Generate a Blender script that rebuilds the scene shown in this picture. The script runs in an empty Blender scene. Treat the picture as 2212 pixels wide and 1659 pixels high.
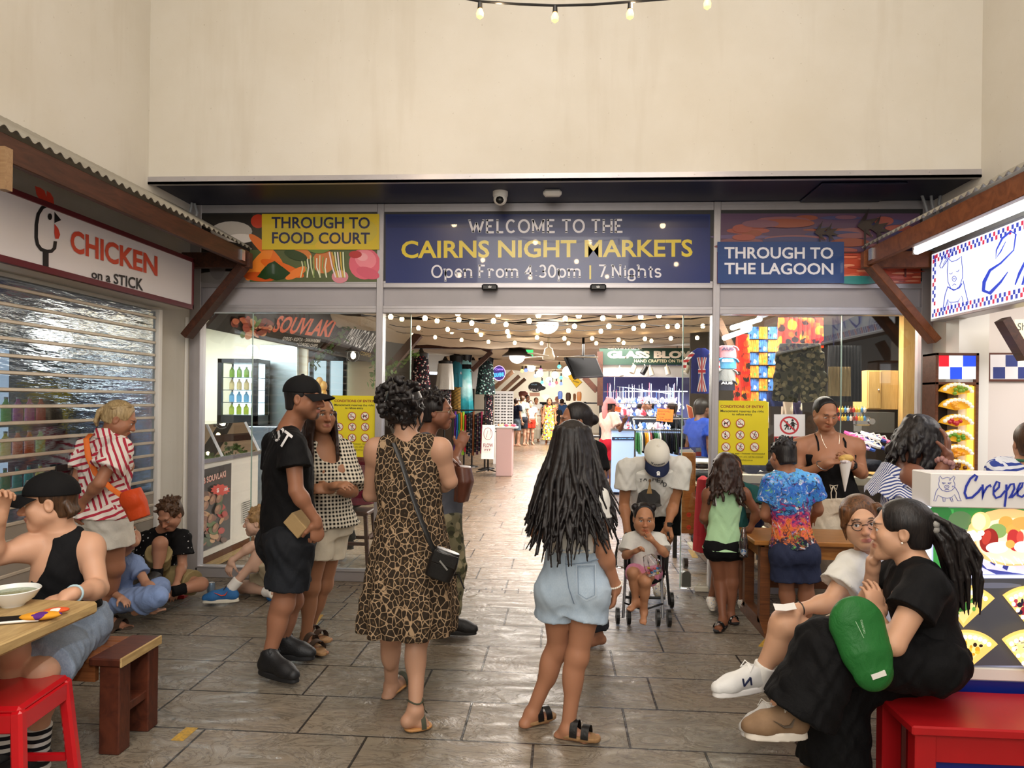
import bpy,bmesh,math,random
import numpy as np
from mathutils import Vector,Matrix
from mathutils.bvhtree import BVHTree
random.seed(7); rng = np.random.RandomState(5)
PI = math.pi
SC = bpy.context.scene
COL = SC.collection
# ------------------------------------------------------------------ camera
F = 1533.0; YAW = math.radians(3.9); ROLL = 0.0125; EYE = 1.6; CX = 1106.0; CY = 866.0
_f = np.array([-math.sin(YAW),math.cos(YAW),0.0])
_r0 = np.array([math.cos(YAW),math.sin(YAW),0.0]); _u0 = np.array([0,0,1.0])
_r = _r0*math.cos(ROLL) + _u0*math.sin(ROLL); _u = -_r0*math.sin(ROLL) + _u0*math.cos(ROLL)
_C = np.array([0,0,EYE])
cd = bpy.data.cameras.new('camera'); cam = bpy.data.objects.new('camera',cd); COL.objects.link(cam)
cd.sensor_fit = 'HORIZONTAL'; cd.sensor_width = 36.0; cd.lens = F/2212*36.0
cd.shift_y = (CY-829.5)/2212; cd.clip_start = 0.05; cd.clip_end = 200
cam.matrix_world = Matrix(((_r[0],_u[0],-_f[0],0),(_r[1],_u[1],-_f[1],0),(_r[2],_u[2],-_f[2],EYE),(0,0,0,1)))
SC.camera = cam
# ------------------------------------------------------------------ world, exposure, big lights
SC.view_settings.view_transform = 'Standard'; SC.view_settings.look = 'None'
SC.view_settings.exposure = 0.0; SC.view_settings.gamma = 1.0; SC.view_settings.use_curve_mapping = False
W = bpy.data.worlds.new('world'); SC.world = W; W.use_nodes = True
W.node_tree.nodes['Background'].inputs[0].default_value = (0.95,0.9,0.85,1)
W.node_tree.nodes['Background'].inputs[1].default_value = 0.30
def area(name,loc,tgt,size,power,col,sy=None,spread=None):
    l = bpy.data.lights.new(name,'AREA'); l.energy = power; l.color = col; l.size = size
    if sy: l.shape = 'RECTANGLE'; l.size_y = sy
    if spread: l.spread = spread
    o = bpy.data.objects.new(name,l); COL.objects.link(o); o.location = loc
    o.rotation_euler = (Vector(tgt)-Vector(loc)).to_track_quat('-Z','Y').to_euler(); return o
def point(name,loc,power,col,rad=0.05):
    l = bpy.data.lights.new(name,'POINT'); l.energy = power; l.color = col; l.shadow_soft_size = rad
    o = bpy.data.objects.new(name,l); COL.objects.link(o); o.location = loc; return o
def spot(name,loc,tgt,power,col,ang,blend=0.1,rad=0.05):
    l = bpy.data.lights.new(name,'SPOT'); l.energy = power; l.color = col; l.spot_size = ang; l.spot_blend = blend; l.shadow_soft_size = rad
    o = bpy.data.objects.new(name,l); COL.objects.link(o); o.location = loc
    o.rotation_euler = (Vector(tgt)-Vector(loc)).to_track_quat('-Z','Y').to_euler(); return o
WARM = (1.0,0.92,0.84); NEUT = (1.0,0.95,0.88); COOL = (0.86,0.94,1.0)
area('court_lamp',(0.2,1.0,5.6),(0.0,3.2,0),3.0,128,WARM)
area('court_lamp',(-0.2,-2.2,3.4),(0.0,4.5,1.3),3.0,185,NEUT)
area('wall_wash',(0.0,2.4,5.4),(0.0,5.4,4.4),3.0,7,WARM,0.6)
for _x,_y in ((-1.6,1.2),(-.5,1.0),(.7,1.1),(1.6,2.1),(-1.1,2.4),(.2,2.3),(-.33,3.5),(.33,3.5),(-1.2,4.4),(1.1,4.3)): point('festoon_bulb',(_x,_y,3.55),5,(1,.72,.42),.03)
spot('stall_spot',(1.7,-1.4,4.6),(-2.05,3.3,0),420,COOL,.27,.06,.03)  # added unseen spot behind the viewer, throws the cool patch on the left floor
# the market hall behind the doors
for _y,_p in ((8.2,120),(11.5,165),(15.5,240),(20.0,270),(25.0,310),(31.0,320)):
    area('hall_lamp',(0.0,_y,2.5),(0.0,_y,0),2.6,_p,(1.0,0.93,0.85),1.2)
area('souvlaki_lamp',(-4.2,7.6,2.55),(-4.2,7.6,0),1.2,130,COOL)
area('shop_lamp',(2.4,7.4,2.55),(2.4,7.6,0),1.2,150,(1.0,0.93,0.8))
area('glass_shop_lamp',(2.4,13.5,2.2),(2.2,13.0,0),1.8,190,COOL)
# ------------------------------------------------------------------ pixel rays
def ray(px,py): return _f + _r*(px-CX)/F + _u*(CY-py)/F
def atY(px,py,Y):
    d = ray(px,py); return _C + d*(Y/d[1])
def atX(px,py,X):
    d = ray(px,py); return _C + d*(X/d[0])
def atZ(px,py,Z=0.0):
    d = ray(px,py); return _C + d*((Z-EYE)/d[2])
def V(*a): return np.array(a,float)
def nrm(v): v = np.asarray(v,float); return v/(np.linalg.norm(v)+1e-9)
def lerp(a,b,t): return np.asarray(a,float)*(1-t) + np.asarray(b,float)*t
# ------------------------------------------------------------------ colours and materials
def rgb(h):
    if not isinstance(h,str): return tuple(h)[:3]
    h = h.lstrip('#'); h = h if len(h) == 6 else ''.join(x*2 for x in h); c = [int(h[i:i+2],16)/255 for i in (0,2,4)]
    return tuple(x/12.92 if x <= .04045 else ((x+.055)/1.055)**2.4 for x in c)
class NT:
    def __init__(s,name):
        s.m = bpy.data.materials.new(name); s.m.use_nodes = True; s.t = s.m.node_tree; s.n = s.t.nodes; s.l = s.t.links
        s.b = s.n['Principled BSDF']; s.out = s.n['Material Output']; s._tc = None
    def node(s,ty,**kw):
        n = s.n.new('ShaderNode'+ty)
        for k,v in kw.items(): setattr(n,k,v)
        return n
    def set(s,inp,v):
        if hasattr(v,'is_output'): s.l.new(v,inp)
        elif isinstance(v,str): inp.default_value = (*rgb(v),1)
        elif isinstance(v,(tuple,list)) and inp.type == 'RGBA' and len(v) == 3: inp.default_value = (*v,1)
        else: inp.default_value = v
    def co(s,sc=(1,1,1),rot=(0,0,0),loc=(0,0,0),kind='Object'):
        if s._tc is None: s._tc = s.node('TexCoord')
        m = s.node('Mapping'); s.l.new(s._tc.outputs[kind],m.inputs[0])
        m.inputs['Scale'].default_value = sc; m.inputs['Rotation'].default_value = rot; m.inputs['Location'].default_value = loc
        return m.outputs[0]
    def noise(s,vec,scale,detail=3,rough=.55,dist=0,o='Fac'):
        n = s.node('TexNoise'); s.l.new(vec,n.inputs['Vector']); n.inputs['Scale'].default_value = scale
        n.inputs['Detail'].default_value = detail; n.inputs['Roughness'].default_value = rough; n.inputs['Distortion'].default_value = dist
        return n.outputs[o]
    def voro(s,vec,scale,feature='F1',o='Distance',rnd=1.0):
        n = s.node('TexVoronoi',feature=feature); s.l.new(vec,n.inputs['Vector']); n.inputs['Scale'].default_value = scale
        n.inputs['Randomness'].default_value = rnd; return n.outputs[o]
    def ramp(s,fac,stops,interp='LINEAR'):
        n = s.node('ValToRGB'); s.l.new(fac,n.inputs[0]); n.color_ramp.interpolation = interp; e = n.color_ramp.elements
        while len(e) < len(stops): e.new(0.5)
        for i,(p,c) in enumerate(stops): e[i].position = p; e[i].color = (*rgb(c),1)
        return n.outputs[0]
    def math(s,op,a,b=0.0,c=None):
        n = s.node('Math',operation=op); s.set(n.inputs[0],a); s.set(n.inputs[1],b)
        if c is not None: s.set(n.inputs[2],c)
        return n.outputs[0]
    def mix(s,f,a,b,blend='MIX'):
        n = s.node('Mix',data_type='RGBA',blend_type=blend); s.set(n.inputs[0],f); s.set(n.inputs[6],a); s.set(n.inputs[7],b); return n.outputs[2]
    def sep(s,vec):
        n = s.node('SeparateXYZ'); s.l.new(vec,n.inputs[0]); return n.outputs
    def bump(s,h,strength=.3,dist=.01):
        n = s.node('Bump'); s.l.new(h,n.inputs['Height']); n.inputs['Strength'].default_value = strength; n.inputs['Distance'].default_value = dist
        s.l.new(n.outputs[0],s.b.inputs['Normal'])
    def p(s,**kw):
        names = dict(col='Base Color',rough='Roughness',metal='Metallic',spec='Specular IOR Level',emit='Emission Color',es='Emission Strength',
                     coat='Coat Weight',sheen='Sheen Weight',trans='Transmission Weight',ior='IOR',alpha='Alpha',sss='Subsurface Weight')
        for k,v in kw.items(): s.set(s.b.inputs[names[k]],v)
        return s.m
_MC = {}
def mat(name,col='#888888',rough=.5,metal=0.,spec=.5,emit=None,es=0.,nz=None,bp=None,coat=0.):
    """plain material; nz=(scale, colour2, amount) mottles it, bp=(scale, strength, stretch xyz) gives it relief"""
    if name in _MC: return _MC[name]
    t = NT(name); c = rgb(col)
    if nz:
        v = t.co(nz[3] if len(nz) > 3 else (1,1,1)); f = t.noise(v,nz[0],5,.6); f = t.math('MULTIPLY',t.ramp(f,[(.35,(0,0,0)),(.7,(1,1,1))]),nz[2])
        c = t.mix(f,c,rgb(nz[1]))
    t.p(col=c,rough=rough,metal=metal,spec=spec)
    if coat: t.p(coat=coat)
    if emit: t.p(emit=rgb(emit),es=es)
    if bp: t.bump(t.noise(t.co(bp[2] if len(bp) > 2 else (1,1,1)),bp[0],4),bp[1],.01)
    _MC[name] = t.m; return t.m
def attr_mat(name,rough=.5,emit=0.,spec=.5,coat=0.,bp=None,sss=0.,both=False):
    """colour from the mesh's own colour attribute"""
    if name in _MC: return _MC[name]
    t = NT(name); a = t.node('Attribute',attribute_name='tint'); t.p(col=a.outputs['Color'],rough=rough,spec=spec)
    if coat: t.p(coat=coat)
    if emit: t.p(emit=a.outputs['Color'],es=emit)
    if sss: t.p(sss=sss); t.b.inputs['Subsurface Radius'].default_value = (1,.35,.2); t.b.inputs['Subsurface Scale'].default_value = .012
    if bp: t.bump(t.noise(t.co(),bp[0],4),bp[1],.005)
    _MC[name] = t.m; return t.m
# ------------------------------------------------------------------ objects
def tag(o,label=None,cat=None,group=None,kind=None):
    if label: o['label'] = label
    if cat: o['category'] = cat
    if group: o['group'] = group
    if kind: o['kind'] = kind
    return o
def empty(name,loc,label,cat,group=None,rz=0.):
    o = bpy.data.objects.new(name,None); COL.objects.link(o); o.location = tuple(map(float,loc)); o.rotation_euler = (0,0,rz)
    o.empty_display_size = .1; return tag(o,label,cat,group)
def link(name,verts,faces,m,parent=None,smooth=False,cols=None,mats=None,fm=None):
    me = bpy.data.meshes.new(name); v = np.asarray(verts,float)
    if parent is not None: v = v - parent_loc(parent)
    me.from_pydata(v.tolist(),[],[list(map(int,f)) for f in faces] if not isinstance(faces,np.ndarray) else faces.tolist())
    for mm in (mats or [m]): me.materials.append(mm)
    if fm is not None: me.polygons.foreach_set('material_index',np.asarray(fm,dtype=np.int32))
    if smooth: me.polygons.foreach_set('use_smooth',np.ones(len(me.polygons),dtype=bool))
    if cols is not None:
        a = me.color_attributes.new('tint','FLOAT_COLOR','POINT'); c = np.ones((len(v),4),dtype=np.float32); c[:,:3] = cols; a.data.foreach_set('color',c.ravel())
    me.update()
    o = bpy.data.objects.new(name,me); COL.objects.link(o)
    if parent is not None: o.parent = parent
    return o
def parent_loc(o):
    l = V(*o.location); p = o.parent
    while p is not None: l = l + V(*p.location); p = p.parent
    return l
def rebase(o):
    """move a one-mesh thing's origin to the middle of its base"""
    me = o.data; n = len(me.vertices); a = np.empty(n*3); me.vertices.foreach_get('co',a); a = a.reshape(-1,3)
    c = (a.min(0)+a.max(0))/2; c[2] = a[:,2].min(); me.vertices.foreach_set('co',(a-c).ravel()); me.update(); o.location = tuple(o.location[i]+c[i] for i in range(3)); return o
class MB:
    """collects shapes in world coordinates; build() links them as ONE mesh object"""
    def __init__(s): s.v = []; s.f = []; s.fm = []; s.c = []; s.cm = 0; s.cc = None
    def add(s,v,f):
        b = len(s.v); s.v += [tuple(map(float,p)) for p in v]; s.f += [tuple(b+i for i in q) for q in f]; s.fm += [s.cm]*len(f)
        if s.cc is not None: s.c += [rgb(s.cc)]*len(v)
        return s
    def box(s,a,b,bev=0.):
        return s.obox((np.asarray(a,float)+np.asarray(b,float))/2,np.abs(np.asarray(b,float)-np.asarray(a,float)),bev=bev)
    def obox(s,c,size,ax=None,bev=0.):
        x,y,z = ax if ax is not None else (V(1,0,0),V(0,1,0),V(0,0,1)); h = np.asarray(size,float)/2; bv = min(bev,.45*min(size))
        if bv <= 0:
            v = [np.asarray(c)+x*h[0]*i+y*h[1]*j+z*h[2]*k for i in (-1,1) for j in (-1,1) for k in (-1,1)]
            return s.add(v,[(0,1,3,2),(4,6,7,5),(0,4,5,1),(2,3,7,6),(0,2,6,4),(1,5,7,3)])
        v = []; idx = {}
        for i in (-1,1):
            for j in (-1,1):
                for k in (-1,1):
                    for q in range(3):
                        d = [h[0]-bv,h[1]-bv,h[2]-bv]; d[q] += bv; idx[(i,j,k,q)] = len(v)
                        v.append(np.asarray(c)+x*d[0]*i+y*d[1]*j+z*d[2]*k)
        f = []
        for q in range(3):
            a1,a2 = [(1,2),(2,0),(0,1)][q]
            for sg in (-1,1):
                r = []
                for u,w in ((-1,-1),(1,-1),(1,1),(-1,1)):
                    t = [0,0,0]; t[q] = sg; t[a1] = u; t[a2] = w; r.append(idx[(*t,q)])
                f.append(tuple(r if sg > 0 else r[::-1]))
        for q in range(3):
            a1,a2 = [(1,2),(2,0),(0,1)][q]
            for u in (-1,1):
                for w in (-1,1):
                    t0 = [0,0,0]; t1 = [0,0,0]; t0[q] = -1; t1[q] = 1
                    for t in (t0,t1): t[a1] = u; t[a2] = w
                    r = (idx[(*t0,a1)],idx[(*t1,a1)],idx[(*t1,a2)],idx[(*t0,a2)]); f.append(r if u*w > 0 else r[::-1])
        for i in (-1,1):
            for j in (-1,1):
                for k in (-1,1):
                    r = tuple(idx[(i,j,k,q)] for q in range(3)); f.append(r if i*j*k > 0 else r[::-1])
        return s.add(v,f)
    def beam(s,a,b,w,h,up=(0,0,1),bev=0.):
        a = np.asarray(a,float); b = np.asarray(b,float); d = nrm(b-a); x = np.cross(d,up)
        if np.linalg.norm(x) < 1e-3: x = np.cross(d,(0,1,0))
        x = nrm(x); z = np.cross(x,d); return s.obox((a+b)/2,(w,np.linalg.norm(b-a),h),(x,d,z),bev)
    def tube(s,pts,r,n=8,caps=True,closed=False,flat=1.):
        P = [np.asarray(p,float) for p in pts]; m = len(P); R = r if hasattr(r,'__len__') else [r]*m; v = []; x = None
        for i in range(m):
            d = nrm((P[(i+1) % m] if (closed or i < m-1) else P[i])-(P[i-1] if (closed or i > 0) else P[i]))
            if x is None:
                x = np.cross(d,(0,0,1)); 
                if np.linalg.norm(x) < .05: x = np.cross(d,(0,1,0))
            x = nrm(x-d*np.dot(x,d)); y = np.cross(d,x)
            for k in range(n): a = 2*PI*k/n; v.append(P[i]+x*math.cos(a)*R[i]+y*math.sin(a)*R[i]*flat)
        f = [(i*n+k,i*n+(k+1) % n,((i+1) % m)*n+(k+1) % n,((i+1) % m)*n+k) for i in range(m if closed else m-1) for k in range(n)]
        if caps and not closed: f += [tuple(range(n-1,-1,-1)),tuple((m-1)*n+k for k in range(n))]
        return s.add(v,f)
    def cyl(s,a,b,r,r2=None,n=16): return s.tube([a,b],[r,r if r2 is None else r2],n)
    def lathe(s,c,prof,n=20,ax=None):
        x,y,z = ax if ax is not None else (V(1,0,0),V(0,1,0),V(0,0,1)); c = np.asarray(c,float); v = []
        for r,h in prof:
            for k in range(n): a = 2*PI*k/n; v.append(c+x*r*math.cos(a)+y*r*math.sin(a)+z*h)
        m = len(prof); f = [(i*n+k,i*n+(k+1) % n,(i+1)*n+(k+1) % n,(i+1)*n+k) for i in range(m-1) for k in range(n)]
        if prof[0][0] > 1e-4: f.append(tuple(range(n-1,-1,-1)))
        if prof[-1][0] > 1e-4: f.append(tuple((m-1)*n+k for k in range(n)))
        return s.add(v,f)
    def ball(s,c,r,n=14,ax=None):
        r = r if hasattr(r,'__len__') else (r,r,r); x,y,z = ax if ax is not None else (V(1,0,0),V(0,1,0),V(0,0,1)); m = max(4,n//2)
        v = [np.asarray(c)+x*r[0]*math.sin(PI*i/m)*math.cos(2*PI*k/n)+y*r[1]*math.sin(PI*i/m)*math.sin(2*PI*k/n)-z*r[2]*math.cos(PI*i/m) for i in range(m+1) for k in range(n)]
        return s.add(v,[(i*n+k,i*n+(k+1) % n,(i+1)*n+(k+1) % n,(i+1)*n+k) for i in range(m) for k in range(n)])
    def prism(s,pts,d):
        """closed outline of 3D points pushed along vector d"""
        n = len(pts); P = [np.asarray(p,float) for p in pts]; d = np.asarray(d,float)
        return s.add(P+[p+d for p in P],[tuple(range(n-1,-1,-1)),tuple(range(n,2*n))]+[(i,(i+1) % n,n+(i+1) % n,n+i) for i in range(n)])
    def sheet(s,grid):
        """grid[i][j] of points -> quads"""
        m = len(grid); n = len(grid[0]); return s.add([p for r in grid for p in r],[(i*n+j,i*n+j+1,(i+1)*n+j+1,(i+1)*n+j) for i in range(m-1) for j in range(n-1)])
    def build(s,name,m=None,parent=None,smooth=False,mats=None,weld=True):
        o = link(name,s.v,s.f,m,parent,smooth,np.array(s.c) if s.cc is not None else None,mats,s.fm if mats else None)
        if smooth:
            bm = bmesh.new(); bm.from_mesh(o.data); bmesh.ops.remove_doubles(bm,verts=bm.verts,dist=1e-5); bmesh.ops.recalc_face_normals(bm,faces=bm.faces)
            for e in bm.edges: e.smooth = e.calc_face_angle(0) < .7
            bm.to_mesh(o.data); bm.free()
        if parent is None: rebase(o)
        return o
def copy_tree(o,parent=None):
    c = o.copy(); COL.objects.link(c)
    if parent is not None: c.parent = parent
    for ch in list(o.children): copy_tree(ch,c)
    return c
# ------------------------------------------------------------------ flat artwork: shapes given in photo pixels on a plane
_TX = {}
def text_mesh(txt,bold=0.,font=None):
    k = (txt,bold)
    if k in _TX: return _TX[k]
    c = bpy.data.curves.new('t','FONT'); c.body = txt; c.size = 1; c.offset = bold; c.fill_mode = 'FRONT'; c.resolution_u = 3
    o = bpy.data.objects.new('t',c); me = o.to_mesh(); v = np.array([x.co[:2] for x in me.vertices]); f = [tuple(p.vertices) for p in me.polygons]
    o.to_mesh_clear(); bpy.data.objects.remove(o); bpy.data.curves.remove(c); lo = v.min(0); hi = v.max(0); _TX[k] = ((v-lo)/(hi-lo),f,(hi-lo)[0]/(hi-lo)[1]); return _TX[k]
SER = {'W': [(0,1,.27,0),(.27,0,.5,.8),(.5,.8,.73,0),(.73,0,1,1)],'E': [(.12,0,.12,1),(.12,1,.85,1),(.12,.5,.65,.5),(.12,0,.9,0)],
 'L': [(.15,0,.15,1),(.15,0,.85,0)],'M': [(.1,0,.1,1),(.1,1,.5,.1),(.5,.1,.9,1),(.9,1,.9,0)],'T': [(.5,0,.5,1),(.05,1,.95,1)],
 'H': [(.12,0,.12,1),(.88,0,.88,1),(.12,.5,.88,.5)],'F': [(.15,0,.15,1),(.15,1,.85,1),(.15,.5,.65,.5)],'N': [(.12,0,.12,1),(.12,1,.88,0),(.88,0,.88,1)],
 'r': [(.25,0,.25,.68)],'m': [(.08,0,.08,.68),(.5,0,.5,.5),(.92,0,.92,.5)],'n': [(.12,0,.12,.68),(.85,0,.85,.5)],'h': [(.12,0,.12,1),(.85,0,.85,.5)],
 'i': [(.5,0,.5,.68)],'t': [(.45,.1,.45,.9),(.1,.66,.85,.66)],'p': [(.12,-.3,.12,.68)],'4': [(.7,0,.7,1),(.7,1,.05,.32),(.05,.32,.95,.32)],'7': [(.05,1,.92,1),(.92,1,.35,0)],':': [(.5,.1,.5,.14),(.5,.5,.5,.54)],'|': [(.5,-.2,.5,1)],' ': []}
SERA = {'C': [(.5,.5,.42,.5,45,315)],'O': [(.5,.5,.44,.5,0,360)],'o': [(.5,.34,.42,.34,0,360)],'p': [(.5,.34,.38,.34,-180,180)],'e': [(.5,.34,.4,.34,0,320)],'r': [(.55,.4,.3,.27,30,150)],
 'm': [(.29,.47,.21,.2,0,180),(.71,.47,.21,.2,0,180)],'n': [(.48,.46,.37,.21,0,180)],'h': [(.48,.46,.37,.21,0,180)],'3': [(.45,.74,.36,.26,-90,150),(.45,.25,.42,.25,-150,90)],'0': [(.5,.5,.4,.5,0,360)],
 'g': [(.45,.36,.36,.31,0,360),(.45,-.1,.4,.2,0,360)],'s': [(.45,.51,.34,.17,20,270),(.45,.17,.38,.17,-160,90)],'t': [(.65,.1,.2,.12,180,300)]}
SERW = {'W': 1.15,'M': 1.05,'m': 1.1,'r': .62,'i': .34,'t': .5,'I': .4,':': .35,'|': .55,' ': .3,'s': .6,'e': .68,'o': .7,'n': .75,'h': .75,'p': .75,'g': .72,'4': .7,'3': .65,'0': .72,'7': .65,'E': .72,'L': .68,'F': .68,'T': .8,'H': .85,'N': .85,'C': .85,'O': .95}
SERF = {'W': [(0,1),(1,1)],'E': [(.12,0),(.12,1)],'L': [(.15,0),(.15,1)],'M': [(.1,0),(.9,0),(.06,1),(.94,1)],'T': [(.5,0)],'H': [(.12,0),(.12,1),(.88,0),(.88,1)],'F': [(.15,0),(.15,1)],
 'N': [(.12,0),(.08,1),(.88,1)],'r': [(.25,0),(.15,.68)],'m': [(.08,0),(.5,0),(.92,0),(.02,.68)],'n': [(.12,0),(.85,0),(.03,.68)],'h': [(.12,0),(.85,0),(.03,1)],'i': [(.5,0),(.4,.68)],'p': [(.12,-.3),(.03,.68)],'4': [(.7,0)]}
class Art:
    """flat print; shapes are drawn in order, each a hair above the one before; pl maps a pixel to a point of the plane"""
    def __init__(s,pl,n,step=.0003): s.pl = pl; s.n = np.asarray(n,float); s.mb = MB(); s.k = 0; s.step = step
    def _p(s,x,y): return s.pl(x,y)+s.n*(s.k*s.step)
    def poly(s,pts,col): s.k += 1; s.mb.cc = col; s.mb.add([s._p(*p) for p in pts],[tuple(range(len(pts)))]); return s
    def rect(s,x0,y0,x1,y1,col): return s.poly([(x0,y1),(x1,y1),(x1,y0),(x0,y0)],col)
    def ell(s,x,y,rx,ry,col,n=20,rot=0.):
        c,d = math.cos(rot),math.sin(rot); return s.poly([(x+rx*math.cos(a)*c-ry*math.sin(a)*d,y+rx*math.cos(a)*d+ry*math.sin(a)*c) for a in [2*PI*i/n for i in range(n)]],col)
    def ring(s,x,y,rx,ry,w,col,n=28): return s.stroke([(x+rx*math.cos(2*PI*i/n),y+ry*math.sin(2*PI*i/n)) for i in range(n+1)],w,col)
    def stroke(s,pts,w,col,same=False):
        if not same: s.k += 1
        s.mb.cc = col; P = [np.array(p,float) for p in pts]; m = len(P); Wd = w if hasattr(w,'__len__') else [w]*m; L = []; Rr = []
        for i in range(m):
            d = nrm(P[min(i+1,m-1)]-P[max(i-1,0)]); q = np.array([-d[1],d[0]])*Wd[i]/2; L.append(P[i]+q); Rr.append(P[i]-q)
        s.mb.add([s._p(*p) for p in L+Rr],[(i,i+1,m+i+1,m+i) for i in range(m-1)]); return s
    def text(s,txt,bl,br,h,col,bold=.0,up=None):
        """bl, br: pixels of the baseline ends; h: pixel height (or tl pixel in up)"""
        v,f,_ = text_mesh(txt,bold); s.k += 1; s.mb.cc = col; bl = np.array(bl,float); br = np.array(br,float); u = np.array(up,float)-bl if up is not None else np.array([0,-h],float); u2 = u
        if up is not None and np.ndim(h): u2 = np.array(h,float)-br
        s.mb.add([s._p(*(bl+(br-bl)*a+(u*(1-a)+u2*a)*b)) for a,b in v],f); return s
    def serif(s,txt,bl,br,h,w,col):
        tot = sum(SERW.get(c,.7)*1.18 for c in txt); bl = np.array(bl,float); br = np.array(br,float); x = 0; s.k += 1; sx = np.linalg.norm(br-bl)/tot
        for c in txt:
            cw = SERW.get(c,.7); q = lambda a,b: tuple(bl+(br-bl)*((x+a*cw)/tot)+np.array([0,-h*b]))
            cc = col if c != '|' else '#d8c23a'
            for a in SER.get(c,[]): s.stroke([q(a[0],a[1]),q(a[2],a[3])],w,cc,True)
            for (ex,ey,rx,ry,t0,t1) in SERA.get(c,[]): s.stroke([q(ex+rx*math.cos(math.radians(t0+(t1-t0)*i/18)),ey+ry*math.sin(math.radians(t0+(t1-t0)*i/18))) for i in range(19)],w,cc,True)
            if c == 'e': s.stroke([q(.1,.36),q(.9,.36)],w*.8,cc,True)
            if c == 'i': s.stroke([q(.42,.88),q(.58,.88)],w*1.3,cc,True)
            for a,b in SERF.get(c,[]): s.stroke([q(a-.13/cw*.75,b),q(a+.13/cw*.75,b)],w*.8,cc,True)
            x += cw*1.18
        return s
    def build(s,name,m,parent=None): return s.mb.build(name,m,parent)
# ================================================================== the setting
XL,XR,YF,YU,ZS = -3.3,3.07,6.15,5.45,3.32
def floor_mat():
    t = NT('stamped_concrete'); v = t.co(); warp = t.noise(v,1.3,3,o='Color')
    vd = t.node('MixRGB'); vd.inputs[0].default_value = .012; t.l.new(v,vd.inputs[1]); t.l.new(warp,vd.inputs[2])
    def brick(w,h,mort,loc):
        m = t.node('Mapping'); t.l.new(vd.outputs[0],m.inputs[0]); m.inputs['Location'].default_value = loc
        b = t.node('TexBrick'); t.l.new(m.outputs[0],b.inputs['Vector']); b.offset = .43; b.offset_frequency = 2; b.squash = .8; b.squash_frequency = 3
        b.inputs['Color1'].default_value = (0,0,0,1); b.inputs['Color2'].default_value = (1,1,1,1); b.inputs['Mortar'].default_value = (.5,.5,.5,1)
        b.inputs['Scale'].default_value = 1; b.inputs['Mortar Size'].default_value = mort; b.inputs['Mortar Smooth'].default_value = .4; b.inputs['Brick Width'].default_value = w; b.inputs['Row Height'].default_value = h
        return b.outputs
    b1 = brick(.78,.425,.0065,(.1,.12,0)); b2 = brick(.135,.15,.006,(0,.09,0))
    y = t.sep(v)[1]; band = t.math('MULTIPLY',t.math('GREATER_THAN',y,5.885),t.math('LESS_THAN',y,6.035))
    mort = t.mix(band,b1[1],b2[1]); tone = b1[0]
    big = t.noise(v,1.1,4,.6); st = t.noise(t.co((1,2.2,1),(0,0,.5)),3.2,7,.62,2.2)
    base = t.mix(t.ramp(big,[(.35,(0,0,0)),(.65,(1,1,1))]),rgb('#7d776a'),rgb('#8c7d6a'))
    inn = t.ramp(t.math('MULTIPLY',t.math('SUBTRACT',y,5.6),.5),[(0,(0,0,0)),(1,(1,1,1))])
    base = t.mix(t.math('MULTIPLY',inn,.7),base,rgb('#96785c'))
    base = t.mix(t.math('MULTIPLY',tone,.28),base,rgb('#6a6660'))
    vein = t.ramp(st,[(.30,(1,1,1)),(.38,(.1,.1,.1)),(.47,(0,0,0)),(.5,(.75,.75,.75)),(.525,(0,0,0))])
    base = t.mix(t.math('MULTIPLY',vein,.75),base,rgb('#2e2822'))
    base = t.mix(mort,base,rgb('#2b2825'))
    t.p(col=base,spec=.55,rough=t.ramp(st,[(.3,(.36,.36,.36)),(.6,(.15,.15,.15))]))
    h = t.math('SUBTRACT',t.math('ADD',t.math('MULTIPLY',st,.8),t.math('MULTIPLY',t.noise(v,22,4),.14)),t.math('MULTIPLY',mort,.55)); t.bump(h,.75,.03)
    return t.m
def wall_mat(name,col,col2):
    t = NT(name); v = t.co(); n = t.noise(v,.8,5,.6); sp = t.noise(v,45,3,.5); st = t.noise(t.co((3,3,.35)),1.2,4,.6)
    c = t.mix(t.ramp(n,[(.35,(0,0,0)),(.7,(1,1,1))]),rgb(col),rgb(col2)); c = t.mix(t.ramp(sp,[(.24,(.35,.35,.35)),(.29,(0,0,0))]),c,rgb('#8d8068'))
    c = t.mix(t.ramp(st,[(.55,(0,0,0)),(.8,(.25,.25,.25))]),c,rgb('#a99a80')); t.p(col=c,rough=.7,spec=.3); t.bump(t.noise(v,120,2),.08,.004); return t.m
M_WALL = wall_mat('painted_wall','#d9d5cc','#cfc9bc')
M_ALU = mat('aluminium','#b9b6ba',.38,.55,nz=(6,'#a8a4a6',.4))
M_LILAC = mat('lilac_panel','#aaa6ab',.5,nz=(3,'#9d9a9e',.5))
M_NAVY = mat('navy_soffit','#0c1130',.45,nz=(2,'#141a3e',.6))
M_WHITE = mat('white_paint','#e6e3dd',.5); M_BLACK = mat('black_plastic','#0c0c0e',.4); M_DARK = mat('dark_grey','#2a2a2c',.5)
M_CHROME = mat('steel','#b8bcc0',.22,.95); M_CREAM = mat('cream_wall','#e9dfc4',.6)
def wood(name,c1='#5a3a24',c2='#8a5a3a',rough=.45,sc=(1.2,12,12)):
    if name in _MC: return _MC[name]
    t = NT(name); v = t.co(sc); n = t.noise(v,3,6,.65,1.2); t.p(col=t.ramp(n,[(.3,c1),(.7,c2)]),rough=rough,spec=.4); t.bump(n,.12,.004); _MC[name] = t.m; return t.m
M_BEAM = wood('dark_timber','#341c13','#563021',.5,(8,1,8)); M_BEAMR = wood('red_timber','#5d3018','#8a5230',.42,(3,3,3))
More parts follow.
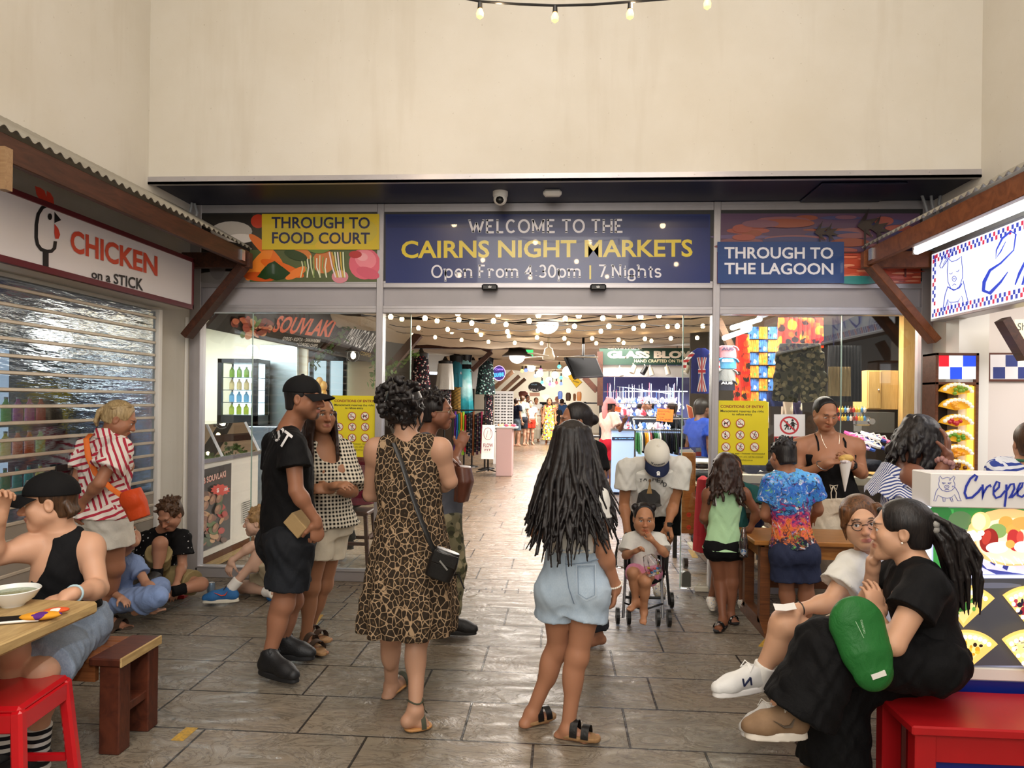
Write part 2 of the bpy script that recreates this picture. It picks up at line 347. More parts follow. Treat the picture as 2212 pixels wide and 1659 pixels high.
def glass_mat(name,tint=(.96,.98,.97),fr=1.0):
    t = NT(name); t.n.remove(t.b); tr = t.node('BsdfTransparent'); tr.inputs[0].default_value = (*tint,1); gl = t.node('BsdfGlossy'); gl.inputs['Roughness'].default_value = .015
    fz = t.node('Fresnel'); fz.inputs[0].default_value = 1.5; mx = t.node('MixShader'); t.l.new(t.math('MULTIPLY',fz.outputs[0],fr),mx.inputs[0]); t.l.new(tr.outputs[0],mx.inputs[1]); t.l.new(gl.outputs[0],mx.inputs[2]); t.l.new(mx.outputs[0],t.out.inputs[0]); return t.m
M_GLASS = glass_mat('clear_glass',fr=1.5)
def struct(mb,name,m,smooth=False,parent=None):
    o = mb.build(name,m,parent,smooth)
    if parent is None: o['kind'] = 'structure'
    return o
o = link('floor',[(-9,-3,0),(9,-3,0),(9,46,0),(-9,46,0)],[(0,1,2,3)],floor_mat()); o['kind'] = 'structure'
def quad(name,a,b,c,d,m,th):
    o = MB().prism([a,b,c,d],th).build(name,m); o['kind'] = 'structure'; return o
quad('wall_front',(XL,YU,ZS),(XR,YU,ZS),(XR,YU,6.4),(XL,YU,6.4),M_WALL,(0,.72,0))
LO,LI = 1.55,5.5          # the left stall's opening along Y
def side_wall(name,X,th,y0,y1,zo):
    mb = MB(); mb.box((X,-3,0),(X+th,y0,6.4)); mb.box((X,y1,0),(X+th,YU+.72,6.4)); mb.box((X,y0,zo),(X+th,y1,6.4)); o = mb.build(name,M_WALL); o['kind'] = 'structure'; return o
side_wall('wall_left',XL,-.15,LO,LI,2.3)
side_wall('wall_right',XR,.15,1.2,5.78,2.45)
quad('ceiling_court',(XL-.2,-3,6.4),(XR+.2,-3,6.4),(XR+.2,YU+.7,6.4),(XL-.2,YU+.7,6.4),M_WALL,(0,0,.1)).name = 'ceiling'
quad('wall_back',(XL-.2,-3,0),(XR+.2,-3,0),(XR+.2,-3,6.4),(XL-.2,-3,6.4),M_WALL,(0,-.1,0))
mb = MB(); mb.box((XL+.001,YU,ZS-.012),(XR-.001,YF,ZS)); struct(mb,'ceiling_soffit',M_NAVY)
mb = MB(); mb.box((XL,YU-.012,ZS-.03),(XR,YU,ZS+.028)); mb.box((XL,YU-.012,ZS-.03),(XR,YU+.04,ZS-.012))
for i in range(11): mb.cyl((XL+.3+i*.57,YU-.016,ZS+.012),(XL+.3+i*.57,YU-.011,ZS+.012),.006,n=8)
struct(mb,'trim_1',M_ALU)
mb = MB(); mb.box((1.98,YU+.14,ZS-.03),(2.62,YU+.64,ZS-.012),.006); o = tag(mb.build('access_panel',M_NAVY),'dark navy hatch panel set in the blue soffit above the lagoon sign','access panel')
# facade frame
XP = [-3.25,-1.585,1.305,3.03]   # post centres
mb = MB()
for i,x in enumerate(XP):
    w = .06 if i in (1,2) else .10
    mb.box((x-w/2,YF-.05,0),(x+w/2,YF+.06,ZS-.013),.004)
    if i in (1,2): mb.box((x-.004,YF-.054,.1),(x+.004,YF-.05,ZS-.05))
struct(mb,'trim_2',M_ALU)
mb = MB()
for z0,z1,d in ((3.235,ZS-.013,.045),(2.575,2.635,.045),(2.355,2.42,.045)):
    for a,b in zip(XP[:-1],XP[1:]):
        mb.box((a+.03,YF-d,z0),(b-.03,YF+.055,z1),.003); mb.box((a+.03,YF-d-.004,(z0+z1)/2+.006),(b-.03,YF-d,(z0+z1)/2+.010))
for a,b in ((XP[0],XP[1]),(XP[2],XP[3])): mb.box((a+.03,YF-.05,0),(b-.03,YF+.055,.085),.004); mb.box((a+.03,YF-.055,.085),(b-.03,YF+.03,.1),.003)
struct(mb,'trim_3',M_ALU)
mb = MB()
for a,b in zip(XP[:-1],XP[1:]): mb.box((a+.03,YF-.012,2.42),(b-.03,YF+.03,2.575))
struct(mb,'wall_transom',M_LILAC)
for n,(a,b) in enumerate(((XP[0]+.045,XP[1]-.03),(XP[2]+.03,XP[3]-.045))):
    mb = MB(); mb.box((a,YF+.002,.1),(b,YF+.010,2.36)); struct(mb,'window_%d' % (n+1),M_GLASS)
    xe = a+(.46 if n == 0 else 1.02); mb = MB(); mb.box((xe,YF-.001,.1),(xe+.006,YF+.014,2.355)); o = struct(mb,'trim_%d' % (n+4),mat('glass_edge','#9fb8ae',.2,emit='#9fb8ae',es=.0))
    o['kind'] = 'structure'
for n,(a,b) in enumerate(((XP[1]+.03,XP[1]+.265),(XP[2]-.262,XP[2]-.03))):
    mb = MB(); mb.box((a,YF+.02,.012),(b,YF+.030,2.352)); o = struct(mb,'door_%d' % (n+1),M_GLASS)
    xe = b if n == 0 else a; mb = MB(); mb.box((xe-.004,YF+.018,.012),(xe+.004,YF+.032,2.352)); mb.build('glass_edge',mat('glass_edge'),o)
    xc = a+.05 if n else b-.05
    mb = MB(); mb.prism([(xc-.038,YF-.002,.03),(xc+.038,YF-.002,.03),(xc+.038,YF-.002,.135)]+[(xc+.038*math.cos(q*PI/8),YF-.002,.135+.025*math.sin(q*PI/8)) for q in range(1,8)]+[(xc-.038,YF-.002,.135)],(0,.05,0)); mb.cyl((xc,YF-.008,.1),(xc,YF-.001,.1),.012,n=10)
    mb.build('floor_lock',mat('lock_metal','#6e6e68',.35,.8),o)
mb = MB(); mb.box((XP[2]-.15,YF-.06,.004),(XP[2]-.034,YF-.01,.05),.008); mb.cyl((XP[2]-.115,YF-.04,.05),(XP[2]-.115,YF-.04,.075),.007,n=8); tag(mb.build('door_stop',mat('ivory_plastic','#cfc8b4',.45)),'small ivory door guide block on the floor against the right door post','door stop')
# ------------------------------------------------------------------ signs above the doors
PF = lambda x,y: atY(x,y,YF-.046); NF = (0,-1,0)
M_PRINT = attr_mat('gloss_print',.28,coat=.3); M_MATTE = attr_mat('matte_print',.6)
def panel(name,label,cat,x0,x1,m=M_PRINT,z0=2.635,z1=3.235):
    e = empty(name,(x0+(x1-x0)/2,YF-.03,z0),label,cat)
    mb = MB(); mb.box((x0,YF-.044,z0),(x1,YF-.02,z1)); mb.build('backing',M_DARK,e); return e
e = panel('welcome_sign','wide navy sign reading WELCOME TO THE CAIRNS NIGHT MARKETS over the open doors','sign',XP[1]+.03,XP[2]-.03)
A = Art(PF,NF); A.rect(833,463,1534,611,'#14296a'); A.rect(836,466,1531,492,'#0f2159')
A.serif('WELCOME TO THE',(1014,502),(1350,501),26,4.6,'#e4e2ea'); A.text('CAIRNS NIGHT MARKETS',(867,558),(1496,555),38,'#e3cb3a',.022)
A.serif('Open From 4:30pm | 7 Nights',(932,599),(1432,598),25,3.8,'#e4e2ea'); A.build('sign_face',M_PRINT,e)
e = panel('food_court_sign','photo printed sign with vegetables reading THROUGH TO FOOD COURT on yellow','sign',XP[0]+.05,XP[1]-.03)
A = Art(PF,NF); A.rect(430,463,820,609,'#3a3328'); A.rect(430,463,545,609,'#24201e'); A.ell(500,500,45,22,'#b9b2ab'); A.ell(520,515,30,10,'#e3dbd5'); A.ell(485,600,70,14,'#8f8a88'); A.ell(470,575,18,30,'#807b7c')
A.ell(558,478,16,15,'#c23a20'); A.rect(540,540,820,609,'#55603a')
for (x,y,a,b,c,r) in ((575,540,50,11,'#e8762c',.75),(560,570,45,14,'#f08a33',-.9),(610,580,50,12,'#e36a22',.35),(560,598,35,10,'#c9551f',.1),(640,590,26,9,'#ef8238',-.5),(655,545,22,10,'#dd8440',.6),(700,565,24,26,'#d07a42',.2),(788,570,34,34,'#e0647a',0),(790,560,24,20,'#ee8a98',.5),(783,555,12,9,'#f4a9b2',.2),(795,590,26,12,'#d45a72',.3),(735,598,18,14,'#d98a98',0),(768,550,14,8,'#b82e34',0)): A.ell(x,y,a,b,c,rot=r)
for (x,y) in ((595,588),(588,580),(604,592),(580,590)): A.poly([(x-24,y+8),(x-8,y-10),(x+6,y-16),(x+24,y-2),(x+10,y+10),(x-6,y+14)],'#1f3d18')
for i in range(9): A.stroke([(650+i*7,552+i % 3*3),(655+i*6,578),(650+i*7+i % 2*8,600)],2.6,['#d9dcae','#8fa35c','#eeeed8'][i % 3])
for i in range(6): A.stroke([(712+i*6,545),(718+i*5,575),(726+i*4,600)],3,['#f0dfe0','#d4b24a','#e7eec9'][i % 3])
A.ell(690,530,30,18,'#6f8a3a'); A.ell(640,552,26,10,'#2e4420',rot=.3)
A.rect(567,463,820,540,'#d8bd2c'); A.ell(640,510,50,14,'#c9b63a',rot=.3); A.ell(740,520,60,16,'#e0bd3a',rot=-.2); A.ell(700,478,60,10,'#c4b535'); A.ell(790,500,26,24,'#cdb93f')
A.text('THROUGH TO',(588,494),(800,495),25,'#1d2450',.02); A.text('FOOD COURT',(589,527),(800,528),25,'#1d2450',.02); A.build('sign_face',M_PRINT,e)
e = panel('lagoon_sign','sunset sea photo sign reading THROUGH TO THE LAGOON on a blue block','sign',XP[2]+.03,XP[3]-.05)
A = Art(PF,NF); A.rect(1548,461,1987,613,'#5d4560')
for i in range(40): A.ell(1560+random.random()*420,465+random.random()*80,20+random.random()*50,3+random.random()*7,random.choice(['#6a5a80','#7d5464','#4a4a74','#8a5a60','#a0544a','#56527c','#93503f']))
A.rect(1548,545,1987,613,'#8c4c4c'); A.rect(1820,545,1987,613,'#c8553c')
for i in range(46): A.ell(1780+random.random()*200,548+random.random()*62,10+random.random()*22,1.2+random.random()*2,random.choice(['#e07a5a','#b84a38','#f09a78','#d8644a','#a4584c']))
A.ell(1850,606,60,9,'#3a8a88'); A.rect(1800,545,1987,548,'#5a3030')
for (x,y,k) in ((1775,500,1),(1795,502,.9),(1875,484,1.5),(1900,492,1.2)):
    A.poly([(x-18*k,y+4*k),(x,y-22*k),(x-6*k,y)],'#2a1f22'); A.poly([(x-18*k,y+4*k),(x-4*k,y-5*k),(x+14*k,y-8*k),(x+2*k,y+2*k),(x+16*k,y+8*k),(x-2*k,y+9*k),(x+6*k,y+22*k)],'#3a2d2b'); A.rect(x-8*k,y+8*k,x-5*k,548,'#2a1f22')
A.rect(1950,540,1954,600,'#6a3028'); A.rect(1548,524,1820,613,'#1f4380'); A.rect(1548,552,1820,554,'#2a4a80')
A.text('THROUGH TO',(1563,560),(1797,561),25,'#e8e8f0',.022); A.text('THE LAGOON',(1563,594),(1797,595),25,'#e8e8f0',.022); A.build('sign_face',M_PRINT,e)
# posters on the panes
def pict(A,k,x,y,r):
    A.ell(x,y,r,r,'#b02a20'); A.ell(x,y,r*.84,r*.84,'#f2eee2'); K = '#141414'; q = lambda l: [(x+a*r,y+b*r) for a,b in l]
    if k == 'smoke': A.poly(q([(-.6,.12),(.6,.12),(.6,.3),(-.6,.3)]),K); A.stroke(q([(-.45,.02),(-.4,-.2),(-.1,-.3),(0,-.55),(.15,-.6)]),r*.08,K)
    if k == 'dog': A.poly(q([(-.45,-.15),(.2,-.15),(.5,-.45),(.62,-.3),(.5,-.2),(.35,.1),(.3,.55),(.18,.55),(.15,.15),(-.25,.15),(-.3,.55),(-.42,.55),(-.45,.1),(-.6,.3)]),K)
    if k == 'drink': A.poly(q([(-.3,-.15),(-.18,-.35),(-.18,-.65),(-.02,-.65),(-.02,-.35),(.1,-.15),(.1,.55),(-.3,.55)]),K); A.poly(q([(-.24,-.02),(.04,-.02),(.04,.25),(-.24,.25)]),'#f2eee2'); A.stroke(q([(.2,.2),(.55,-.05)]),r*.06,K)
    if k in ('board','scoot','skate','run'):
        A.ell(x+.18*r,y-.55*r,.12*r,.12*r,K); A.stroke(q([(.1,-.38),(-.02,0)]),r*.2,K); A.stroke(q([(-.02,0),(-.12,.25),(-.3,.5)]),r*.12,K); A.stroke(q([(-.02,0),(.2,.2),(.12,.5)]),r*.12,K)
        A.stroke(q([(-.35,-.25),(.1,-.33),(.5,-.25)]) if k == 'board' else q([(.1,-.33),(.3,-.1),(.52,-.1)]),r*.09,K)
        if k in ('board','scoot'): A.stroke(q([(-.35,.58),(.35,.58)]),r*.07,K)
        if k == 'scoot': A.stroke(q([(.5,-.15),(.35,.58)]),r*.06,K)
        if k == 'skate': A.ell(x-.3*r,y+.55*r,.1*r,.06*r,K); A.ell(x+.15*r,y+.55*r,.12*r,.06*r,K)
    if k == 'trolley': A.stroke(q([(-.5,-.2),(-.4,.2),(.3,.2),(.45,-.45),(.6,-.5)]),r*.09,K); A.stroke(q([(-.45,0),(.35,0)]),r*.06,K); A.stroke(q([(-.45,.42),(.3,.42)]),r*.07,K)
    if k == 'bike':
        for dx in (-.38,.38): A.ring(x+dx*r,y+.15*r,.24*r,.24*r,r*.06,K,14)
        A.stroke(q([(-.38,.15),(-.1,-.2),(.25,-.2),(.38,.15)]),r*.06,K); A.stroke(q([(-.1,-.2),(.05,.15),(.25,-.2)]),r*.06,K)
    A.stroke(q([(-.62,-.62),(.62,.62)]),r*.13,'#b02a20')
def poster(label,x0,y0,x1,y1,icons,lines,skew=2):
    PG = lambda x,y: atY(x,y,YF-.004); c = PG((x0+x1)/2,y1); e = empty('entry_poster',c,label,'poster'); A = Art(PG,NF,.0002); K = 5
    A.poly([(x0+K,y1),(x1-K,y1+skew),(x1,y1-K),(x1,y0+K),(x1-K,y0+1),(x0+K,y0),(x0,y0+K),(x0,y1-K)],'#e6d51e'); w = x1-x0; X = lambda f: x0+w*f
    A.text('CONDITIONS OF ENTRY',(X(.1),y0+w*.14),(X(.92),y0+w*.15),w*.055,'#8e2a1c',.03); A.text('Management reserves the right',(X(.1),y0+w*.235),(X(.92),y0+w*.245),w*.06,'#20261a',.02)
    A.text('to refuse entry',(X(.32),y0+w*.295),(X(.7),y0+w*.3),w*.055,'#20261a',.02)
    for k,i,j in icons: pict(A,k,X(.2+.27*i),y0+w*(.43+.225*j),w*.085)
    for f,(t,a,b) in enumerate(lines): A.text(t,(X(a),y0+w*(1.02+.06*f)),(X(b),y0+w*(1.03+.06*f)),w*.036,'#20261a',.01)
    A.build('printed_sheet',M_MATTE,e)
L = [('Dress standards apply • Footwear recommended',.07,.93),('Anti social behaviour, you will be evicted!',.1,.9),('www.nightmarkets.com.au',.3,.7)]
IC = [('drink',0,1),('board',1,1),('scoot',2,1),('trolley',0,2),('skate',1,2),('bike',2,2)]
poster('yellow conditions of entry poster on the left window behind the gingham top',712,854,816,986,IC+[('smoke',1,0),('dog',2,0)],L)
poster('brighter yellow conditions of entry poster on the right window beside the door',1545,865,1659,1003,IC+[('dog',0,0),('smoke',1,0)],L)
PG = lambda x,y: atY(x,y,YF-.004); e = empty('no_running_sign',PG(1705,982),'white and red no running children sign on the right window','sign'); A = Art(PG,NF,.0002)
A.rect(1672,895,1739,982,'#eceef0'); A.rect(1672,943,1739,982,'#c23a36'); A.ell(1705,919,21,20,'#c83c44'); A.ell(1705,919,17,16,'#eceef0')
for x,y,k in ((1712,908,1.),(1700,912,.8)): A.ell(x,y,2.6*k,2.6*k,'#222'); A.poly([(x-3*k,y+3),(x+3*k,y+3),(x+5*k,y+13*k),(x-3*k,y+13*k)],'#222222'); A.stroke([(x-1,y+12*k),(x-6*k,y+20*k)],2.4,'#222222'); A.stroke([(x+2,y+12*k),(x+3*k,y+20*k)],2.4,'#222222'); A.stroke([(x,y+5),(x-8*k,y+10*k)],1.8,'#222222'); A.stroke([(x,y+5),(x+9*k,y+9*k)],1.8,'#222222')
A.stroke([(1692,907),(1718,931)],3.4,'#c83c44'); A.text('No running',(1679,952),(1732,952),6,'#f4f0f0',.02); A.build('printed_sheet',M_MATTE,e)
# camera dome, detector, door sensors
c = atY(1080,430,5.75); e = empty('security_camera',(c[0],5.78,3.2),'white dome security camera under the navy soffit above the welcome sign','security camera')
mb = MB(); mb.lathe((c[0],5.78,ZS-.012),[(.062,0),(.062,-.03),(.055,-.05)],20); mb.ball((c[0],5.77,3.245),(.056,.056,.052),18); mb.build('housing',M_WHITE,e,True)
mb = MB(); mb.ball((c[0],5.735,3.232),(.034,.026,.034),16); mb.build('lens',M_BLACK,e,True)
c = atY(1193,430,5.7); mb = MB(); mb.box((c[0]-.075,5.7,3.255),(c[0]+.075,5.78,ZS-.012),.02); e = mb.build('motion_detector',M_WHITE,None,True); tag(e,'flat white motion detector under the navy soffit, right of the dome camera','detector')
for x,s in ((1058,'over the left half of the opening'),(1292,'over the right half of the opening')):
    c = atY(x,621,YF-.08); e = empty('door_sensor',c,'small black door sensor on the frame rail '+s,'sensor','door sensors'); mb = MB(); mb.box(c-V(.068,.03,.028),c+V(.068,.036,.026),.012); mb.build('housing',M_BLACK,e,True)
    A = Art(lambda px,py: atY(px,py,YF-.112),NF); A.poly([(x-4,617),(x-2,619),(x,616),(x+2,619),(x+4,617),(x+3,622),(x-3,622)],'#c8c8c8'); A.build('crown_mark',M_MATTE,e)
# ------------------------------------------------------------------ corrugated awnings on both sides
def awning(sgn,Xe,Xw,y0,y1,label,m):
    ze = 2.86; zw = 3.22; e = empty('awning',((Xe+Xw)/2,(y0+y1)/2,2.75),label,'awning'); mb = MB(); g = []; n = int((y1-y0)/.076*8)
    for j in range(2):
        row = []
        for i in range(n+1): y = y0+(y1-y0)*i/n; row.append(V(Xe-sgn*.0 if j == 0 else Xw,y,(ze+.02 if j == 0 else zw)+.011*math.sin(2*PI*y/.076)))
        g.append(row)
    b = [[p+V(0,0,-.004) for p in r] for r in g]; mb.sheet(g); mb.sheet(b[::-1]); mb.sheet([g[0],b[0]]); mb.sheet([b[1],g[1]]); mb.build('corrugated_roof',mat('zinc_sheet','#a8a49a',.5,.45,nz=(5,'#8d8578',.6)),e)
    xi = Xe+sgn*.05; mb = MB(); mb.box((Xe+sgn*.02,y0,ze-.135),(xi+sgn*.012,y1,ze-.004),.004); mb.build('fascia',m,e)
    mb = MB(); mb.box((Xe,y1-.05,ze-.15),(Xw-sgn*.02,y1+.02,ze-.02),.004); mb.build('end_beam',m,e)
    mb = MB(); mb.beam((Xe+sgn*.06,y1-.02,ze-.13),(Xw-sgn*.06,y1-.02,2.12),.06,.13,(0,1,0),.004); mb.build('brace',m,e)
    mb = MB(); mb.box((Xe+sgn*.03,y1-.24,ze-.12),(Xe-sgn*.004+sgn*.03,y1-.16,ze-.03)) if False else mb.box((Xe+sgn*.008,y1-.17,ze-.11),(Xe+sgn*.02,y1-.11,ze-.02)); mb.build('bracket',M_CHROME,e)
    return e
awl = awning(-1,-2.66,XL+.02,.2,5.93,'corrugated zinc awning on dark timber over the chicken stall',M_BEAM)
awr = awning(1,2.42,XR-.02,.6,5.93,'corrugated zinc awning on red timber over the crepe stall',M_BEAMR)
mb = MB(); c = atX(4,360,-2.64); mb.box(c-V(.012,.02,.11),c+V(.03,.03,.09)); tag(mb.build('timber_offcut',wood('pale_timber','#8a6a4c','#a98a66')),'short pale timber block on the dark awning fascia, far left','timber block')
for k,(x,a,b,s) in enumerate(((410,438,470,'bent outward'),(424,440,480,'upright')) ):
    P = [atY(x+d,yy,6.0) for d,yy in ((5-9*k,a),(2,(a+b)/2),(-6,b+6))]; mb = MB(); mb.tube(P,.012,8); tag(mb.build('conduit',mat('grey_pvc','#8d9094',.5),None,True),'grey conduit stub %s above the left awning end' % s,'conduit','conduits above the left awning')
for k,(x,s) in enumerate(((1998,'leftmost'),(2013,'middle'),(2028,'rightmost'))):
    P = [atY(x+d,yy,5.98) for d,yy in ((-2+6*k-6,418),(0,440),(6,462))]; mb = MB(); mb.tube(P,.012,8); tag(mb.build('conduit',mat('grey_pvc'),None,True),'dim grey conduit above the right awning, %s of three' % s,'conduit','conduits above the right awning')
# ================================================================== the two front stalls and the furniture
def plane_at(px,py,p0,n):
    d = ray(px,py); p0 = np.asarray(p0,float); n = np.asarray(n,float); return _C + d*(((p0-_C)@n)/(d@n))
M_SIGNW = attr_mat('lit_sign_print',.35,emit=.25); M_LIT = attr_mat('backlit_print',.35,emit=.9); M_LIT2 = attr_mat('bright_backlit_print',.3,emit=1.2)
M_TUBE = mat('lit_tube','#ffffff',.4,emit='#eaf4ff',es=9.0); M_SHELF = mat('lit_shelf','#dfeaf2',.5,emit='#dcecff',es=1.1)
# left: roller shutter with clear panes
e = empty('roller_shutter',(-3.25,3.5,0),'closed roller shutter with clear panes and cream bars under the chicken sign','roller shutter')
mb = MB(); zs = list(np.arange(.13,2.3,.1))
for z in zs: mb.box((-3.262,LO+.02,z-.011),(-3.238,LI-.02,z+.011),.004)
mb.build('bars',mat('cream_aluminium','#c9bdab',.4,.3,nz=(8,'#a89c8c',.5)),e)
def pane_mat():
    t = NT('polycarbonate'); t.n.remove(t.b); tr = t.node('BsdfTransparent'); tr.inputs[0].default_value = (.62,.68,.72,1); gl = t.node('BsdfGlossy'); gl.inputs['Roughness'].default_value = .09; gl.inputs[0].default_value = (.8,.85,.9,1); mx = t.node('MixShader'); mx.inputs[0].default_value = .2; t.l.new(tr.outputs[0],mx.inputs[1]); t.l.new(gl.outputs[0],mx.inputs[2]); t.l.new(mx.outputs[0],t.out.inputs[0]); bp = t.node('Bump'); t.l.new(t.noise(t.co((1,1,6)),5,3),bp.inputs['Height']); bp.inputs['Strength'].default_value = .15; bp.inputs['Distance'].default_value = .02; t.l.new(bp.outputs[0],gl.inputs['Normal']); return t.m
mb = MB(); mb.box((-3.252,LO+.02,.84),(-3.248,LI-.02,2.28)); mb.build('clear_panes',pane_mat(),e)
mb = MB(); mb.box((-3.256,LO+.02,.02),(-3.244,LI-.02,.83)); mb.box((-3.265,LO+.02,.0),(-3.235,LI-.02,.09)); mb.build('metal_slats',mat('grey_slats','#a39a8e',.4,.4),e)
c = atX(133,1011,-3.23); mb = MB(); mb.box(c-V(.004,.055,.022),c+V(.004,.055,.022),.003); mb.build('lock_plate',M_BLACK,e)
mb = MB(); mb.box((XL+.002,LI-.005,0),(-3.22,LI+.04,2.3),.003); mb.box((XL+.002,LI+.52,0),(XL+.02,LI+.55,2.3),.003); o = mb.build('trim_6',M_WHITE); o['kind'] = 'structure'
def room(name,x0,x1,y0,y1,z1,m,faces):
    mb = MB(); t = .05
    if 'b' in faces: mb.box((x0,y1,0),(x1,y1+t,z1))
    if 'f' in faces: mb.box((x0,y0-t,0),(x1,y0,z1))
    if 'l' in faces: mb.box((x0-t,y0,0),(x0,y1,z1))
    if 'r' in faces: mb.box((x1,y0,0),(x1+t,y1,z1))
    if 'c' in faces: mb.box((x0,y0,z1),(x1,y1,z1+t))
    o = mb.build(name,m); o['kind'] = 'structure'; return o
room('wall_chicken_stall',-5.3,XL-.16,1.4,6.1,2.6,mat('stall_grey','#59626c',.6),'bflc')
def bottle_at(name,c,r,h,m,capm,label,grp):
    e = empty(name,c,label,'bottle',grp); mb = MB(); mb.lathe(c,[(r*.9,0),(r,.01),(r,h*.58),(r*.85,h*.7),(r*.38,h*.84),(r*.36,h*.93)],10); mb.build('body',m,e,True); mb = MB(); mb.cyl(c+V(0,0,h*.93),c+V(0,0,h),r*.42,n=8); mb.build('cap',capm,e); return e
e = empty('drinks_fridge',(-4.5,5.4,0),'lit drinks fridge behind the roller shutter panes, far left','fridge')
mb = MB(); mb.box((-4.9,4.7,.1),(-4.86,5.95,2.0)); mb.build('back_panel',M_SHELF,e); mb = MB(); mb.box((-4.95,4.66,0),(-4.35,4.7,2.05)); mb.box((-4.95,5.95,0),(-4.35,6.0,2.05)); mb.box((-4.95,4.66,2.0),(-4.35,6.0,2.1)); mb.box((-4.95,4.66,0),(-4.35,6.0,.12)); mb.build('cabinet',M_DARK,e)
zsh = [.78,1.08,1.36,1.64]; mb = MB()
for z in zsh: mb.box((-4.86,4.7,z-.02),(-4.4,5.95,z))
mb.build('shelf',M_WHITE,e); DR = ['#c8383c','#d85a78','#2f9a6a','#35a89a','#d8c84a','#e0722c','#7ac05a','#c94a9a']
for i,z in enumerate(zsh[:3]):
    for k in range(9):
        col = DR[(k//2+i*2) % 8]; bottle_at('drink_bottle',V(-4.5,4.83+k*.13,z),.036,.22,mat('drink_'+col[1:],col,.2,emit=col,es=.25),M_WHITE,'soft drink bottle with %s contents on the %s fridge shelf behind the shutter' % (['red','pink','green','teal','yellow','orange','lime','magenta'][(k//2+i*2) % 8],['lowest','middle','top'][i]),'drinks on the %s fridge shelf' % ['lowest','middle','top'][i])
# left sign
XS = -3.05; e = empty('chicken_sign',(XS-.1,4.0,2.32),'white box sign reading CHICKEN on a STICK with a chicken head logo','sign')
y1 = atX(415,620,XS)[1]; z0,z1_ = 2.325,2.74
mb = MB(); mb.box((XS,1.0,z0),(XL+.004,y1,z1_),.003); mb.build('box',mat('warm_white_metal','#cfc9c0',.45),e)
mb = MB(); 
for a,b in ((z0-.004,z0+.035),(z1_-.03,z1_+.004)): mb.box((XS-.02,1.0,a),(XS+.014,y1+.006,b),.002)
mb.box((XS-.02,y1-.014,z0),(XS+.014,y1+.006,z1_),.002); mb.build('maroon_frame',mat('maroon_trim','#5e1620',.4),e)
A = Art(lambda x,y: atX(x,y,XS+.006),(1,0,0)); A.mb.cc = '#e3dfe2'; A.mb.add([(XS+.004,1.0,z0+.03),(XS+.004,y1-.012,z0+.03),(XS+.004,y1-.012,z1_-.028),(XS+.004,1.0,z1_-.028)],[(0,1,2,3)])
Z = lambda l: [(x/3.95,250+y/3.95) for x,y in l]
A.poly(Z([(298,600),(345,615),(380,640),(395,690),(398,640),(430,660),(455,700),(463,765),(400,745),(340,720),(310,670)]),'#d0402e')
A.stroke(Z([(463,775),(410,762),(360,785),(325,840),(310,930),(308,1040),(320,1100),(350,1140),(400,1158),(440,1155),(465,1130),(472,1070)]),7.6,'#17181a'); A.poly(Z([(464,820),(522,890),(464,915)]),'#17181a'); A.poly(Z([(464,922),(495,960),(512,1015),(498,1050),(470,1050),(462,1000)]),'#d0402e'); A.ell(425/3.95,250+862/3.95,4.6,7.2,'#17181a'); A.stroke(Z([(388,1150),(388,1300)]),12.6,'#17181a'); A.ell(388/3.95,250+1300/3.95,6.3,7,'#17181a')
A.text('CHICKEN',Z([(600,1160)])[0],Z([(1342,1372)])[0],Z([(1342,1200)])[0],'#cf4a34',.03,up=Z([(600,965)])[0]); A.text('on a STICK',Z([(778,1385)])[0],Z([(1220,1495)])[0],Z([(1220,1392)])[0],'#17181a',.02,up=Z([(778,1310)])[0])
A.build('sign_face',attr_mat('sign_print',.3),e)
# right: end wall of the crepe stall, lightbox sign, tubes
room('wall_crepe_stall',XR+.16,6.0,1.2,5.79,2.75,mat('stall_cream','#dcd2cc',.6),'brc')
area('crepe_stall_lamp',(4.2,4.4,2.6),(4.2,4.8,0),1.2,55,(1,.95,.9))
XC = 2.93; ya = atX(2011,620,XC)[1]; za = atX(2011,551,XC)[2]; zb = atX(2011,690,XC)[2]
e = empty('crepe_lightbox',(XC+.05,3.9,zb),'backlit white crepe shop sign with a pig drawing and chequered border, upper right','sign')
mb = MB(); mb.box((XC,1.8,zb-.02),(XR-.002,ya,za+.02),.004); mb.build('box',M_ALU,e)
A = Art(lambda x,y: atX(x,y,XC-.004),(-1,0,0),.0004); A.mb.cc = '#f4f6fa'; A.mb.add([(XC-.002,1.82,zb),(XC-.002,ya-.01,zb),(XC-.002,ya-.01,za),(XC-.002,1.82,za)],[(0,3,2,1)])
L_ = ya-.03; H_ = za-zb; cs = H_/22.; 
def sq(y,z,col):
    A.k = 2; A.mb.cc = col; A.mb.add([(XC-.004,y,z),(XC-.004,y-cs*1.05,z),(XC-.004,y-cs*1.05,z+cs*1.3),(XC-.004,y,z+cs*1.3)],[(0,1,2,3)])
for i in range(int((L_-1.9)/cs)):
    for r in range(2):
        if (i+r) % 2 == 0:
            for zz in (zb+.012+r*cs*1.3,za-.012-cs*1.3-r*cs*1.3): sq(L_-i*cs*1.05,zz,'#c0304a' if (i//2) % 3 == 1 else '#3340a0')
for j in range(3,16):
    for r in range(2):
        if (j+r) % 2 == 0: sq(L_-r*cs*1.05,zb+.012+j*cs*1.3,'#c0304a' if (j//2) % 3 == 1 else '#3340a0')
A.k = 6; q = lambda l: [(1520+x/3.197,340+y/3.197) for x,y in l]; BLU = '#2a3fb0'
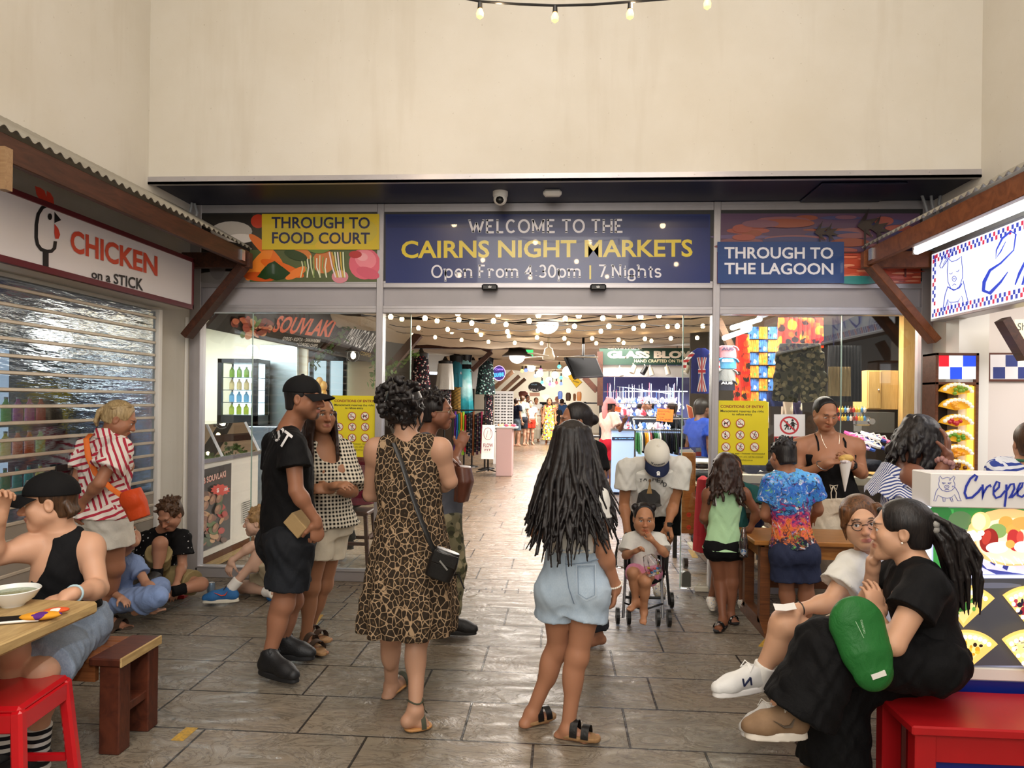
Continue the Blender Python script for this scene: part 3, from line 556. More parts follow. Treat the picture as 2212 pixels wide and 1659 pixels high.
for pts,w in (([(1690,720),(1680,690),(1700,705),(1715,720),(1745,712),(1765,700),(1785,680),(1785,720),(1790,780),(1790,830),(1770,890),(1740,915),(1710,905),(1690,860),(1685,790),(1690,720)],1.4),([(1690,890),(1670,950),(1655,1050),(1665,1060),(1690,980),(1700,1000),(1730,1000),(1760,995),(1785,955),(1800,1020),(1825,1015),(1830,1000),(1810,920),(1795,850)],1.6),([(1690,895),(1730,918),(1770,900),(1788,870)],2.2),([(1690,1000),(1695,1050),(1710,1055),(1712,1005)],1.3),([(1760,1000),(1765,1035),(1778,1040)],1.3),([(1700,800),(1712,806),(1724,796)],1.2),([(1748,786),(1760,790),(1770,775)],1.2),([(1722,886),(1735,874),(1750,880)],1.2),([(1645,765),(1635,750),(1660,690),(1700,640),(1725,632),(1725,660),(1690,710),(1650,765)],1.5),([(1660,740),(1690,690),(1710,655)],1.)): A.stroke(q(pts),w,BLU)
A.ring(1520+1737/3.197,340+838/3.197,4.5,5.6,1.2,BLU,14); A.ell(1520+1733/3.197,340+838/3.197,.9,1.4,BLU,8); A.ell(1520+1741/3.197,340+838/3.197,.9,1.4,BLU,8)
A.stroke(q([(2095,580),(2060,650),(2025,700),(2030,640),(2070,560),(2130,510),(2165,530),(2150,640),(2060,730),(1985,780),(1945,860),(1940,920),(1985,938),(2060,860),(2110,790)]),[1.5,3,2.5,3,4.5,4,4,3,4,6,8,8,8,5,2],BLU); A.stroke(q([(2160,880),(2190,800),(2230,720),(2240,780),(2210,880),(2250,860)]),[3,6,7,6,5,3],BLU)
A.stroke(q([(2290,780),(2360,700),(2330,660),(2290,760),(2310,840),(2390,760),(2420,640),(2400,900),(2380,1000)]),6,BLU); A.build('sign_face',M_LIT,e)
for k,(ya_,yb_,s) in enumerate(((5.32,4.1,'nearer the doors'),(4.05,2.85,'nearer the viewer'))):
    e = empty('tube_light',(2.56,(ya_+yb_)/2,2.72),'lit fluorescent tube under the right awning, %s' % s,'lamp','fluorescent tubes under the awning'); mb = MB(); mb.cyl((2.56,yb_,2.72),(2.56,ya_,2.72),.024,n=12); mb.build('tube',M_TUBE,e,True); mb = MB(); mb.box((2.535,yb_-.02,2.745),(2.585,ya_+.02,2.775),.004); mb.box((2.54,ya_,2.7),(2.58,ya_+.03,2.76),.004); mb.box((2.54,yb_-.03,2.7),(2.58,yb_,2.76),.004); mb.build('batten',M_WHITE,e)
mb = MB(); mb.box((XR-.06,5.60,0),(XR+.16,5.78,2.42)); o = mb.build('trim_7',M_WHITE); o['kind'] = 'structure'
# display column of model crepes
YD = 5.56; a = atY(2022,762,YD); b = atY(2112,1060,YD); e = empty('crepe_display_case',(a[0]+.16,YD,.7),'tall lit display case of model crepes with chequered top beside the facade','display case'); zc = atY(2060,828,YD)[2]
mb = MB(); xa,xb = a[0],b[0]
for x in (xa,xb-.022): mb.box((x,YD,.7),(x+.022,YD+.2,a[2]),.002)
for z in (a[2]-.02,zc-.01,.7): mb.box((xa,YD,z),(xb,YD+.2,z+.02),.002)
mb.build('timber_frame',wood('brown_frame','#4f2c1c','#6e4430'),e); mb = MB(); mb.box((xb-.06,YD+.02,.72),(xb-.024,YD+.1,zc-.02)); mb.build('yellow_light',mat('yellow_light','#ffd860',.4,emit='#ffcc40',es=2.2),e); mb = MB(); mb.box((xa+.02,YD+.19,.72),(xb-.06,YD+.2,zc)); mb.build('back_panel',M_DARK,e)
A = Art(lambda x,y: atY(x,y,YD+.004),NF); A.rect(2026,766,2108,819,'#f2f2f6')
for x0,y0,x1,y1_,c in ((2028,766,2050,792,'#d01828'),(2080,766,2108,792,'#2348d0'),(2052,793,2078,819,'#2348d0'),(2022,793,2027,819,'#c02838')): A.rect(x0,y0,x1,y1_,c)
A.build('chequered_panel',M_LIT,e)
def crepe_model(c,s,tops,label):
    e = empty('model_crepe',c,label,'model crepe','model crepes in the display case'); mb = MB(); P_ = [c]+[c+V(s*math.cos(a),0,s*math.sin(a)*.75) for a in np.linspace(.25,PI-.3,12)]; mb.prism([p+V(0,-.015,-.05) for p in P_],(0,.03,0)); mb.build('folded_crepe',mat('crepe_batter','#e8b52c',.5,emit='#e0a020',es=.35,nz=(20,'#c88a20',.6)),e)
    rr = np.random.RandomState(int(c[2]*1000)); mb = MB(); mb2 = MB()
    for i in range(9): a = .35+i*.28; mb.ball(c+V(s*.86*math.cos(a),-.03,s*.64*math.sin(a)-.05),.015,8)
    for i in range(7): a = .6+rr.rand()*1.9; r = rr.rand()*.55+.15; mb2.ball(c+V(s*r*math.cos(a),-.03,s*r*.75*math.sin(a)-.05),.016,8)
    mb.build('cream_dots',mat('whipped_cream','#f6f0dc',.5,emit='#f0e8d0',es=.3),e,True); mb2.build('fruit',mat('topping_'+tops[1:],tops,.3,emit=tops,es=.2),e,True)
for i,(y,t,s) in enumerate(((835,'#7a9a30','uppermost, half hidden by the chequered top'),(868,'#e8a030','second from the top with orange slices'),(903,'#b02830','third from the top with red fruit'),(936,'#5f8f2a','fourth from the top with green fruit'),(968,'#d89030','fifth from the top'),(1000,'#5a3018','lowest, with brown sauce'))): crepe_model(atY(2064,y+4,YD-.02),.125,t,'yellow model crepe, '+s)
YE = 5.77; e = empty('chequered_board',atY(2190,825,YE),'framed blue and white chequered board on the crepe stall wall','picture'); A = Art(lambda x,y: atY(x,y,YE),NF); A.rect(2135,762,2290,824,'#5a2c1c'); A.rect(2139,766,2290,819,'#eae6ea')
for i in range(6):
    for r in range(2):
        if (i+r) % 2 == 1: A.rect(2145+i*27,767+r*26,2171+i*27,792+r*26,'#26357e')
A.build('board',M_MATTE,e)
e = empty('menu_board',atY(2250,745,5.3),'pale yellow menu board hanging at the right frame edge','sign'); A = Art(lambda x,y: atY(x,y,5.3),NF); A.rect(2192,690,2300,748,'#f0dfa8'); A.text('Shakes',(2198,714),(2250,712),16,'#3a3a3a',.01); A.build('board',M_LIT,e)
mb = MB(); mb.beam(atY(2165,690,5.2),atY(2215,775,5.2),.06,.1,(0,1,0)); tag(mb.build('timber_brace',M_BEAM),'dark timber brace inside the crepe stall at the right edge','timber brace')
# crepe counter with sign and backlit pictures
YC = 3.0; P3 = lambda x,y: atY(x,y,YC); x0 = P3(2011,1060)[0]; e = empty('crepe_counter',(x0+.6,YC+.1,0),'crepe counter with white sign reading Crepe and backlit crepe pictures','counter')
zt = P3(2030,1022)[2]; zs_ = P3(2030,1096)[2]
mb = MB(); mb.box((x0,YC,zs_),(x0+1.5,YC+.16,zt),.004); mb.build('sign_box',mat('white_board','#e8e6e4',.4),e)
A = Art(lambda x,y: atY(x,y,YC-.002),NF); q = lambda l: [(1940+x/8.13,880+y/8.13) for x,y in l]; NB = '#1f3090'
for pts,w in (([(725,1290),(720,1240),(735,1200),(780,1255),(860,1225),(930,1250),(975,1205),(1000,1220),(975,1290),(1000,1350),(985,1420),(930,1465),(860,1478),(780,1460),(725,1400),(710,1340),(725,1290)],1.),([(710,1410),(665,1480),(645,1560),(625,1640),(660,1645),(700,1540),(780,1580),(860,1595),(940,1580),(990,1530),(1050,1640),(1110,1640),(1085,1590),(1060,1500),(1000,1400)],1.),([(785,1590),(790,1650),(820,1655),(825,1600)],1.),([(910,1590),(935,1650),(965,1650),(945,1590)],1.),([(770,1320),(835,1328),(800,1345),(770,1320)],1.1),([(870,1328),(935,1320),(900,1345),(870,1328)],1.1),([(815,1448),(850,1436),(890,1446)],1.)): A.stroke(q(pts),w,NB)
A.ring(1940+850/8.13,880+1392/8.13,5,3.4,.9,NB,16); A.ell(1940+840/8.13,880+1392/8.13,.8,1,NB,8); A.ell(1940+860/8.13,880+1392/8.13,.8,1,NB,8); A.ell(1940+905/8.13,880+1270/8.13,1.3,1.3,NB,8); A.ell(1940+955/8.13,880+1385/8.13,1.2,1.8,NB,8)
A.stroke(q([(1345,1290),(1380,1210),(1340,1185),(1260,1250),(1190,1380),(1160,1500),(1200,1590),(1290,1580),(1400,1480),(1460,1400)]),5.2,NB); A.stroke(q([(1475,1350),(1480,1500),(1465,1620),(1490,1500),(1550,1400),(1610,1360),(1620,1400)]),4.6,NB); A.stroke(q([(1680,1480),(1760,1400),(1770,1320),(1720,1300),(1670,1400),(1665,1520),(1710,1590),(1790,1560),(1870,1460)]),4.4,NB)
A.stroke(q([(1890,1350),(1890,1500),(1870,1660),(1860,1740)]),4.8,NB); A.stroke(q([(1895,1460),(1960,1350),(2020,1340),(2030,1420),(1980,1530),(1930,1590),(1990,1570),(2080,1480),(2160,1390),(2180,1320),(2130,1330),(2080,1440),(2090,1540),(2160,1570),(2250,1500)]),4.6,NB)
A.text('s',(2225,1080),(2245,1080),24,NB,.02); A.build('sign_face',M_SIGNW,e)
zl = P3(2030,1440)[2]; mb = MB(); mb.box((x0+.03,YC+.03,.34),(x0+1.5,YC+.155,zs_)); mb.build('cabinet',mat('lavender_white','#cfd2ea',.4,emit='#b8bce8',es=.25),e); mb = MB(); mb.box((x0+.0,YC+.02,0),(x0+1.5,YC+.17,zl-.06)); mb.build('base',mat('blue_laminate','#12247e',.35),e)
mb = MB(); mb.box((x0+.01,YC+.0,zl-.05),(x0+1.5,YC+.03,zl),.004); mb.build('ledge',M_WHITE,e); mb = MB(); mb.box((x0-.012,YC+.05,.6),(x0+.028,YC+.15,zs_)); mb.build('corner_light',mat('cool_light','#e0e6ff',.4,emit='#dfe6ff',es=1.6),e)
A = Art(lambda x,y: atY(x,y,YC+.026),NF); A.rect(2016,1097,2330,1240,'#2f7a3a'); A.rect(2016,1100,2060,1240,'#3f9a4a')
for i in range(12): A.ell(2030+i*22,1110+(i*37) % 60,26,20,['#2a6a34','#3f8a48','#53704a','#6a7a66','#2f7238'][i % 5])
A.poly([(2068,1140),(2075,1240),(2330,1240),(2330,1190),(2160,1215),(2110,1185)],'#c8c6ec'); A.poly([(2072,1165),(2085,1195),(2130,1228),(2212,1240),(2150,1240),(2100,1215)],'#3b3f86')
for i in range(9): A.poly([(2076+i*13,1172+i*7.2-i*i*.15),(2086+i*13,1178+i*7.2-i*i*.15),(2082+i*13,1190+i*7-i*i*.15),(2072+i*13,1184+i*7-i*i*.15)],['#e8e6f8','#34387e'][i % 2])
A.ell(2180,1160,95,62,'#e4b478',rot=.08); A.ell(2185,1168,80,50,'#f0ddb8',rot=.08)
for x,y,a,b,c,r in ((2116,1126,21,21,'#eec684',0),(2112,1126,15,18,'#f6e0b0',0),(2170,1128,16,14,'#e89a4a',0),(2152,1146,20,16,'#7d9a5a',0),(2186,1146,16,14,'#e8a050',.3),(2212,1130,30,14,'#e89a50',.1),(2133,1166,20,26,'#8a2420',.2),(2128,1160,9,16,'#b0382e',.3),(2188,1166,16,24,'#b03030',-.2),(2200,1160,8,14,'#c84a40',0),(2094,1158,16,12,'#f4f2ee',0),(2150,1182,24,12,'#fbf8f2',0),(2162,1178,12,9,'#fffdf6',0),(2204,1180,18,12,'#f6f2ea',0),(2225,1172,12,10,'#fbf8f2',0),(2178,1174,10,9,'#eaa050',0)): A.ell(x,y,a,b,c,rot=r)
for i in range(7): A.ell(2080+i*6,1150+i % 3*5,6,6,'#fbf9f4')
for i in range(14): A.stroke([(2130+i*9,1200+(i % 3)*4),(2140+i*9,1212+(i % 2)*6)],2.2,'#fffaf0')
A.rect(2016,1240,2330,1246,'#dfe2ff'); A.rect(2062,1247,2330,1434,'#3d3d42'); A.rect(2016,1247,2062,1434,'#4a4448'); A.ell(2140,1262,60,6,'#5a5c6a')
def fan(cx,cy,r,a0,a1,tops,lines=None):
    rr = np.random.RandomState(int(cx+cy)); A.poly([(cx,cy)]+[(cx+r*math.cos(t),cy-r*math.sin(t)) for t in np.linspace(a0,a1,14)],'#e8c268'); A.poly([(cx,cy-8)]+[(cx+r*.93*math.cos(t),cy-r*.93*math.sin(t)) for t in np.linspace(a0+.25,a1-.05,12)],'#f2d68c')
    for i in range(22): t = a0+.3+rr.rand()*(a1-a0-.4); k = .35+rr.rand()*.42; A.ell(cx+r*k*math.cos(t),cy-r*k*math.sin(t),3+rr.rand()*3.5,3+rr.rand()*3.5,tops[i % len(tops)])
    if lines:
        for i in range(6): A.stroke([(cx-r*.28+i*4,cy-r*.8+i*9),(cx+r*.2+i*3,cy-r*.85+i*9)],1.4,'#2a1610')
    for t in np.linspace(a0+.2,a1-.1,9): A.ell(cx+r*.84*math.cos(t),cy-r*.84*math.sin(t),5,5,'#f4ecf0'); A.ell(cx+r*.84*math.cos(t)-1,cy-r*.84*math.sin(t)-1,2.2,2.2,'#ffffff')
    for k in (.35,.55,.72): A.ell(cx+r*k*math.cos(a1-.06),cy-r*k*math.sin(a1-.06),4.6,4.6,'#f2e8ee')
fan(2075,1352,92,.75,2.2,['#3f7a34','#5a9a44','#2f5f2a']); fan(2212,1352,92,.8,2.25,['#8a2434','#1d1a2c','#a8384a','#22182a']); fan(2073,1440,88,.7,2.2,['#e8b83a','#2a1c14','#d89a2a']); fan(2205,1446,98,.8,2.25,['#e8d8a8','#6a3a24','#f0e2b8'],True); A.build('backlit_pictures',M_LIT,e)
# red bench(es)
RED = mat('red_paint','#b3161c',.38,nz=(6,'#a01218',.5)); e = empty('red_bench',(2.1,2.85,0),'red painted bench in front of the crepe counter, blue panel below','bench'); fx = atY(1978,1560,2.66)[0]
mb = MB(); mb.box((fx-.02,2.64,.415),(fx+1.6,2.985,.45),.006); mb.build('seat',RED,e); mb = MB(); mb.box((fx+.01,2.668,.31),(fx+1.58,2.69,.414),.003); mb.build('apron',RED,e)
for x in (fx,fx+1.5):
    for y in (2.66,2.92): mb = MB(); mb.box((x,y,0),(x+.075,y+.06,.415),.004); mb.build('leg',RED,e)
mb = MB(); mb.box((fx+.075,2.70,.0),(fx+1.5,2.72,.31)); mb.build('panel',mat('blue_laminate'),e); mb = MB(); mb.box((fx+.13,2.692,.03),(fx+1.4,2.70,.075),.003); 
for i in range(7): mb.cyl((fx+.2+.17*i,2.688,.055),(fx+.2+.17*i,2.693,.055),.007,n=8)
mb.build('metal_strip',M_CHROME,e)
e = empty('red_bench',(1.35,3.35,0),'dark red bench under the two seated women','bench'); mb = MB(); mb.box((1.19,3.02,.40),(1.52,3.74,.44),.006); mb.build('seat',RED,e)
for x in (1.2,1.445):
    for y in (3.04,3.65): mb = MB(); mb.box((x,y,.02),(x+.065,y+.065,.40),.004); o = mb.build('leg',RED,e); mb = MB(); mb.cyl((x+.03,y+.03,0),(x+.03,y+.03,.02),.02,n=10); mb.build('foot_cap',M_CHROME,o)
mb = MB(); mb.box((1.2,3.05,.32),(1.22,3.7,.40)); mb.box((1.49,3.05,.32),(1.51,3.7,.40)); mb.build('rail',RED,e)
# wooden table behind the children
WT = wood('honey_timber','#8a5526','#b27a3e',.32,(1.5,14,14)); e = empty('wooden_table',(2.0,5.32,0),'long honey coloured wooden table at the right window','table'); mb = MB(); mb.box((1.36,5.04,.615),(2.62,5.58,.65),.006); mb.build('top',WT,e); mb = MB(); mb.box((1.42,5.08,.52),(2.56,5.10,.615)); mb.box((1.42,5.52,.52),(2.56,5.54,.615)); mb.box((1.42,5.08,.52),(1.44,5.54,.615)); mb.build('apron',WT,e)
for x in (1.41,2.5):
    for y in (5.07,5.48): mb = MB(); mb.box((x,y,.06),(x+.07,y+.07,.6),.004); mb.build('leg',wood('brown_timber','#52301c','#7a4a28'),e)
    mb = MB(); mb.prism([(x,4.96,0),(x,5.62,0),(x,5.62,.03),(x,5.5,.1),(x,5.12,.1),(x,4.96,.03)],(.07,0,0)); mb.build('sledge_foot',wood('brown_timber'),e)
mb = MB(); mb.box((1.48,5.3,.26),(2.5,5.33,.36),.003); mb.build('stretcher',wood('brown_timber'),e)
# table, bench and stool on the left
e = empty('plank_table',(-2.4,2.2,0),'pale thick plank table at the lower left corner','table'); mb = MB(); mb.box((-2.95,1.5,.70),(-1.9,2.82,.75),.01); mb.build('top',wood('pale_plank','#9a7c50','#c4a672',.5,(12,1.2,12)),e)
for x in (-2.8,-2.05): mb = MB(); mb.box((x,1.6,0),(x+.07,1.7,.7)); mb.build('leg',M_DARK,e)
e = empty('wooden_bench',(-2.5,3.18,0),'low brown slatted bench with worn edges under the young man','bench'); DW = wood('walnut_stain','#3a1a12','#5f2f1e',.4,(3,12,3)); SW = wood('chestnut_stain','#6a3a1e','#8d5530',.38,(1.2,16,16)); mb = MB()
for k in range(4): mb.box((-3.1,3.035+k*.075,.40),(-2.08,3.105+k*.075,.428),.004)
mb.build('seat_slats',SW,e); mb = MB(); mb.box((-2.08,3.02,.395),(-1.93,3.345,.432),.006); mb.build('end_board',DW,e); mb = MB(); mb.box((-3.1,3.04,.32),(-2.06,3.065,.40)); mb.box((-3.1,3.30,.32),(-2.06,3.325,.40)); mb.build('apron',SW,e)
for y in (3.03,3.255): mb = MB(); mb.box((-2.035,y,0),(-1.94,y+.085,.396),.005); mb.build('leg',DW,e)
for y in (3.03,3.255): mb = MB(); mb.box((-3.1,y,0),(-3.01,y+.085,.396),.005); mb.build('leg',DW,e)
mb = MB(); mb.box((-2.03,3.1,.16),(-1.95,3.27,.20),.004); mb.build('stretcher',DW,e); mb = MB(); mb.box((-1.936,3.02,.392),(-1.926,3.345,.436),.004); mb.build('worn_edge',wood('pale_plank'),e)
RP = mat('red_plastic','#c4121c',.25,coat=.3); e = empty('plastic_stool',(-2.13,2.6,0),'bright red plastic stool at the lower left corner','stool'); mb = MB(); c = V(-2.13,2.6,.445); cr,sr_ = math.cos(.12),math.sin(.12); AX = (V(cr,sr_,0),V(-sr_,cr,0),V(0,0,1)); mb.obox(c,(.32,.32,.03),AX,.012); mb.build('seat',RP,e)
for i in (-1,1):
    for j in (-1,1): t0 = c+AX[0]*.145*i+AX[1]*.145*j; b0 = c*V(1,1,0)+AX[0]*.18*i+AX[1]*.18*j; mb = MB(); mb.beam(b0,t0,.045,.045,AX[1],.01); mb.build('leg',RP,e)
for i,(u_,w_) in enumerate(((0,1),(0,-1),(1,1),(1,-1))): A_,B_ = AX[u_],AX[1-u_]; mb = MB(); mb.obox(c+B_*.157*w_-V(0,0,.045),(.30,.018,.075) if 1 else 0,(A_,B_,V(0,0,1)),.006); mb.build('skirt',RP,e); 
for w_ in (-1,1): mb = MB(); mb.obox(c+AX[1]*.172*w_-V(0,0,.33),(.30,.02,.035),AX,.006); mb.build('lower_rail',RP,e)
# ================================================================== people: a distance-field modeller
BIG = .06
class Sdf:
    def __init__(s): s.p = []; s.lo = V(9e9,9e9,9e9); s.hi = -s.lo
    def _add(s,fn,lo,hi,k,op):
        lo = np.asarray(lo,float); hi = np.asarray(hi,float); s.p.append((fn,lo-k,hi+k,k,op))
        if op == 'u': s.lo = np.minimum(s.lo,lo); s.hi = np.maximum(s.hi,hi)
        return s
    def cone(s,a,b,ra,rb=None,k=.02,flat=1.,ax=None,op='u'):
        a = np.asarray(a,float); b = np.asarray(b,float); rb = ra if rb is None else rb; ba = b-a; L2 = max(float(ba@ba),1e-9); m = max(ra,rb); A = nrm(ax) if ax is not None else None
        def fn(x,y,z):
            px,py,pz = x-a[0],y-a[1],z-a[2]; t = np.clip((px*ba[0]+py*ba[1]+pz*ba[2])/L2,0,1); qx,qy,qz = px-t*ba[0],py-t*ba[1],pz-t*ba[2]; r = ra+(rb-ra)*t
            if A is not None:
                h = qx*A[0]+qy*A[1]+qz*A[2]; d2 = qx*qx+qy*qy+qz*qz+h*h*(1/flat**2-1); return (np.sqrt(d2)-r)*(.5+.5*flat)
            return np.sqrt(qx*qx+qy*qy+qz*qz)-r
        return s._add(fn,np.minimum(a,b)-m,np.maximum(a,b)+m,k,op)
    def chain(s,pts,rs,k=.015,**kw):
        for i in range(len(pts)-1): s.cone(pts[i],pts[i+1],rs[i],rs[i+1],k,**kw)
        return s
    def tube(s,a,b,ra,rb,k=.015,ext=0.,op='u',sq=None,rnd=False):
        """flat-ended cone; sq=(axis, factor) widens it along an axis"""
        a = np.asarray(a,float); b = np.asarray(b,float); ba = b-a; L = float(np.linalg.norm(ba)); d = ba/L; m = max(ra,rb)*(max(1,sq[1]) if sq else 1); S = nrm(np.asarray(sq[0])-d*np.dot(sq[0],d)) if sq else None
        def fn(x,y,z):
            px,py,pz = x-a[0],y-a[1],z-a[2]; t = px*d[0]+py*d[1]+pz*d[2]; q2 = px*px+py*py+pz*pz-t*t; r = ra+(rb-ra)*np.clip(t/L,0,1)
            if S is not None: h = px*S[0]+py*S[1]+pz*S[2]; q2 = q2+h*h*(1/sq[1]**2-1)
            if rnd: return np.maximum(np.sqrt(np.maximum(q2,0)+np.minimum(t,0)**2)-r,t-L)
            return np.maximum(np.sqrt(np.maximum(q2,0))-r,np.maximum(-t-ext,t-L))
        return s._add(fn,np.minimum(a,b)-m,np.maximum(a,b)+m,k,op)
    def ell(s,c,r,R=None,k=.02,op='u'):
        c = np.asarray(c,float); r = np.asarray(r if hasattr(r,'__len__') else (r,r,r),float); R = np.eye(3) if R is None else np.asarray(R); m = r.max()
        e = np.sqrt(((R.T*r)**2).sum(1)) if R is not None else r
        def fn(x,y,z):
            px,py,pz = x-c[0],y-c[1],z-c[2]; k0 = 0; k1 = 0
            for i in range(3): q = (px*R[i,0]+py*R[i,1]+pz*R[i,2])/r[i]; k0 = k0+q*q; k1 = k1+(q/r[i])**2
            k0 = np.sqrt(k0); return k0*(k0-1)/np.sqrt(k1+1e-9)
        return s._add(fn,c-e,c+e,k,op)
    def loft(s,C,A,B,lat,k=.02,folds=None,op='u',caps=(0.,0.),pw=2.):
        """stack of ellipses: centres C, half-widths A along lat, half-depths B; flat ends (caps rounds them)"""
        C = np.asarray(C,float); A = np.asarray(A,float); B = np.asarray(B,float); d = nrm(C[-1]-C[0]); L = nrm(np.asarray(lat)-d*np.dot(lat,d)); D = np.cross(d,L); T = (C-C[0])@d; n = 40
        tt = np.linspace(T[0],T[-1],n)
        def sm(v):
            w = np.interp(tt,T,v); 
            for _ in range(2): w[1:-1] = .25*w[:-2]+.5*w[1:-1]+.25*w[2:]
            return w
        a_,b_ = sm(A),sm(B); cl,cdp = sm(C@L),sm(C@D); m = max(A.max(),B.max())*(1+(folds[0] if folds else 0))
        def fn(x,y,z):
            t = (x-C[0,0])*d[0]+(y-C[0,1])*d[1]+(z-C[0,2])*d[2]; u = x*L[0]+y*L[1]+z*L[2]; w = x*D[0]+y*D[1]+z*D[2]; i = np.clip((t-tt[0])/(tt[-1]-tt[0])*(n-1),0,n-1.001); j = i.astype(np.int32); f = i-j
            g = lambda v: v[j]*(1-f)+v[j+1]*f
            a,b = g(a_),g(b_); u = u-g(cl); w = w-g(cdp)
            if folds:
                th = np.arctan2(w/b,u/a); s_ = np.clip((t-tt[0])/(tt[-1]-tt[0]),0,1); q = 1+folds[0]*s_**folds[2]*(np.cos(folds[1]*th+1.3*np.sin(2.3*th)+folds[3])+.5*np.cos(folds[1]*1.7*th+4*s_)); a = a*q; b = b*q
            if pw == 2: rr = np.sqrt((u/a)**2+(w/b)**2)
            else: rr = (np.abs(u/a)**pw+np.abs(w/b)**pw)**(1/pw)
            return np.maximum((rr-1)*np.minimum(a,b),np.maximum(tt[0]-caps[0]-t,t-tt[-1]-caps[1]))
        return s._add(fn,C.min(0)-m,C.max(0)+m,k,op)
    def cut(s,p,n,k=.004):
        """removes the side the normal n points to"""
        p = np.asarray(p,float); n = nrm(n); s.p.append((lambda x,y,z: -((x-p[0])*n[0]+(y-p[1])*n[1]+(z-p[2])*n[2]),None,None,k,'s')); return s
    def cutbox(s,p,n,c,r,k=.004):
        """plane cut that only acts within distance r of c"""
        p = np.asarray(p,float); n = nrm(n); c = np.asarray(c,float)
        s.p.append((lambda x,y,z: np.maximum(-((x-p[0])*n[0]+(y-p[1])*n[1]+(z-p[2])*n[2]),np.sqrt((x-c[0])**2+(y-c[1])**2+(z-c[2])**2)-r),c-r,c+r,k,'s')); return s
    def mesh(s,vox,fine=None):
        lo = s.lo-3*vox; hi = s.hi+3*vox; ax = []
        for i in range(3):
            if fine is None: ax.append(np.arange(lo[i],hi[i]+vox,vox)); continue
            c,h,fv = fine; x = lo[i]; l = []
            while x < hi[i]+vox:
                l.append(x); dd = abs(x-c[i])-h; x += fv if dd < 0 else min(vox,fv+dd*.25)
            ax.append(np.array(l))
        G = np.full([len(a) for a in ax],BIG,np.float32)
        for fn,l,h,k,op in s.p:
            sl = []
            for i in range(3):
                if l is None: sl.append(slice(None)); continue
                a0 = max(0,np.searchsorted(ax[i],l[i]-2*vox)-1); a1 = min(len(ax[i]),np.searchsorted(ax[i],h[i]+2*vox)+1); sl.append(slice(a0,max(a1,a0)))
            X = ax[0][sl[0]][:,None,None].astype(np.float32); Y = ax[1][sl[1]][None,:,None].astype(np.float32); Z = ax[2][sl[2]][None,None,:].astype(np.float32)
            if 0 in (X.size,Y.size,Z.size): continue
            v = fn(X,Y,Z); g = G[sl[0],sl[1],sl[2]]
            if op == 'u': hh = np.maximum(k-np.abs(g-v),0)/k; g[...] = np.minimum(g,v)-hh*hh*k*.25
            else: v = -v; hh = np.maximum(k-np.abs(g-v),0)/k; g[...] = np.maximum(g,v)+hh*hh*k*.25
        return surface_nets(G,ax)
def surface_nets(G,ax):
    S = G < 0; n = G.shape; c = np.zeros((n[0]-1,n[1]-1,n[2]-1),np.int8)
    for i in (0,1):
        for j in (0,1):
            for k in (0,1): c += S[i:n[0]-1+i,j:n[1]-1+j,k:n[2]-1+k]
    I = np.argwhere((c > 0) & (c < 8)); N = len(I); acc = np.zeros((N,3)); cnt = np.zeros(N)
    cv = {}; cp = {}
    for i in (0,1):
        for j in (0,1):
            for k in (0,1):
                cv[i,j,k] = G[I[:,0]+i,I[:,1]+j,I[:,2]+k]; cp[i,j,k] = np.stack([ax[0][I[:,0]+i],ax[1][I[:,1]+j],ax[2][I[:,2]+k]],1)
    for a in cv:
        for q in range(3):
            if a[q] == 0:
                b = list(a); b[q] = 1; b = tuple(b); va,vb = cv[a],cv[b]; m = (va < 0) != (vb < 0); t = np.where(m,va/np.where(m,va-vb,1),0)[:,None]; acc += np.where(m[:,None],cp[a]*(1-t)+cp[b]*t,0); cnt += m
    vtx = acc/np.maximum(cnt,1)[:,None]; idm = np.full(c.shape,-1,np.int32); idm[I[:,0],I[:,1],I[:,2]] = np.arange(N); F_ = []
    for q in range(3):
        sl0 = [slice(1,-1)]*3; sl1 = [slice(1,-1)]*3; sl0[q] = slice(0,n[q]-1); sl1[q] = slice(1,n[q]); s0 = S[tuple(sl0)]; s1 = S[tuple(sl1)]; E = np.argwhere(s0 != s1)
        if not len(E): continue
        fl = s0[tuple(E.T)]; b = E.copy(); o = [i for i in range(3) if i != q]; b[:,o] += 1; qd = []
        for d0,d1 in ((0,0),(-1,0),(-1,-1),(0,-1)): e = b.copy(); e[:,o[0]] += d0; e[:,o[1]] += d1; qd.append(idm[e[:,0],e[:,1],e[:,2]])
        Q = np.stack(qd,1); fl = fl if q != 1 else ~fl; Q[~fl] = Q[~fl][:,::-1]; F_.append(Q[(Q >= 0).all(1)])
    return vtx,(np.concatenate(F_) if F_ else np.zeros((0,4),np.int32))
def frame(fwd,up=(0,0,1)):
    f = nrm(fwd); r = nrm(np.cross(f,up)); u = np.cross(r,f); return r,f,u
M_SKIN = attr_mat('skin',.5,spec=.35,sss=.08,bp=(180,.06))
M_EYE = attr_mat('eye_surface',.08,coat=.5)
def hair_mat(name,c1,c2,rough=.42):
    if name in _MC: return _MC[name]
    t = NT(name); v = t.co((60,60,7)); n = t.noise(v,1.6,5,.6,.6); t.p(col=t.ramp(n,[(.3,c1),(.75,c2)]),rough=rough,spec=.4); t.bump(n,.45,.006); _MC[name] = t.m; return t.m
H_BLACK = hair_mat('black_hair','#08070a','#241d1c'); H_BROWN = hair_mat('brown_hair','#2a1a10','#5a3d26'); H_BLOND = hair_mat('blond_hair','#7d6644','#c9b184'); H_FAIR = hair_mat('fair_hair','#6e5334','#b08d5e'); H_DARK = hair_mat('dark_brown_hair','#120b09','#3f2519')
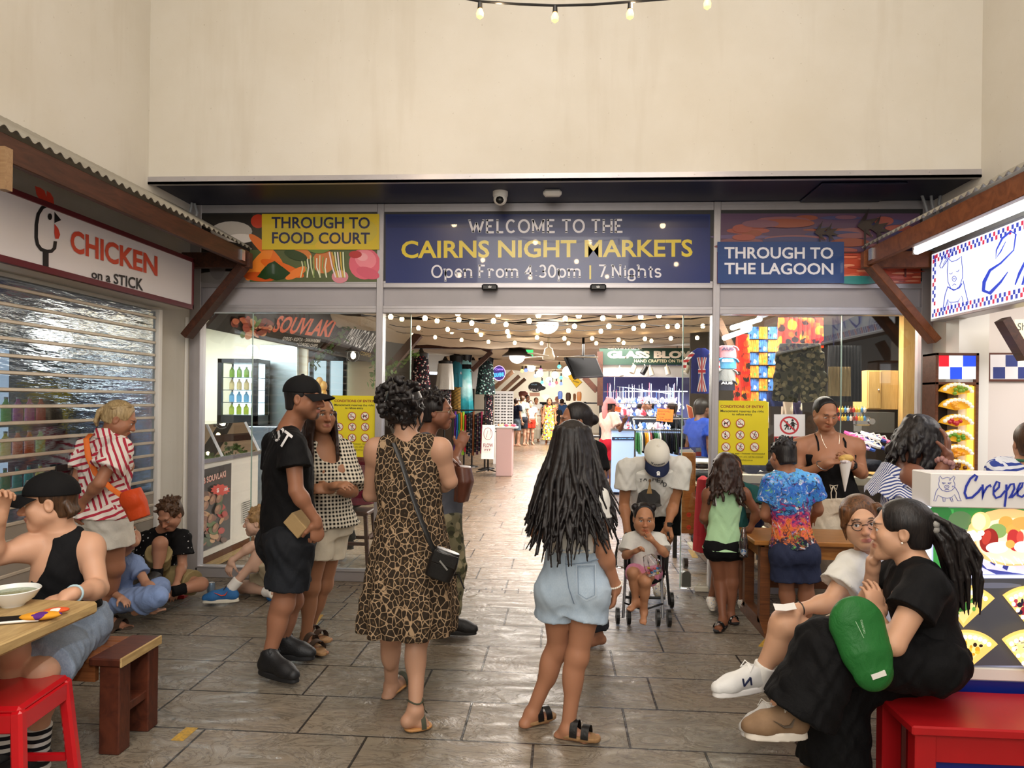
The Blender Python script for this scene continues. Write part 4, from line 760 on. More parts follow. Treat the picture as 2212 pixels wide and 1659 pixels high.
class Person:
    """joints are photo pixels plus a depth; sides l / r are the sides seen in the photo"""
    def __init__(s,label,Y0,hgt=1.7,girth=1.,skin='#b98a6c',vox=None,group=None,name='person',male=False,base=None,cat='person'):
        s.Y0 = Y0; s.s = hgt/1.7; s.g = girth; s.J = {}; s.skin = rgb(skin); s.vox = vox or (.0055 if Y0 < 4.2 else .007 if Y0 < 7 else .013); s.male = male; s.label = label; s.group = group; s.name = name; s.cat = cat; s.B = Sdf(); s.hd = None; s.paints = []; s.parts = []; s.fine = None; s.base = base; s.face_on = vox is None or vox < .011
    def m(s,x,y,dy=0.): return atY(x,y,s.Y0+dy)
    def j(s,**kw):
        for k,v in kw.items(): s.J[k] = s.m(*v)
        return s
    def jw(s,**kw):
        for k,v in kw.items(): s.J[k] = V(*v)
        return s
    def std(s,x,y,fwd,hgt=None):
        """upright figure on the ground at x, y facing fwd"""
        k = s.s; f = nrm(V(fwd[0],fwd[1],0)); r = V(f[1],-f[0],0); b = V(x,y,0); s.base = b; q = lambda a,c,z: b+r*a*k+f*c*k+V(0,0,z*k); s.J.update(H=q(0,.03,1.575),N=q(0,-.02,1.42),P=q(0,0,.90))
        sg = 1 if r[0] >= 0 else -1
        for n,e in (('r',sg),('l',-sg)): s.J.update({'s'+n: q(e*.175,-.01,1.385),'e'+n: q(e*.225,-.03,1.10),'w'+n: q(e*.235,.05,.86),'h'+n: q(e*.085,0,.88),'k'+n: q(e*.095,.02,.48),'a'+n: q(e*.095,-.02,.085),'t'+n: q(e*.12,.17,.014)})
        return s
    def __getitem__(s,k): return s.J[k]
    def start(s):
        xs = [v for k,v in s.J.items()]; b = s.base if s.base is not None else (np.mean([v[0] for v in xs]),np.mean([v[1] for v in xs]),0.)
        s.root = empty(s.name,b,s.label,s.cat,s.group); return s
    # -- body
    def torso(s,fwd=None,bust=0.,belly=0.,hips=1.,waist=1.):
        J,S,g = s.J,s.s,s.g; N,P = J['N'],J['P']; lat = nrm(J['sr']-J['sl']); w = np.linalg.norm(J['sr']-J['sl'])/2; ax = P-N; D = nrm(np.cross(nrm(ax),lat)); s.lat = lat
        s.fwd = D if fwd is None else nrm(np.asarray(fwd,float)-nrm(ax)*np.dot(nrm(ax),fwd))
        s.sec = [(.0,.052,.055),(.07,min(w,.11),.068),(.20,w*.98,.092*g),(.36,.155*S*g if w > .12*S else w*1.05,.108*g),(.62,.125*S*g*waist,.092*g*(1+belly)),(.82,.148*S*g*hips,.105*g*(1+belly*.7)),(1.0,.165*S*g*hips,.112*g),(1.1,.15*S*g*hips,.1*g)]
        C = [N+ax*t for t,a,b in s.sec]; s.B.loft(C,[a for t,a,b in s.sec],[b*S for t,a,b in s.sec],lat,.03)
        for q in ('sl','sr'): s.B.cone(lerp(N,J[q],.35)-nrm(ax)*.0,J[q],.045*S,.05*S*g,.04)
        if bust: 
            for q in (-1,1): s.B.ell(N+ax*.36+lat*q*.075*S+s.fwd*.075*S*g,(.062*S*bust,.055*S*bust,.06*S*bust),None,.04)
        for q in ('hl','hr'):
            if q in J: s.B.ell(J[q]-nrm(ax)*.0-s.fwd*.032*S,(.093*S*g*hips,)*3,None,.04)
        return s
    def arm(s,q,r=1.,hand=None):
        J,S = s.J,s.s*r; a,b,c = J['s'+q],J['e'+q],J['w'+q]; s.B.cone(a,b,.05*S,.038*S,.03); s.B.ell(lerp(a,b,.12),.056*S,None,.03); s.B.cone(b,c,.038*S,.025*S,.015); s.B.ell(lerp(b,c,.25),.041*S,None,.03)
        if hand is not None: s.hand(q,**hand)
        return s
    def hand(s,q,d=None,n=None,thumb=None,curl=.35,spread=.12,size=1.,curls=None,tc=.3):
        """d finger direction, n direction the palm faces, thumb the side the thumb is on"""
        J,S = s.J,s.s*size; W_ = J['w'+q]; d = nrm(d if d is not None else W_-J['e'+q]); n = np.asarray(n,float); n = nrm(n-d*np.dot(n,d)); t = np.cross(d,n)
        if thumb is not None and np.dot(t,thumb) < 0: t = -t
        B = s.B; K = W_+d*.085*S; B.cone(W_-d*.01,W_+d*.02*S,.024*S,.028*S,.015); B.cone(W_+d*.03*S,K-d*.012*S,.034*S,.04*S,.012,.38,n)
        for i,(o,L,rr) in enumerate(((.030,.074,.0088),(.010,.082,.0092),(-.011,.076,.0088),(-.030,.060,.0078))):
            p = K+t*o*S-d*abs(o)*.22*S; a = t*o*spread*6; dd = nrm(d+a); cu = curl*(1+.12*i) if curls is None else curls[i]; ang = cu*.7
            for seg,fr in enumerate((.45,.31,.24)):
                v = nrm(dd*math.cos(ang)+n*math.sin(ang)); e = p+v*L*fr*S; B.cone(p,e,rr*S*(1-.09*seg),rr*S*(.93-.1*seg),.004); p = e; ang += cu*1.15
        p = W_+d*.025*S+t*.03*S; v = nrm(d*.65+t*.65+n*.28*tc*3); e = p+v*.042*S; B.cone(W_+d*.02*S+t*.014*S,p,.018*S,.0145*S,.014); B.cone(p,e,.0135*S,.0105*S,.008); v = nrm(d*(.9-tc)+t*(.35-tc*.4)+n*(.3+tc)); B.cone(e,e+v*.034*S,.0105*S,.0085*S,.004); return s
    def leg(s,q,r=1.,foot=None,bare=True,lower=True):
        J,S,g = s.J,s.s*r,s.g; a,b,c = J['h'+q],J['k'+q],J['a'+q]; s.B.cone(a,b,.088*S*g,.054*S*(.5+.5*g),.04)
        s.B.cone(b,c,.05*S*(.6+.4*g),.034*S,.03); kn = nrm(c-b); 
        T = J.get('t'+q); fd = nrm(T-c) if T is not None else s.fwd; bk = nrm(np.cross(np.cross(kn,fd),kn))*-1
        s.B.ell(lerp(b,c,.28)-bk*-.014*S,(.05*S*(.6+.4*g),.05*S*(.6+.4*g),.10*S),None if abs(kn[2]) > .75 else np.array(frame(kn,(0.1,0.2,.9)))[[0,2,1]],.03); s.B.ell(b,.053*S*(.5+.5*g),None,.03)
        if T is not None and bare: s.foot(q)
        return s
    def footframe(s,q):
        J = s.J; A_,T = J['a'+q],J['t'+q]; d = T-A_; up = nrm(J['k'+q]-A_); up = nrm(up-0); fd = d.copy(); f = nrm(fd); side = nrm(np.cross(f,up)); return A_,T,f,side,nrm(np.cross(side,f))
    def foot(s,q,toes=True):
        S = s.s; A_,T,f,sd,up = s.footframe(q); L = np.linalg.norm(T-A_); fh = nrm(V(f[0],f[1],0)) if abs(f[2]) < .8 else f; drop = up*-.0
        heel = A_-fh*.04*S+(V(0,0,-.045*S) if abs(f[2]) < .8 else up*-.045*S); ball = lerp(heel,T,.70); B = s.B; zz = lambda p,h: V(p[0],p[1],max(p[2],h)) if False else p
        B.cone(A_,heel,.034*S,.03*S,.02); B.cone(heel,ball,.030*S,.026*S,.02); B.cone(A_,ball,.032*S,.02*S,.03); sd = nrm(np.cross(fh,(0,0,1))) if abs(f[2]) < .8 else sd; B.cone(ball-sd*.02*S,ball+sd*.02*S,.022*S,.022*S,.015)
        if toes:
            for i in range(5): o = (-.028+.0145*i)*S; k = [1,.95,.9,.82,.7][i]; B.cone(ball+sd*o,lerp(ball,T,k)+sd*o,.011*S,(.0125 if i == 0 else .009)*S,.005)
        return s
    # -- head
    def head(s,fwd,up=(0,0,1),size=1.,nose=1.,jaw=1.,ears=(1,1),neck=True,fat=1.,lip=1.,brows='#1a1210',lips=None,iris='#2a1a12',beard=None,smile=0.,eyes=True,look=(0,0),lidded=0.):
        S = s.s**.35*size; r,f,u = frame(fwd,up); O = s.J['H']; s.hd = (O,r,f,u,S); B = s.B; P_ = lambda x,y,z: O+(r*x+f*y+u*z)*S; R = np.array([r,f,u]); E = lambda c,q,k=.02,op='u',RR=R: B.ell(P_(*c),np.array(q)*S,RR,k*S,op)
        C_ = lambda a,b,ra,rb,k=.01,op='u': B.cone(P_(*a),P_(*b),ra*S,rb*S,k*S,op=op)
        E((0,-.014,.032),(.076,.097,.087)); E((0,.02,-.025),(.062*fat,.074,.082),.03); E((0,.068,-.088),(.025*jaw,.022,.02),.03)
        for q in (-1,1):
            C_((q*.052*fat,.005,-.052),(q*.018,.062,-.092),.02*jaw,.018,.03); E((q*.043,.06,-.018),(.027*fat,.024,.024),.02); E((q*.046*fat,.045,-.045),(.022*fat,.025,.03),.03)
        C_((-.032,.083,.028),(.032,.083,.028),.014,.014,.02)
        for q in (-1,1): E((q*.032,.098,.006),(.019,.016,.013),.012,'s')
        C_((0,.086,.016),(0,.108*(.5+.5*nose),-.026),.0085,.0125*nose,.012); E((0,.107*(.6+.4*nose),-.03),(.013*nose,.012,.011),.008)
        for q in (-1,1): E((q*.0125*nose,.098,-.033),(.0095*nose,.011,.0085),.006)
        C_((-.023-.004*smile,.082,-.0605+.006*smile),(0,.095,-.058),.005*lip,.0068*lip,.005); C_((0,.095,-.058),(.023+.004*smile,.082,-.0605+.006*smile),.0068*lip,.005*lip,.005)
        C_((-.018,.085,-.068),(.018,.085,-.068),.0072*lip,.0072*lip,.006); E((0,.091,-.068),(.017,.007,.007*lip),.005)
        C_((-.024-.004*smile,.0915,-.0632+.006*smile),(.0,.1045,-.0632),.0018,.0018,.003,'s'); C_((0,.1045,-.0632),(.024+.004*smile,.0915,-.0632+.006*smile),.0018,.0018,.003,'s')
        for q,on in ((-1,ears[0]),(1,ears[1])):
            if on: E((q*.079,-.008,-.004),(.009,.019,.031),.008); E((q*.088,-.003,-.001),(.007,.010,.018),.006,'s')
        if eyes and s.face_on:
            for q in (-1,1): # lids
                C_((q*.019,.0865,.0125),(q*.032,.0915,.0165-lidded*.008),.0036,.0042,.004); C_((q*.032,.0915,.0165-lidded*.008),(q*.046,.081,.0115),.0042,.0034,.004); C_((q*.02,.085,-.0035),(q*.045,.081,-.002),.004,.004,.006)
        if neck:
            N = s.J['N']; B.cone(P_(0,-.022,-.055),N+(O-N)*.08,.052*s.s**.5*(1.08 if s.male else .95),.058*s.s**.5*(1.12 if s.male else 1.),.03)
        skin = np.array(s.skin); lc = rgb(lips) if lips else tuple(np.array(s.skin)*np.array([.85,.5,.48])); bc = rgb(brows)
        def paint(v,c):
            q = (v-O)@R.T/S; x,y,z = q[:,0],q[:,1],q[:,2]; ax_ = np.abs(x); fr = y > .055
            def bl(m,col,a=1.): m = np.clip(m,0,1)[:,None]*a; c[:] = c*(1-m)+np.array(col)*m
            bl((1-((x/.05)**2+((z+.02)/.035)**2))*1.2*(y > .06),skin*V(1.08,.86,.82),.5)
            zm = z+.0632-smile*.006*np.clip(ax_/.024,0,1)**2; bl((1.15-((x/(.025+.004*smile))**2+(zm/np.where(zm > 0,.0085,.0115)/lip)**2))*3*(y > .07),lc,.8)
            zb = z-(.0335-.09*(ax_-.03)**2*12*.1-.004*(ax_ > .04)); bl((1-(((ax_-.033)/.019)**2+(zb/.0055)**2))*2.5*(y > .05),bc,.85)
            if eyes: ze = z-(.0125-lidded*.008)+((ax_-.032)/.016)**2*.006; bl((1-(((ax_-.032)/.0165)**2+(ze/.0026)**2))*3*(y > .06),(.02,.012,.01),.8)
            if beard:
                for kind in beard.split('+'):
                    if kind == 'chin': m = (1-(x/.026)**2-((z+.095)/.022)**2)*3*(y > .02)
                    elif kind == 'tache': m = (1-(x/.027)**2-((z+.05)/.0055)**2)*2*(y > .07)
                    else: m = np.clip(((-.03-z)/.03),0,1)*np.clip((y+.01)/.03,0,1)*(z > -.125)*.9*np.where((zm > -.012) & (zm < .008) & (ax_ < .025),0,1)
                    bl(m,(.03,.022,.018),.75 if kind != 'stubble' else .35)
            return c
        s.paints.append(paint); s.fine = (O,.135*S,.0034 if s.face_on else s.vox*.8)
        if eyes and s.face_on:
            for q in (-1,1):
                mb = MB(); c0 = P_(q*.0315,.0775,.0055); mb.ball(c0,.0128*S,24); vv = np.array(mb.v); g = nrm(f+r*(look[0]+q*-.03)+u*look[1]); a = np.arccos(np.clip((vv-c0)@g/(.0128*S),-1,1)); cc = np.where(a[:,None] < .17,V(.004,.004,.004),np.where(a[:,None] < .46,V(*rgb(iris)),V(.72,.70,.68))); s.parts.append(lambda e,mb=mb,cc=cc: link('eye',mb.v,mb.f,M_EYE,e,True,cc))
        return s
    def hp(s,x,y,z):
        O,r,f,u,S = s.hd; return O+(r*x+f*y+u*z)*S
    def hR(s): return np.array(s.hd[1:4])
    def body(s,clip=True):
        if clip: s.B.cut((0,0,.002),(0,0,-1),.002)
        v,f = s.B.mesh(s.vox,s.fine); c = np.tile(np.array(s.skin),(len(v),1)); n = .5+.5*np.sin(v@V(31,17,23))*np.sin(v@V(-13,29,19)); c = c*(1+.05*(n[:,None]-.5)); 
        for p in s.paints: c = p(v,c)
        s.bo = link('body',v,f,M_SKIN,s.root,True,c)
        for p in s.parts: p(s.root)
        return s
    def put(s,sd,name,m,vox=None,wr=0.,fine=None,cols=None,label=None):
        v,f = sd.mesh(vox or s.vox*1.1,fine)
        if wr: # soft cloth folds
            q = v*V(1,1,.6); w = np.sin(q@V(47,31,62)+2*np.sin(q@V(23,-37,17)))+.6*np.sin(q@V(-71,53,88)+1.5*np.sin(q@V(39,41,-29))); me = _nrm(v,f); v = v+me*(w*wr)[:,None]
        o = link(name,v,f,m,s.root,True,cols(v) if cols else None)
        if label: o['label'] = label
        return o
    # -- clothes
    def tee(s,m,hem=1.05,ease=.016,sleeve=.55,neck=.068,wr=.002,name='shirt',flare=0.,sr=1.,vneck=None,scoop=0.,up=0.,slv=('l','r'),build=True,belly=0.):
        J,S = s.J,s.s; N,P = J['N'],J['P']; ax = P-N; g = Sdf(); ts = [q for q in s.sec if q[0] < hem]; C = [N+ax*t for t,a,b in ts]; A = [a+ease for t,a,b in ts]; Bq = [b*S+ease for t,a,b in ts]
        l = [q for q in s.sec if q[0] >= hem]; C.append(N+ax*hem); A.append(max(A[-1],l[0][1]+ease if l else 0)+flare); Bq.append(max(Bq[-1],l[0][2]*S+ease if l else 0)+flare+belly); g.loft(C,A,Bq,s.lat,.03)
        for q in ('l','r'):
            g.cone(lerp(N,J['s'+q],.35),J['s'+q],.048*S+ease*.6,.053*S+ease*.6,.04)
            if q in slv and sleeve: g.tube(lerp(J['s'+q],J['e'+q],.03),lerp(J['s'+q],J['e'+q],sleeve),(.051*S+ease)*(.5+.5*sr),(.05*S+ease*1.5)*sr,.03,rnd=True)
        if 'H' in J and neck: up_ = nrm(J['H']-N); g.cone(N+up_*(.035+up)-s.fwd*0,N+up_*.2,neck*S,neck*S*1.3,.008,op='s'); 
        if scoop: g.ell(N+ax*.10+s.fwd*.09,(.085,.085,scoop),None,.01,'s')
        if vneck: g.cone(N+s.fwd*.1+up_*.02,N+ax*vneck+s.fwd*.12,.06,.012,.01,op='s')
        return s.put(g,name,m,wr=wr) if build else g
    def shorts(s,m,top=.86,leg=.5,ease=.014,flare=.02,wr=.002,name='shorts',rise=None,build=True,fat=1.,calf=None):
        J,S = s.J,s.s; N,P = J['N'],J['P']; ax = P-N; g = Sdf(); l = [q for q in s.sec if q[0] > top]; C = [N+ax*top]+[N+ax*t for t,a,b in l]; a0 = l[0]; g.loft(C,[np.interp(top,[q[0] for q in s.sec],[q[1] for q in s.sec])+ease]+[a+ease for t,a,b in l],[np.interp(top,[q[0] for q in s.sec],[q[2] for q in s.sec])*S+ease]+[b*S+ease for t,a,b in l],s.lat,.03)
        for q in ('l','r'):
            h,k = J['h'+q],J['k'+q]; g.ell(h-s.fwd*.032*S,(.095*S*s.g+ease,)*3,None,.04)
            if leg <= 1: g.tube(h,lerp(h,k,leg),(.09*S*s.g+ease)*fat,((.09*(1-leg)+.056*leg)*S*s.g+ease+flare)*fat,.03,ext=.02)
            else:
                a = J['a'+q]; e = lerp(k,a,leg-1); g.cone(h,k,(.09*S*s.g+ease)*fat,(.06*S*s.g+ease+flare*.5)*fat,.03); g.tube(lerp(k,h,.05),e,(.06*S*s.g+ease+flare*.5)*fat,(.05*S+ease+flare)*fat,.03,ext=.0)
        return s.put(g,name,m,wr=wr) if build else g
    def cap_hair(s,m,z=.03,back=-.06,size=1.0,front=.055,side=-.03,extra=None,name='hair',strands=0,k=.02,bump=.0,ear=True,vox=None):
        """close-cropped mass over the skull, cut away from the face"""
        R = s.hR(); S = s.hd[4]; g = Sdf(); g.ell(s.hp(0,-.018,.036),V(.084,.103,.092)*size*S,R,.01); g.ell(s.hp(0,-.05,back*.6),V(.066,.055,.075)*size*S,R,.03); g.cutbox(s.hp(0,front,.0),s.hd[2],s.hp(0,.14,-.02),.16*S,.01)
        g.ell(s.hp(0,.085,-.02),V(.064,.07,.085)*S,R,.012,'s')
        if ear:
            for q in (-1,1): g.ell(s.hp(q*.085,.02,-.04),V(.03,.04,.05)*S,R,.01,'s')
        g.cut(s.hp(0,0,back),-s.hd[3],.01)
        if extra: extra(g)
        if bump:
            rr = np.random.RandomState(3)
            for i in range(70):
                a,b = rr.rand()*2*PI,rr.rand()*1.5; d = V(math.cos(a)*math.sin(b),math.sin(a)*math.sin(b),math.cos(b)); p = s.hp(d[0]*.083*size,-.018+d[1]*.1*size,.036+d[2]*.09*size)
                if ((p-s.hp(0,0,0))@s.hd[2] > front*S and b > .9): continue
                t = nrm(rr.randn(3)); g.cone(p,p+(t*.5+R.T@d*.8)*bump*S,.014*S,.005*S,.008)
        return s.put(g,name,m,vox or min(s.vox,.006))
    def locks(s,g,n,a0,a1,z0,z1,L,r0=.014,r1=.007,wave=.012,grow=0.,seed=1,drop=(0,0,-1),rad=.085,inner=None,back=0.):
        """hanging locks; angles measured from the back of the head, L length"""
        rr = np.random.RandomState(seed)
        for i in range(n):
            a = a0+(a1-a0)*((i+rr.rand())/n); z = z0+(z1-z0)*rr.rand(); p = s.hp(rad*math.sin(a),-(rad+.015)*math.cos(a)-.01,z); out = nrm(s.hd[1]*math.sin(a)-s.hd[2]*math.cos(a)); LL = (L*(.82+.3*rr.rand())) if not callable(L) else L(a)*(.85+.25*rr.rand()); P = [p-out*.012,p]; m = 7; d = np.asarray(drop,float)
            ph = rr.rand()*6; 
            for q in range(1,m+1):
                t = q/m; P.append(p+d*LL*t+out*(grow*t-.01*t*t+back*t*t)+np.cross(out,(0,0,1))*wave*math.sin(ph+t*7)*t+out*wave*.6*math.sin(ph*2+t*6)*t)
            R_ = [r0]+[r0*(1-t)+r1*t for t in np.linspace(0,1,m+1)]; g.chain(P,[q*(.8+.4*rr.rand()) for q in R_],.006)
        return g
    def baseball(s,m,tilt=0.,brim_m=None,size=1.05,bl=.075,name='cap',both=False,yaw=0.):
        r,f,u = s.hd[1:4]; f2 = nrm(f*math.cos(tilt)+u*math.sin(tilt)); u2 = nrm(np.cross(r,f2)); R = np.array([r,f2,u2]); S = s.hd[4]*size; O = s.hp(0,-.016,.042); g = Sdf(); g.ell(O,V(.087,.107,.092)*S,R,.01); g.cut(O-u2*.008*S,-u2,.004); g.ell(O-u2*.012,V(.08,.1,.085)*S,R,.006,'s'); g.ell(O+u2*.093*S,V(.01,.01,.006)*S,R,.004); s.put(g,name,m,min(s.vox,.005))
        mb = MB(); G = []
        for i in range(13):
            a = -1.12+2.24*i/12; row = []
            for j in range(7):
                t = j/6; row.append(O+(r*.088*math.sin(a)*(1+.05*t)+f2*(.104*math.cos(a)+t*bl*math.cos(a*.9)**.7)+u2*(-.008+.004*math.cos(a)-.018*t*t-.028*(math.sin(a)**2)*(.3+.7*t)))*S)
            G.append(row)
        G2 = [[p-u2*.004 for p in q] for q in G]; mb.sheet(G); mb.sheet(G2[::-1]); mb.sheet([[q[-1] for q in G],[q[-1] for q in G2]]); mb.sheet([G[0],G2[0]][::-1]); mb.sheet([G[-1],G2[-1]]); o = mb.build(name+'_brim',brim_m or m,s.root,True); s.capf = (O,R,S); return s
    def shoe(s,q,m,sole='#e8e6e0',h=.0,name='shoe',ankle=.05,lace=None,size=1.,upm=None,tipup=0.):
        S = s.s*size; A_,T,f,sd,up = s.footframe(q); fd = nrm(V(f[0],f[1],f[2])); L = np.linalg.norm(T-A_); up2 = V(0,0,1.) if abs(f[2]) < .55 and s['k'+q][2]-A_[2] > .15 else up; fh = nrm(fd-up2*np.dot(fd,up2)); sd = nrm(np.cross(fh,up2)); base = A_-up2*np.dot(A_-T,up2); heel = base-fh*.055*S; Ls = np.dot(T-heel,fh)+.01; g = Sdf(); Q = lambda a,b,c: heel+fh*a*Ls+sd*b*S+up2*c*S
        e = empty(name,Q(.5,0,0),None,None); e.parent = s.root; e.location = tuple(Q(.5,0,0)-parent_loc(s.root))
        g.cone(Q(.16,0,.05),Q(.72,0,.045),.04*S,.04*S,.03); g.cone(Q(.72,0,.042),Q(.9,.004,.036),.042*S,.034*S,.03); g.cone(Q(.2,0,.06),Q(.24,0,.06+ankle),.04*S,.042*S,.03); g.cone(Q(.3,0,.06+ankle*.8),Q(.62,0,.06),.034*S,.034*S,.03); g.cone(Q(.2,0,.075+ankle),Q(.23,0,.13+ankle),.034*S,.036*S,.006,op='s'); g.cut(Q(0,0,.022),-up2,.003)
        v,fc = g.mesh(min(s.vox,.005)); link('upper',v,fc,m,e,True)
        g = Sdf(); g.loft([Q(0.5,0,-.0),Q(.5,0,.03)],[Ls*.5,Ls*.48],[.043*S,.042*S],fh,.01,pw=2.6); v,fc = g.mesh(min(s.vox,.005)); link('sole',v,fc,mat('sole_'+sole.strip('#'),sole,.6),e,True)
        if lace:
            mb = MB()
            for i in range(5): p = Q(.36+.07*i,0,.103+ankle*.55-.0125*i); mb.tube([p-sd*.022*S-up2*.012*S,p+up2*.002*S,p+sd*.022*S-up2*.012*S],.0035*S,6)
            p = Q(.34,0,.108+ankle*.55)
            for k in (-1,1): mb.tube([p,p+sd*k*.03*S+up2*.008,p+sd*k*.035*S-up2*.02+fh*.02,p+fh*.01],.003*S,6)
            mb.build('lace',mat('lace_'+lace.strip('#'),lace,.8),e,True)
        s.shoeQ = Q; return e
    def sandal(s,q,m,strap_m,straps=(.42,.68),sole='#171412',name='sandal',ths=.022,buckle=None):
        S = s.s; A_,T,f,sd,up = s.footframe(q); fh = nrm(V(f[0],f[1],0)); sd = nrm(np.cross(fh,(0,0,1))); zb = max(min(A_[2]-.09*S,T[2]-.012*S),0.); heel = V(A_[0],A_[1],T[2]-.012*S if T[2] < .08 else T[2])-fh*.055*S; Ls = np.dot(T-heel,fh)+.02; Q = lambda a,b,c: heel+fh*a*Ls+sd*b*S+V(0,0,c*S); e = empty(name,Q(.5,0,0),None,None); e.parent = s.root; e.location = tuple(Q(.5,0,0)-parent_loc(s.root))
        g = Sdf(); g.loft([Q(.5,0,-.0),Q(.5,0,ths)],[Ls*.5]*2,[.046*S]*2,fh,.01,pw=2.6); v,fc = g.mesh(.005); link('sole',v,fc,m,e,True); mb = MB()
        for t in straps:
            hh = .095-.065*t; mb.sheet([[Q(t+w,.047*math.cos(a),ths+(hh)*math.sin(a)*1.05-.004) for a in np.linspace(0,PI,13)] for w in (-.085,.085)]); mb.sheet([[Q(t+w,.05*math.cos(a),ths+(hh+.003)*math.sin(a)*1.05-.004) for a in np.linspace(PI,0,13)] for w in (-.085,.085)])
        mb.build('strap',strap_m,e,True)
        if buckle:
            mb = MB()
            for t in straps: c = Q(t,-.036,ths+.045-.03*t); mb.tube([c+fh*a*S+V(0,0,b*S) for a,b in ((-.012,-.01),(.012,-.01),(.012,.012),(-.012,.012))],.002,6,closed=True)
            mb.build('buckle',mat('buckle',buckle,.3,.9),e)
        return e
def _nrm(v,f):
    n = np.zeros_like(v); a = np.cross(v[f[:,2]]-v[f[:,0]],v[f[:,3]]-v[f[:,1]])
    for i in range(4): np.add.at(n,f[:,i],a)
    return n/(np.linalg.norm(n,axis=1,keepdims=True)+1e-12)
def decal(person,obj,draw,c,ux,uy,d,name='print',off=.003,m=None,sub=2,parent=None):
    """prints artwork onto a garment: draw(Art) in centimetres around c, thrown along d onto obj's mesh"""
    A = Art(lambda x,y: c+ux*x*.01+uy*y*-.01,-np.asarray(d)); draw(A); me = obj.data; o0 = parent_loc(obj); vv = [tuple(np.array(q.co)+o0) for q in me.vertices]; bv = BVHTree.FromPolygons(vv,[tuple(p.vertices) for p in me.polygons])
    bm = bmesh.new(); tl = bm.verts.layers.float_color.new('t'); vs = []
    for p,col in zip(A.mb.v,A.mb.c): q = bm.verts.new(p); q[tl] = (*col,1); vs.append(q)
    for f in A.mb.f:
        try: bm.faces.new([vs[i] for i in f])
        except ValueError: pass
    for _ in range(sub):
        es = [e for e in bm.edges if e.calc_length() > .012]
        if es: bmesh.ops.subdivide_edges(bm,edges=es,cuts=1,use_grid_fill=True)
    bmesh.ops.triangulate(bm,faces=bm.faces); bm.verts.ensure_lookup_table(); V_ = []; C_ = []; ok = []; D = Vector(tuple(map(float,d))).normalized()
    for q in bm.verts:
        lift = float((np.array(q.co)-c)@-np.asarray(D)); h = bv.ray_cast(q.co-D*.5,D); ok.append(h[0] is not None); P_ = np.array(h[0] if h[0] is not None else q.co)-np.array(D)*(off+lift*1.0); V_.append(P_); C_.append(tuple(q[tl])[:3])
    F_ = [[x.index for x in f.verts] for f in bm.faces if all(ok[x.index] for x in f.verts)]; bm.free()
    return link(name,V_,F_,m or M_MATTE,parent or person.root,False,np.array(C_)) if F_ else None
# ================================================================== cloth materials
def cloth(name,col='#888888',col2=None,rough=.8,sc=9,bump=.25):
    if name in _MC: return _MC[name]
    t = NT(name); v = t.co(); n = t.noise(v,sc,4,.55,.8); t.p(col=t.mix(t.math('MULTIPLY',n,.5),rgb(col),rgb(col2 or col)),rough=rough,spec=.2)
    h = t.math('ADD',t.noise(t.co((1,1,.7)),14,3,.5,1.5),t.math('MULTIPLY',t.noise(v,300,2),.08)); t.bump(h,bump,.02); _MC[name] = t.m; return t.m
def leopard():
    t = NT('leopard_print'); v = t.co((1,1,.85)); n = t.noise(v,6,2,o='Color'); w = t.node('MixRGB',blend_type='ADD'); w.inputs[0].default_value = .03; t.l.new(v,w.inputs[1]); t.l.new(n,w.inputs[2]); u = w.outputs[0]
    e = t.voro(u,36,'DISTANCE_TO_EDGE'); d = t.voro(u,36); spot = t.ramp(e,[(.03,(0,0,0)),(.075,(1,1,1))]); core = t.ramp(t.math('ADD',d,t.math('MULTIPLY',t.noise(v,60,2),.3)),[(.30,(1,1,1)),(.42,(0,0,0))]); big = t.noise(v,5,3)
    c = t.mix(core,rgb('#1b1613'),rgb('#57442f')); c = t.mix(t.math('MULTIPLY',spot,.95),t.mix(big,rgb('#94795c'),rgb('#b39a7c')),c); t.p(col=c,rough=.85,spec=.15); t.bump(t.noise(t.co((9,9,1.2)),3,3),.3,.02); return t.m
def checks(name,a,b,sc):
    t = NT(name); v = t.co(); s = t.sep(v); f = lambda q: t.math('GREATER_THAN',t.math('SINE',t.math('MULTIPLY',q,sc*6.283)),0.1); h = t.math('ADD',t.math('MULTIPLY',s[0],.8),t.math('MULTIPLY',s[1],.6)); m = t.math('MULTIPLY',t.math('ADD',f(h),f(s[2])),.5); t.p(col=t.ramp(m,[(.2,a),(.6,b),(.9,b)]),rough=.85,spec=.15); t.bump(t.noise(t.co((3,3,1)),9,3),.3,.02); return t.m
def stripes(name,a,b,freq,ax=(1,0,0),duty=0.,cell=0,dist=0.,rough=.8):
    t = NT(name); v = t.co(); s = t.sep(v)
    if cell:
        g = t.sep(t.voro(t.co((1,1,1)),cell,o='Color')); th = t.math('ADD',t.math('MULTIPLY',t.math('GREATER_THAN',g[0],.5),1.5),.35); q = t.math('ADD',t.math('MULTIPLY',t.math('COSINE',th),t.math('ADD',s[0],t.math('MULTIPLY',s[1],.6))),t.math('MULTIPLY',t.math('SINE',th),s[2]))
    else: q = t.math('ADD',t.math('ADD',t.math('MULTIPLY',s[0],ax[0]),t.math('MULTIPLY',s[1],ax[1])),t.math('MULTIPLY',s[2],ax[2]))
    if dist: q = t.math('ADD',q,t.math('MULTIPLY',t.noise(v,9,2),dist))
    m = t.math('GREATER_THAN',t.math('SINE',t.math('MULTIPLY',q,freq*6.283)),duty); t.p(col=t.mix(m,rgb(a),rgb(b)),rough=rough,spec=.2); t.bump(t.noise(t.co((1,1,.7)),13,3,.5,1.5),.25,.02); return t.m
